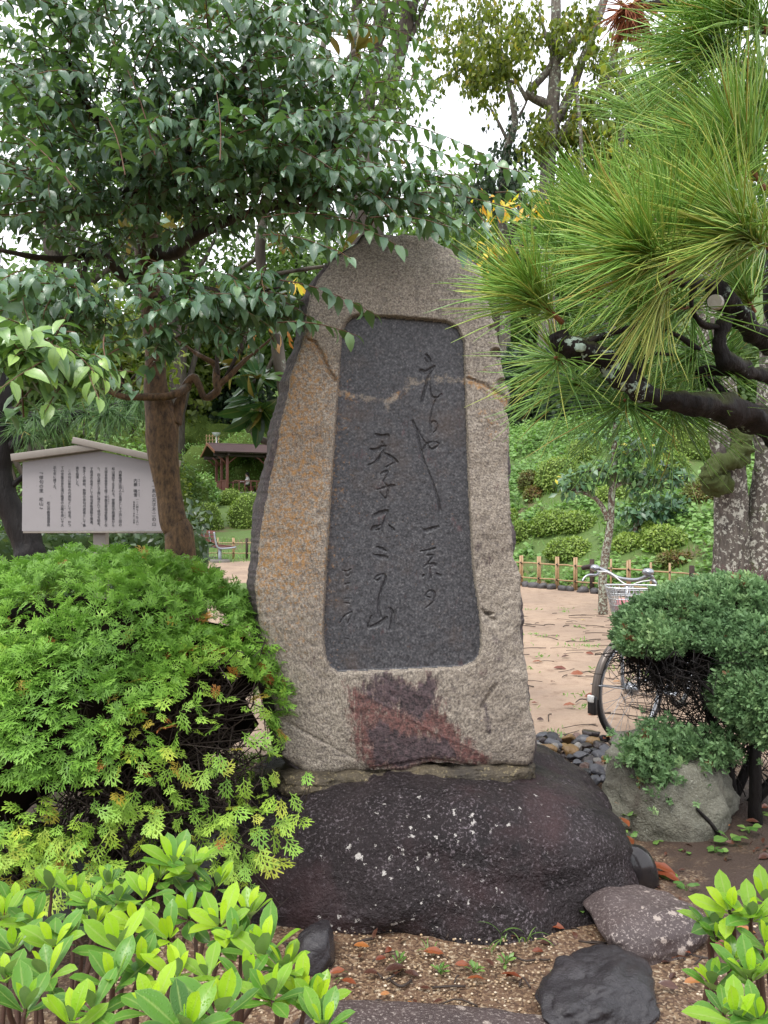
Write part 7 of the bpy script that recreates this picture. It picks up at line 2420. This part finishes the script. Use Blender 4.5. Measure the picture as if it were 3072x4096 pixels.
# ---------------------------------------------------------------- tall trees, upper right
def open_tree(base, Y, paths, clumps, label, seed, mat, leaf=.16, n=1600, bark=None, name="lichen_bark_tree", hang=.9):
    t = thing(name, base, label, "tree")
    T = lambda px, py, w, y=Y: [*P(px, py, y), w / 2 / F_PX * y]
    for k, l in enumerate(paths):
        g = G()
        p = np.array([T(*a) for a in l])
        if k == 0:
            p = np.vstack([[base[0], base[1], base[2] - .3, p[0, 3] * 1.5], p])
        limb(g, p, 12 * len(p), 9, .14, seed + k, 3)
        part("trunk" if k == 0 else "limb", g, bark or M_bark_lichen, t)
    rs = np.random.default_rng(seed)
    g, tg = G(), G()
    tot = sum(c[4] for c in clumps)
    for k, (px, py, rx, ry, wgt) in enumerate(clumps):
        m = int(1.5 * n * wgt / tot)
        c = P(px, py, Y + rs.normal(0, .8))
        s = Y / F_PX
        # leaves hang in small bunches along fine twigs
        nb = max(3, m // 14)
        d = rs.normal(0, .5, (nb, 3)) * np.array([rx * s, rx * s, ry * s]) + c
        for q in d:
            e = q + np.array([rs.normal(0, .35), rs.normal(0, .35), rs.normal(-.1, .2)])
            V, F = tube(spline(np.array([c * .25 + q * .75 + rs.normal(0, .1, 3), q, e]), 5), [.012, .010, .008, .006, .004], 4, False)
            tg.add(V, F)
            u = rs.random((14, 1))
            pp = q * (1 - u) + e * u + rs.normal(0, .10, (14, 3))
            D = nrm(rs.normal(0, .5, (14, 3)) + np.array([0, 0, -hang]))
            R = frames(D, nrm(rs.normal(0, .7, (14, 3)) + np.array([0, -.3, .7])))
            place_many(g, SH_FAR[k % 3], R, pp, leaf * rs.uniform(.7, 1.25, 14), np.clip(rs.normal(.55, .22, 14), 0, 1))
    part("twigs", tg, M_bark_dark, t, kind='stuff')
    part("crown", g, mat, t)

def gbase(px, Y):
    x = (px - CX) / F_PX * Y
    return np.array([x, Y, float(hz(x, Y))])
open_tree(gbase(2195, 30.0), 30.0, [[(2190, 1200, 66), (2190, 720, 60), (2212, 430, 54), (2222, 200, 46), (2225, -80, 34)], [(2205, 520, 44), (2280, 380, 40), (2330, 240, 34), (2400, 60, 28), (2440, -60, 20)], [(2195, 620, 44), (2300, 470, 40), (2420, 330, 34), (2470, 160, 24), (2500, 20, 14)],
                                    [(2195, 420, 40), (2120, 380, 34), (2150, 330, 30), (2290, 170, 34), (2380, 60, 26), (2420, -20, 20)], [(2110, 400, 20), (2030, 260, 12), (1980, 120, 8)], [(2060, 330, 12), (1940, 290, 8), (1850, 240, 5)], [(2225, 250, 20), (2180, 130, 14), (2150, 20, 8)]],
          [(1800, 160, 130, 130, 3), (1900, 60, 150, 80, 3), (2010, 230, 130, 90, 3), (1960, 330, 110, 60, 2), (2080, 120, 120, 90, 3), (2300, 130, 120, 100, 3), (1850, 300, 70, 60, 1), (2420, 420, 160, 120, 5), (2300, 560, 130, 110, 4), (2160, 560, 80, 90, 2), (2500, 560, 150, 110, 4)],
          "tall lichen barked tree with forked limbs above the top right of the slab", 140, M_far_yellow, .24, 5200)
open_tree(gbase(2440, 28.0), 28.0, [[(2440, 1100, 50), (2450, 760, 46), (2490, 560, 42), (2540, 400, 38), (2610, 320, 32), (2730, 270, 22), (2820, 230, 12)], [(2500, 540, 26), (2490, 420, 18), (2480, 300, 14), (2560, 190, 8)], [(2510, 520, 20), (2600, 510, 12), (2650, 480, 7)], [(2340, 800, 14), (2330, 700, 16), (2320, 480, 16), (2300, 330, 10)]],
          [(2560, 480, 120, 90, 3), (2440, 620, 130, 110, 4), (2650, 420, 120, 110, 3), (2720, 560, 120, 100, 3), (2350, 760, 100, 80, 3), (2560, 680, 120, 80, 3), (2420, 250, 100, 80, 2), (2620, 180, 100, 80, 2)],
          "pale lichen crusted leaning tree right of the tall forked tree", 150, M_far_yellow, .22, 4200)
open_tree(gbase(2020, 32), 32, [[(2020, 1200, 40), (2010, 800, 38), (2030, 600, 34), (2060, 480, 28), (2030, 330, 18), (1990, 160, 10)], [(2030, 560, 16), (1960, 430, 8), (1880, 330, 5), (1820, 250, 4)], [(2035, 520, 14), (2100, 420, 10), (2130, 300, 6)]],
          [(2030, 620, 90, 70, 2), (2060, 470, 60, 60, 1), (1990, 760, 130, 60, 3), (1900, 800, 120, 50, 3)], "thinner dark tree left of the tall forked tree", 160, M_far_dark, .24, 900)
for k, (px, lab) in enumerate(((1425, "bare grey trunk rising above the crown, leftmost of three by the top edge"), (1525, "thick grey trunk at the top edge, middle of three"), (1640, "dark leaning trunk at the top edge, rightmost of three"))):
    Y = 15.0 + k
    open_tree(gbase(px - 30 + 20 * k, Y), Y, [[(px - 8 - 75 * k, 700, 50 + 10 * k), (px - 4 - 45 * k, 400, 46 + 8 * k), (px - 8 * k, 100, 42 + 10 * k), (px + 14 + 24 * k, -200, 34)], [(px, 160, 22), (px + 60, 20, 16), (px + 110, -100, 10)]],
              [(px + 20, -160, 160, 120, 2), (px + 30, 60, 90, 60, 1), (px - 40, 420, 120, 120, 2)], lab, 170 + k, M_far_green, .15, 500, M_bark_grey)

# ---------------------------------------------------------------- background trees
BG = [  # px, ground row or None, Y, crown radius px, crown top row, crown bottom row, material, label
    (2010, None, 26.6, 130, 1400, 1750, M_far_dark, "dark dense tree on the path above the bank, just right of the slab"),
    (2200, None, 26.4, 140, 1350, 1760, M_far_dark, "dark dense tree on the path above the bank, behind the pine tip"),
    (2400, None, 27.0, 150, 1250, 1740, M_far_dark, "tall dark tree behind the hanging pine tufts"),
    (2600, None, 28.0, 170, 1300, 1740, M_far_green, "mid green tree behind the black pine limb"),
    (2840, None, 27.0, 200, 1200, 1740, M_far_green, "mid green tree behind the twin trunk"),
    (2100, None, 38.0, 260, 880, 1450, M_far_green, "broad pale green tree over the right shoulder of the slab"),
    (2450, None, 40.0, 300, 760, 1350, M_far_yellow, "yellow green tree high behind the pine needles"),
    (2800, None, 40.0, 320, 640, 1300, M_far_green, "tall green tree at the upper right behind the pine"),
    (1800, None, 40.0, 260, 800, 1350, M_far_green, "green tree hidden mostly by the top of the slab"),
    (820, None, 60.0, 200, 1350, 1790, M_far_dark, "dark conifer wood tree behind the pavilion lamp"),
    (960, None, 64.0, 190, 1200, 1760, M_far_dark, "dark blue green tree behind the pavilion, next to the slab"),
    (740, None, 56.0, 150, 1250, 1740, M_far_yellow, "light green tree right of the brown trunk"),
    (1010, None, 58.0, 210, 1050, 1560, M_far_green, "leafy light tree above the pavilion"),
    (430, None, 30.0, 260, 1100, 1760, M_far_yellow, "light green tree seen between the brown trunk and the dark pine"),
    (150, None, 26.0, 260, 1050, 1800, M_far_green, "green tree at the left edge behind the dark pine"),
    (300, None, 40.0, 420, 60, 1500, M_far_green, "tall tree far behind the left crown"),
    (-150, None, 30.0, 260, 900, 1800, M_far_green, "tree beyond the left edge"),
    (1250, None, 56.0, 300, 780, 1500, M_far_green, "tall tree behind the upper left edge of the slab"),
    (700, None, 52.0, 330, 300, 1350, M_far_green, "tall tree behind the middle of the glossy crown"),
]
for k, (px, _, Y, rpx, top, bot, mat, lab) in enumerate(BG):
    b = gbase(px, Y)
    zt, zb = P(px, top, Y)[2], P(px, bot, Y)[2]
    r = rpx / F_PX * Y
    h = zt - b[2]
    rz = (zt - zb) / 2
    cz = (zt + zb) / 2 - b[2]
    rs = np.random.default_rng(800 + k)
    crown = [(0, 0, cz, r * .8, r * .7, rz * .85)]
    for j in range(4):
        a = rs.uniform(0, 6.28)
        crown.append((math.cos(a) * r * .55, math.sin(a) * r * .4, cz + rs.uniform(-.5, .55) * rz, r * .5, r * .5, rz * .45))
    if lab == "tree beyond the left edge":
        continue
    tree("leafy_tree", b, h, crown, max(.14, h * .022), mat, M_bark_grey if mat is not M_far_dark else M_bark_dark, lab, "tree", None, 3900, .013 * Y * .62 + .08, 820 + k, limbs=6, fill=.55)

# ---------------------------------------------------------------- hedge behind the notice board, strap-leaved plant, brown dead shrub
M_hedge = leaf_mat("hedge_leaf", [(0, (0.014, 0.035, 0.014)), (.6, (0.035, 0.075, 0.022)), (1, (0.09, 0.14, 0.035))], .35, .2, rib_amt=0)
def hedge():
    b = np.array([-2.55, 7.6, 0])
    t = thing("dark_hedge", b, "dark green leafy hedge below and behind the notice board", "hedge")
    rs = np.random.default_rng(66)
    n = 5200
    p = np.column_stack([rs.uniform(-5.2, -1.75, n), 7.6 + rs.normal(0, .28, n), rs.random(n) ** .8 * 1.5])
    p[:, 2] *= 1 + .12 * fbm(p * np.array([1, 1, 0]), 1.4, 2, 5)
    R = leaf_frames(nrm(np.column_stack([rs.normal(0, .3, n), np.full(n, -.8), rs.normal(.4, .3, n)])), 3, .3)
    g = G()
    place_many(g, SH_SMALL[1], R, p, .085 * rs.uniform(.6, 1.3, n), np.clip(rs.normal(.45, .22, n), 0, 1))
    part("foliage", g, M_hedge, t, kind='stuff')
    g = G()
    bevbox(g, (-3.5, 7.75, .60), (1.7, .2, .62), None, .1)
    part("twig_core", g, M_core, t)
hedge()

M_strap = leaf_mat("strap_leaf", [(0, (0.10, 0.19, 0.03)), (1, (0.30, 0.42, 0.08))], .4, .35, rib_amt=.15)
def strap_plant(base, n, L, label, seed, name="strap_leaf_plant", mat=None, w=.07, up=.9):
    rs = np.random.default_rng(seed)
    t = thing(name, base, label, "plant")
    for k in range(n):
        az = rs.uniform(0, 6.28)
        D = np.array([math.cos(az) * .6, math.sin(az) * .6, up]) + rs.normal(0, .15, 3)
        R = frames(D[None], np.array([[-math.cos(az), -math.sin(az), .6]]))
        g = G()
        place_many(g, leaf_shape(1, w, 9, .15, rs.uniform(1.2, 2.4), .3, .8), R, np.array([base]) + rs.normal(0, .01, (1, 3)) * np.array([1, 1, 0]), np.array([L * rs.uniform(.6, 1.1)]), np.array([rs.random()]))
        part("blade", g, mat or M_strap, t)
strap_plant(P(175, 2330, 5.0) * np.array([1, 1, 0]) + np.array([0, 0, .6]), 7, .55, "bright strap leaved plant between the dark pine trunk and the sign post", 5)
strap_plant(P(40, 2330, 5.1) * np.array([1, 1, 0]) + np.array([0, 0, .6]), 9, .75, "pale arching strap leaved plant at the left edge below the notice board", 6)

def dead_shrub():
    b = np.array([2.9, 6.2, 0])
    t = thing("brown_dead_shrub", b, "dead purple brown shrub showing above the juniper at the right edge", "shrub")
    rs = np.random.default_rng(8)
    g = G()
    n = 900
    p, nn = crown_points(n, b + np.array([.1, 0, .55]), (.5, .4, .42), 8, .15, .2)
    wild_twigs(g, p - nn * .14, p + rs.normal(0, .03, (n, 3)), 9, .004, 5, .03)
    part("twigs", g, plain_mat("purple_brown_twig", (0.115, 0.070, 0.062), .9, 0, .3, 50, .3), t, kind='stuff')
    g = G()
    V, Fc = ico(3)
    g.add(V * np.array([.44, .35, .38]) + b + np.array([.1, 0, .52]), [Fc])
    part("twig_core", g, M_core_shade, t)
dead_shrub()

# ---------------------------------------------------------------- litter, weeds, twigs
M_litter = [leaf_mat("fallen_leaf_" + n, [(0, c), (1, c2)], .28, .1, rib=tuple(x * .5 for x in c), rib_amt=.5) for n, c, c2 in (("red_brown", (0.15, 0.035, 0.016), (0.26, 0.075, 0.028)), ("orange", (0.34, 0.12, 0.03), (0.40, 0.17, 0.05)), ("dark", (0.06, 0.025, 0.018), (0.10, 0.04, 0.025)), ("yellow", (0.5, 0.36, 0.05), (0.55, 0.42, 0.09)))]
LN = ["red brown", "orange", "dark brown", "yellow"]
def local_z(x, y):
    return float(hz(x, y)) + .05 * smooth(.9, 1.7, x) * smooth(1.8, 3.0, y) * (1 - smooth(4.0, 4.7, y))
def fallen(px, py, L, ci, ang, where, z=0.0, group=None, curl=.6):
    Y = (EYE - z) / ((py - CY) / F_PX)
    p = P(px, py, Y)
    p[2] = max(z, local_z(p[0], p[1])) + .012
    rs = np.random.default_rng(int(px * 7 + py))
    D = np.array([math.cos(ang), math.sin(ang), rs.normal(.12, .08)])
    R = frames(D[None], np.array([[rs.normal(0, .3), rs.normal(-.15, .3), 1.0]]))
    g = G()
    place_many(g, leaf_shape(1, .42, 7, .30, curl, .48, .9, .12), R, p[None], np.array([L]), np.array([rs.random()]))
    solo("fallen_leaf", g, M_litter[ci], p, where, "fallen leaf", group)
S2 = lambda cx, cy: (2000 + cx / 1.5476, 2900 + cy / 1.5476)
GF = "fallen leaves around the base boulder"
k = 0
for cx_, cy_, L, ci, ang, z in [(690, 480, .10, 1, -1.2, .12), (735, 590, .11, 0, -1.3, .10), (775, 700, .10, 0, -1.4, .06), (830, 840, .12, 1, -.6, .03), (900, 880, .15, 0, -.55, .03), (960, 930, .13, 0, -.7, .02), (870, 930, .10, 0, -.4, .02), (520, 1190, .11, 0, .3, .01), (590, 1180, .10, 1, .2, .01), (440, 1200, .08, 0, .5, .01), (400, 1215, .06, 0, .1, .01), (300, 1260, .07, 0, -.3, .01), (270, 1280, .06, 0, .9, .01), (620, 240, .07, 1, -.3, .1), (690, 245, .08, 0, .1, .1), (800, 230, .07, 0, .8, .1), (800, 270, .06, 1, .2, .1), (655, 85, .08, 1, .2, .06), (640, 98, .06, 0, 1.0, .06)]:
    px, py = S2(cx_, cy_)
    where = "among the loose stones" if py < 3100 else ("in the crack beside the grey green boulder" if py < 3400 else ("under the smooth black stone" if py < 3540 else "at the boulder foot above the wrinkled stone"))
    fallen(px, py, L * .8, ci, ang, ("long " if L > .105 else ("short " if L < .075 else "")) + LN[ci] + " wet fallen leaf " + where, z, GF)
for cx_, cy_, L, ci, ang in [(1300, 1400, .10, 0, .4), (1140, 1620, .08, 1, .2), (1080, 1400, .07, 0, -.5), (1060, 1470, .07, 0, .2), (980, 1620, .08, 2, -.4), (1385, 670, .045, 1, .1), (1600, 880, .10, 2, .3), (1480, 560, .07, 2, .9), (1520, 650, .08, 2, -.2), (1620, 570, .08, 0, .5), (1560, 310, .07, 0, -.5), (1240, 1290, .07, 1, .6), (1460, 1280, .09, 1, -.2)]:
    px, py = S2(cx_, cy_)
    fallen(px, py, L * .75, ci, ang, LN[ci] + " wet fallen leaf " + ("on the soil under the juniper" if py < 3500 else "right of the wrinkled stone") + (" by the photo edge" if px > 2940 else (" in the open" if px > 2830 else " nearest the stones")), .02, "fallen leaves under the right shrub")
B1 = lambda cx, cy: (1000 + cx / 1.0369, 3000 + cy / 1.0369)
for cx_, cy_, L, ci, ang in [(430, 825, .055, 1, .1), (520, 885, .04, 0, .4), (560, 855, .04, 0, .9), (330, 940, .05, 0, .2), (380, 970, .05, 0, -.4), (720, 850, .07, 0, .05), (900, 965, .06, 0, .1), (1040, 945, .07, 0, -.3), (1060, 955, .05, 0, .4), (640, 1075, .035, 1, .5), (560, 930, .07, 2, .2), (600, 950, .06, 2, .8), (470, 940, .05, 2, .1), (640, 935, .05, 2, -.3), (1170, 850, .045, 0, .3), (540, 1030, .03, 1, .2), (850, 905, .05, 0, .2), (1215, 745, .06, 0, .2)]:
    px, py = B1(cx_, cy_)
    fallen(px, py, L, ci, ang, ("tiny " if L < .045 else ("big " if L > .058 else "")) + LN[ci] + " fallen leaf on the front sand, " + ("left" if px < 1480 else ("centre" if px < 1760 else "right")) + (" under the base boulder" if py < 3860 else " beside the stepping slab"), .005, "fallen leaves in front of the base boulder")
R6 = lambda cx, cy: (1900 + cx / 1.4155, 1500 + cy / 1.4155)
for cx_, cy_, L, ci, ang in [(325, 1632, .11, 0, .1), (445, 1665, .13, 0, -.2), (490, 1605, .10, 2, .3), (625, 1582, .10, 0, .05), (500, 1880, .10, 0, .1), (640, 1932, .12, 0, .1), (430, 1745, .06, 2, .8), (600, 1392, .07, 3, .1), (540, 1700, .12, 0, -.1), (780, 1745, .10, 1, .1), (350, 1960, .06, 2, .3), (620, 1830, .14, 0, .1), (320, 1865, .06, 0, .3)]:
    px, py = R6(cx_, cy_)
    fallen(px, py, L, ci, ang, ("big " if L > .115 else ("small " if L < .08 else "")) + LN[ci] + " fallen leaf on the path, " + ("far part" if py < 2640 else ("middle part" if py < 2800 else "front part")) + (" near the slab" if px < 2230 else " near the bicycle"), 0, "fallen leaves on the sandy path")

rs = np.random.default_rng(90)
g = G()
for k in range(420):                                            # bits nobody could count
    if k < 260:
        x, y = rs.uniform(.55, 1.9), rs.uniform(1.7, 3.5)
    else:
        x, y = rs.uniform(-.6, .8), rs.uniform(1.75, 2.65)
        if rs.random() < .6:
            continue
    D = np.array([[rs.normal(), rs.normal(), rs.normal(.05, .15)]])
    place_many(g, leaf_shape(1, .4, 3, .2, .5), frames(D, np.array([[rs.normal(0, .3), rs.normal(0, .3), 1.0]])), np.array([[x, y, local_z(x, y) + .012]]), np.array([rs.uniform(.018, .05)]), np.array([rs.random()]))
setting("leaf_litter", g, M_litter[2], kind='stuff')
g = G()
for k in range(300):                                            # wet twigs and pine needles on the path and bed
    if k < 190:
        x, y, L = rs.uniform(.6, 3.6), rs.uniform(4.7, 11.0), rs.uniform(.08, .34)
    else:
        x, y, L = rs.uniform(-.4, 1.4), rs.uniform(1.75, 2.8), rs.uniform(.03, .12)
    a = rs.normal(0, .5)
    d = np.array([math.cos(a), math.sin(a), 0]) * L
    z = local_z(x, y) + .006
    m = np.array([x, y, z])
    V, F = tube(spline(np.array([m, m + d * .5 + np.array([0, rs.normal(0, .02), .006]), m + d]), 6), rs.uniform(.0015, .005), 4)
    g.add(V, F)
setting("fallen_twigs", g, M_twig_dark, kind='stuff')
# grains of coarse sand near the eye
g = G()
V, Fc = ico(1)
for k in range(2600):
    x, y = rs.uniform(-.45, 1.35), rs.uniform(1.7, 2.75)
    r = rs.uniform(.0022, .0052)
    g.add(V * r * np.array([1.2, 1, .8]) + np.array([x, y, local_z(x, y) + .004]), [Fc], np.array([0, 0, rs.random(), 1]))
N = NT("sand_grain")
cc = N.ramp(N.sep(N.attr().outputs['Color'])[2], [(0, (0.16, 0.10, 0.06)), (.5, (0.42, 0.30, 0.18)), (1, (0.62, 0.52, 0.40))])
setting("coarse_sand", g, N.done(N.pbsdf(Base_Color=cc, Roughness=.45)), kind='stuff')

# small weeds
M_weed = leaf_mat("weed_leaf", [(0, (0.07, 0.17, 0.035)), (1, (0.20, 0.34, 0.08))], .35, .3, rib=(0.3, 0.42, 0.15), rib_amt=.3)
def weed(px, py, n, L, label, seed, flat=.5, w=.6, z=0.0):
    Y = (EYE - z) / ((py - CY) / F_PX)
    p = P(px, py, Y)
    p[2] = max(z, local_z(p[0], p[1]))
    rs = np.random.default_rng(seed)
    t = thing("small_weed", p, label, "weed")
    for k in range(n):
        az = k * 2.4 + rs.normal(0, .3)
        st = np.array([math.cos(az), math.sin(az), 0]) * L * .5 * rs.random() + np.array([0, 0, L * rs.uniform(.1, .7)])
        g = G()
        V, F = tube([p, p + st * .5, p + st], .0012, 4, False)
        D = np.array([[math.cos(az), math.sin(az), flat * rs.uniform(.2, 1)]])
        place_many(g, leaf_shape(1, w, 4, .12, .5, .5, .7), frames(D, np.array([[0, 0, 1.0]]) + rs.normal(0, .2, (1, 3))), (p + st)[None], np.array([L * rs.uniform(.7, 1.1)]), np.array([rs.random()]))
        g.add(V, F, np.array([.5, .5, .3, 1]))
        part("leaf", g, M_weed, t)
W_ = "tiny bright weed "
for k, (cx_, cy_, n, L, fl, w, lab) in enumerate([(490, 1190, 4, .055, 1.6, .4, "standing in red leaves right of the base boulder foot"), (345, 1225, 4, .035, .8, .5, "at the tip of the wrinkled stone beside the grass tuft"), (650, 1255, 3, .03, .2, .8, "between the wrinkled stone and the flat stone"), (800, 575, 4, .035, .3, .9, "upper of two on the left face of the grey green boulder"), (805, 685, 4, .035, .3, .9, "lower of two on the left face of the grey green boulder"), (955, 745, 4, .03, .3, .9, "at the right end of the smooth black stone"), (1195, 660, 5, .045, .4, .9, "at the foot of the grey green boulder"), (1430, 790, 5, .06, .4, .75, "big leaved one above the right shrub"), (1330, 840, 6, .045, .3, .8, "clustered round leaves left of the big leaved weed"), (1085, 1000, 4, .05, .5, .5, "right of the red leaves at the boulder corner"), (1150, 1055, 3, .045, .5, .5, "on the sand above the flat stone"), (820, 960, 5, .035, .9, .5, "under the tip of the long red leaf"), (1150, 830, 3, .03, .3, .9, "clover like one on sand below the grey green boulder"), (1610, 650, 5, .045, .6, .7, "at the right edge under the juniper"), (1540, 740, 5, .045, .4, .8, "at the right edge above the shrub")]):
    px, py = S2(cx_, cy_)
    weed(px, py, n, L, W_ + lab, 1000 + k, fl, w, .10 if 'face' in lab else 0)
for k, (cx_, cy_, n, L, lab) in enumerate([(615, 890, 9, .03, "lacy one below the middle of the base boulder"), (790, 930, 12, .028, "lacy one in the middle of the front sand"), (930, 925, 12, .03, "lacy one right of the middle of the front sand"), (1290, 975, 12, .03, "feathery one left of the wrinkled stone"), (1340, 1040, 10, .03, "feathery one against the wrinkled stone near the slab"), (1060, 890, 9, .03, "small leaved one beside the grass tuft")]):
    px, py = B1(cx_, cy_)
    weed(px, py, n, L, W_ + lab, 1050 + k, 1.2, .35)
M_blade = leaf_mat("grass_blade", [(0, (0.08, 0.16, 0.035)), (1, (0.20, 0.30, 0.08))], .4, .35, rib_amt=.1)
for k, (cx_, cy_, n, L, lab) in enumerate([(1050, 790, 6, .14, "arching grass tuft at the right foot of the base boulder"), (1155, 800, 6, .11, "upright grass tuft between the base boulder and the wrinkled stone"), (1000, 840, 5, .07, "short grass tuft on the sand in front of the base boulder"), (735, 845, 4, .07, "grass tuft below the middle of the base boulder"), (360, 960, 4, .05, "small grass tuft behind the left shrub"), (1240, 1110, 3, .12, "long grass blades lying over the stepping slab"), (1500, 1110, 4, .05, "short grass tuft at the bottom edge below the wrinkled stone")]):
    px, py = B1(cx_, cy_)
    Y = EYE / ((py - CY) / F_PX)
    p = P(px, py, Y)
    p[2] = local_z(p[0], p[1])
    strap_plant(p, n, L, lab, 1100 + k, "grass_tuft", M_blade, .06, 1.0)
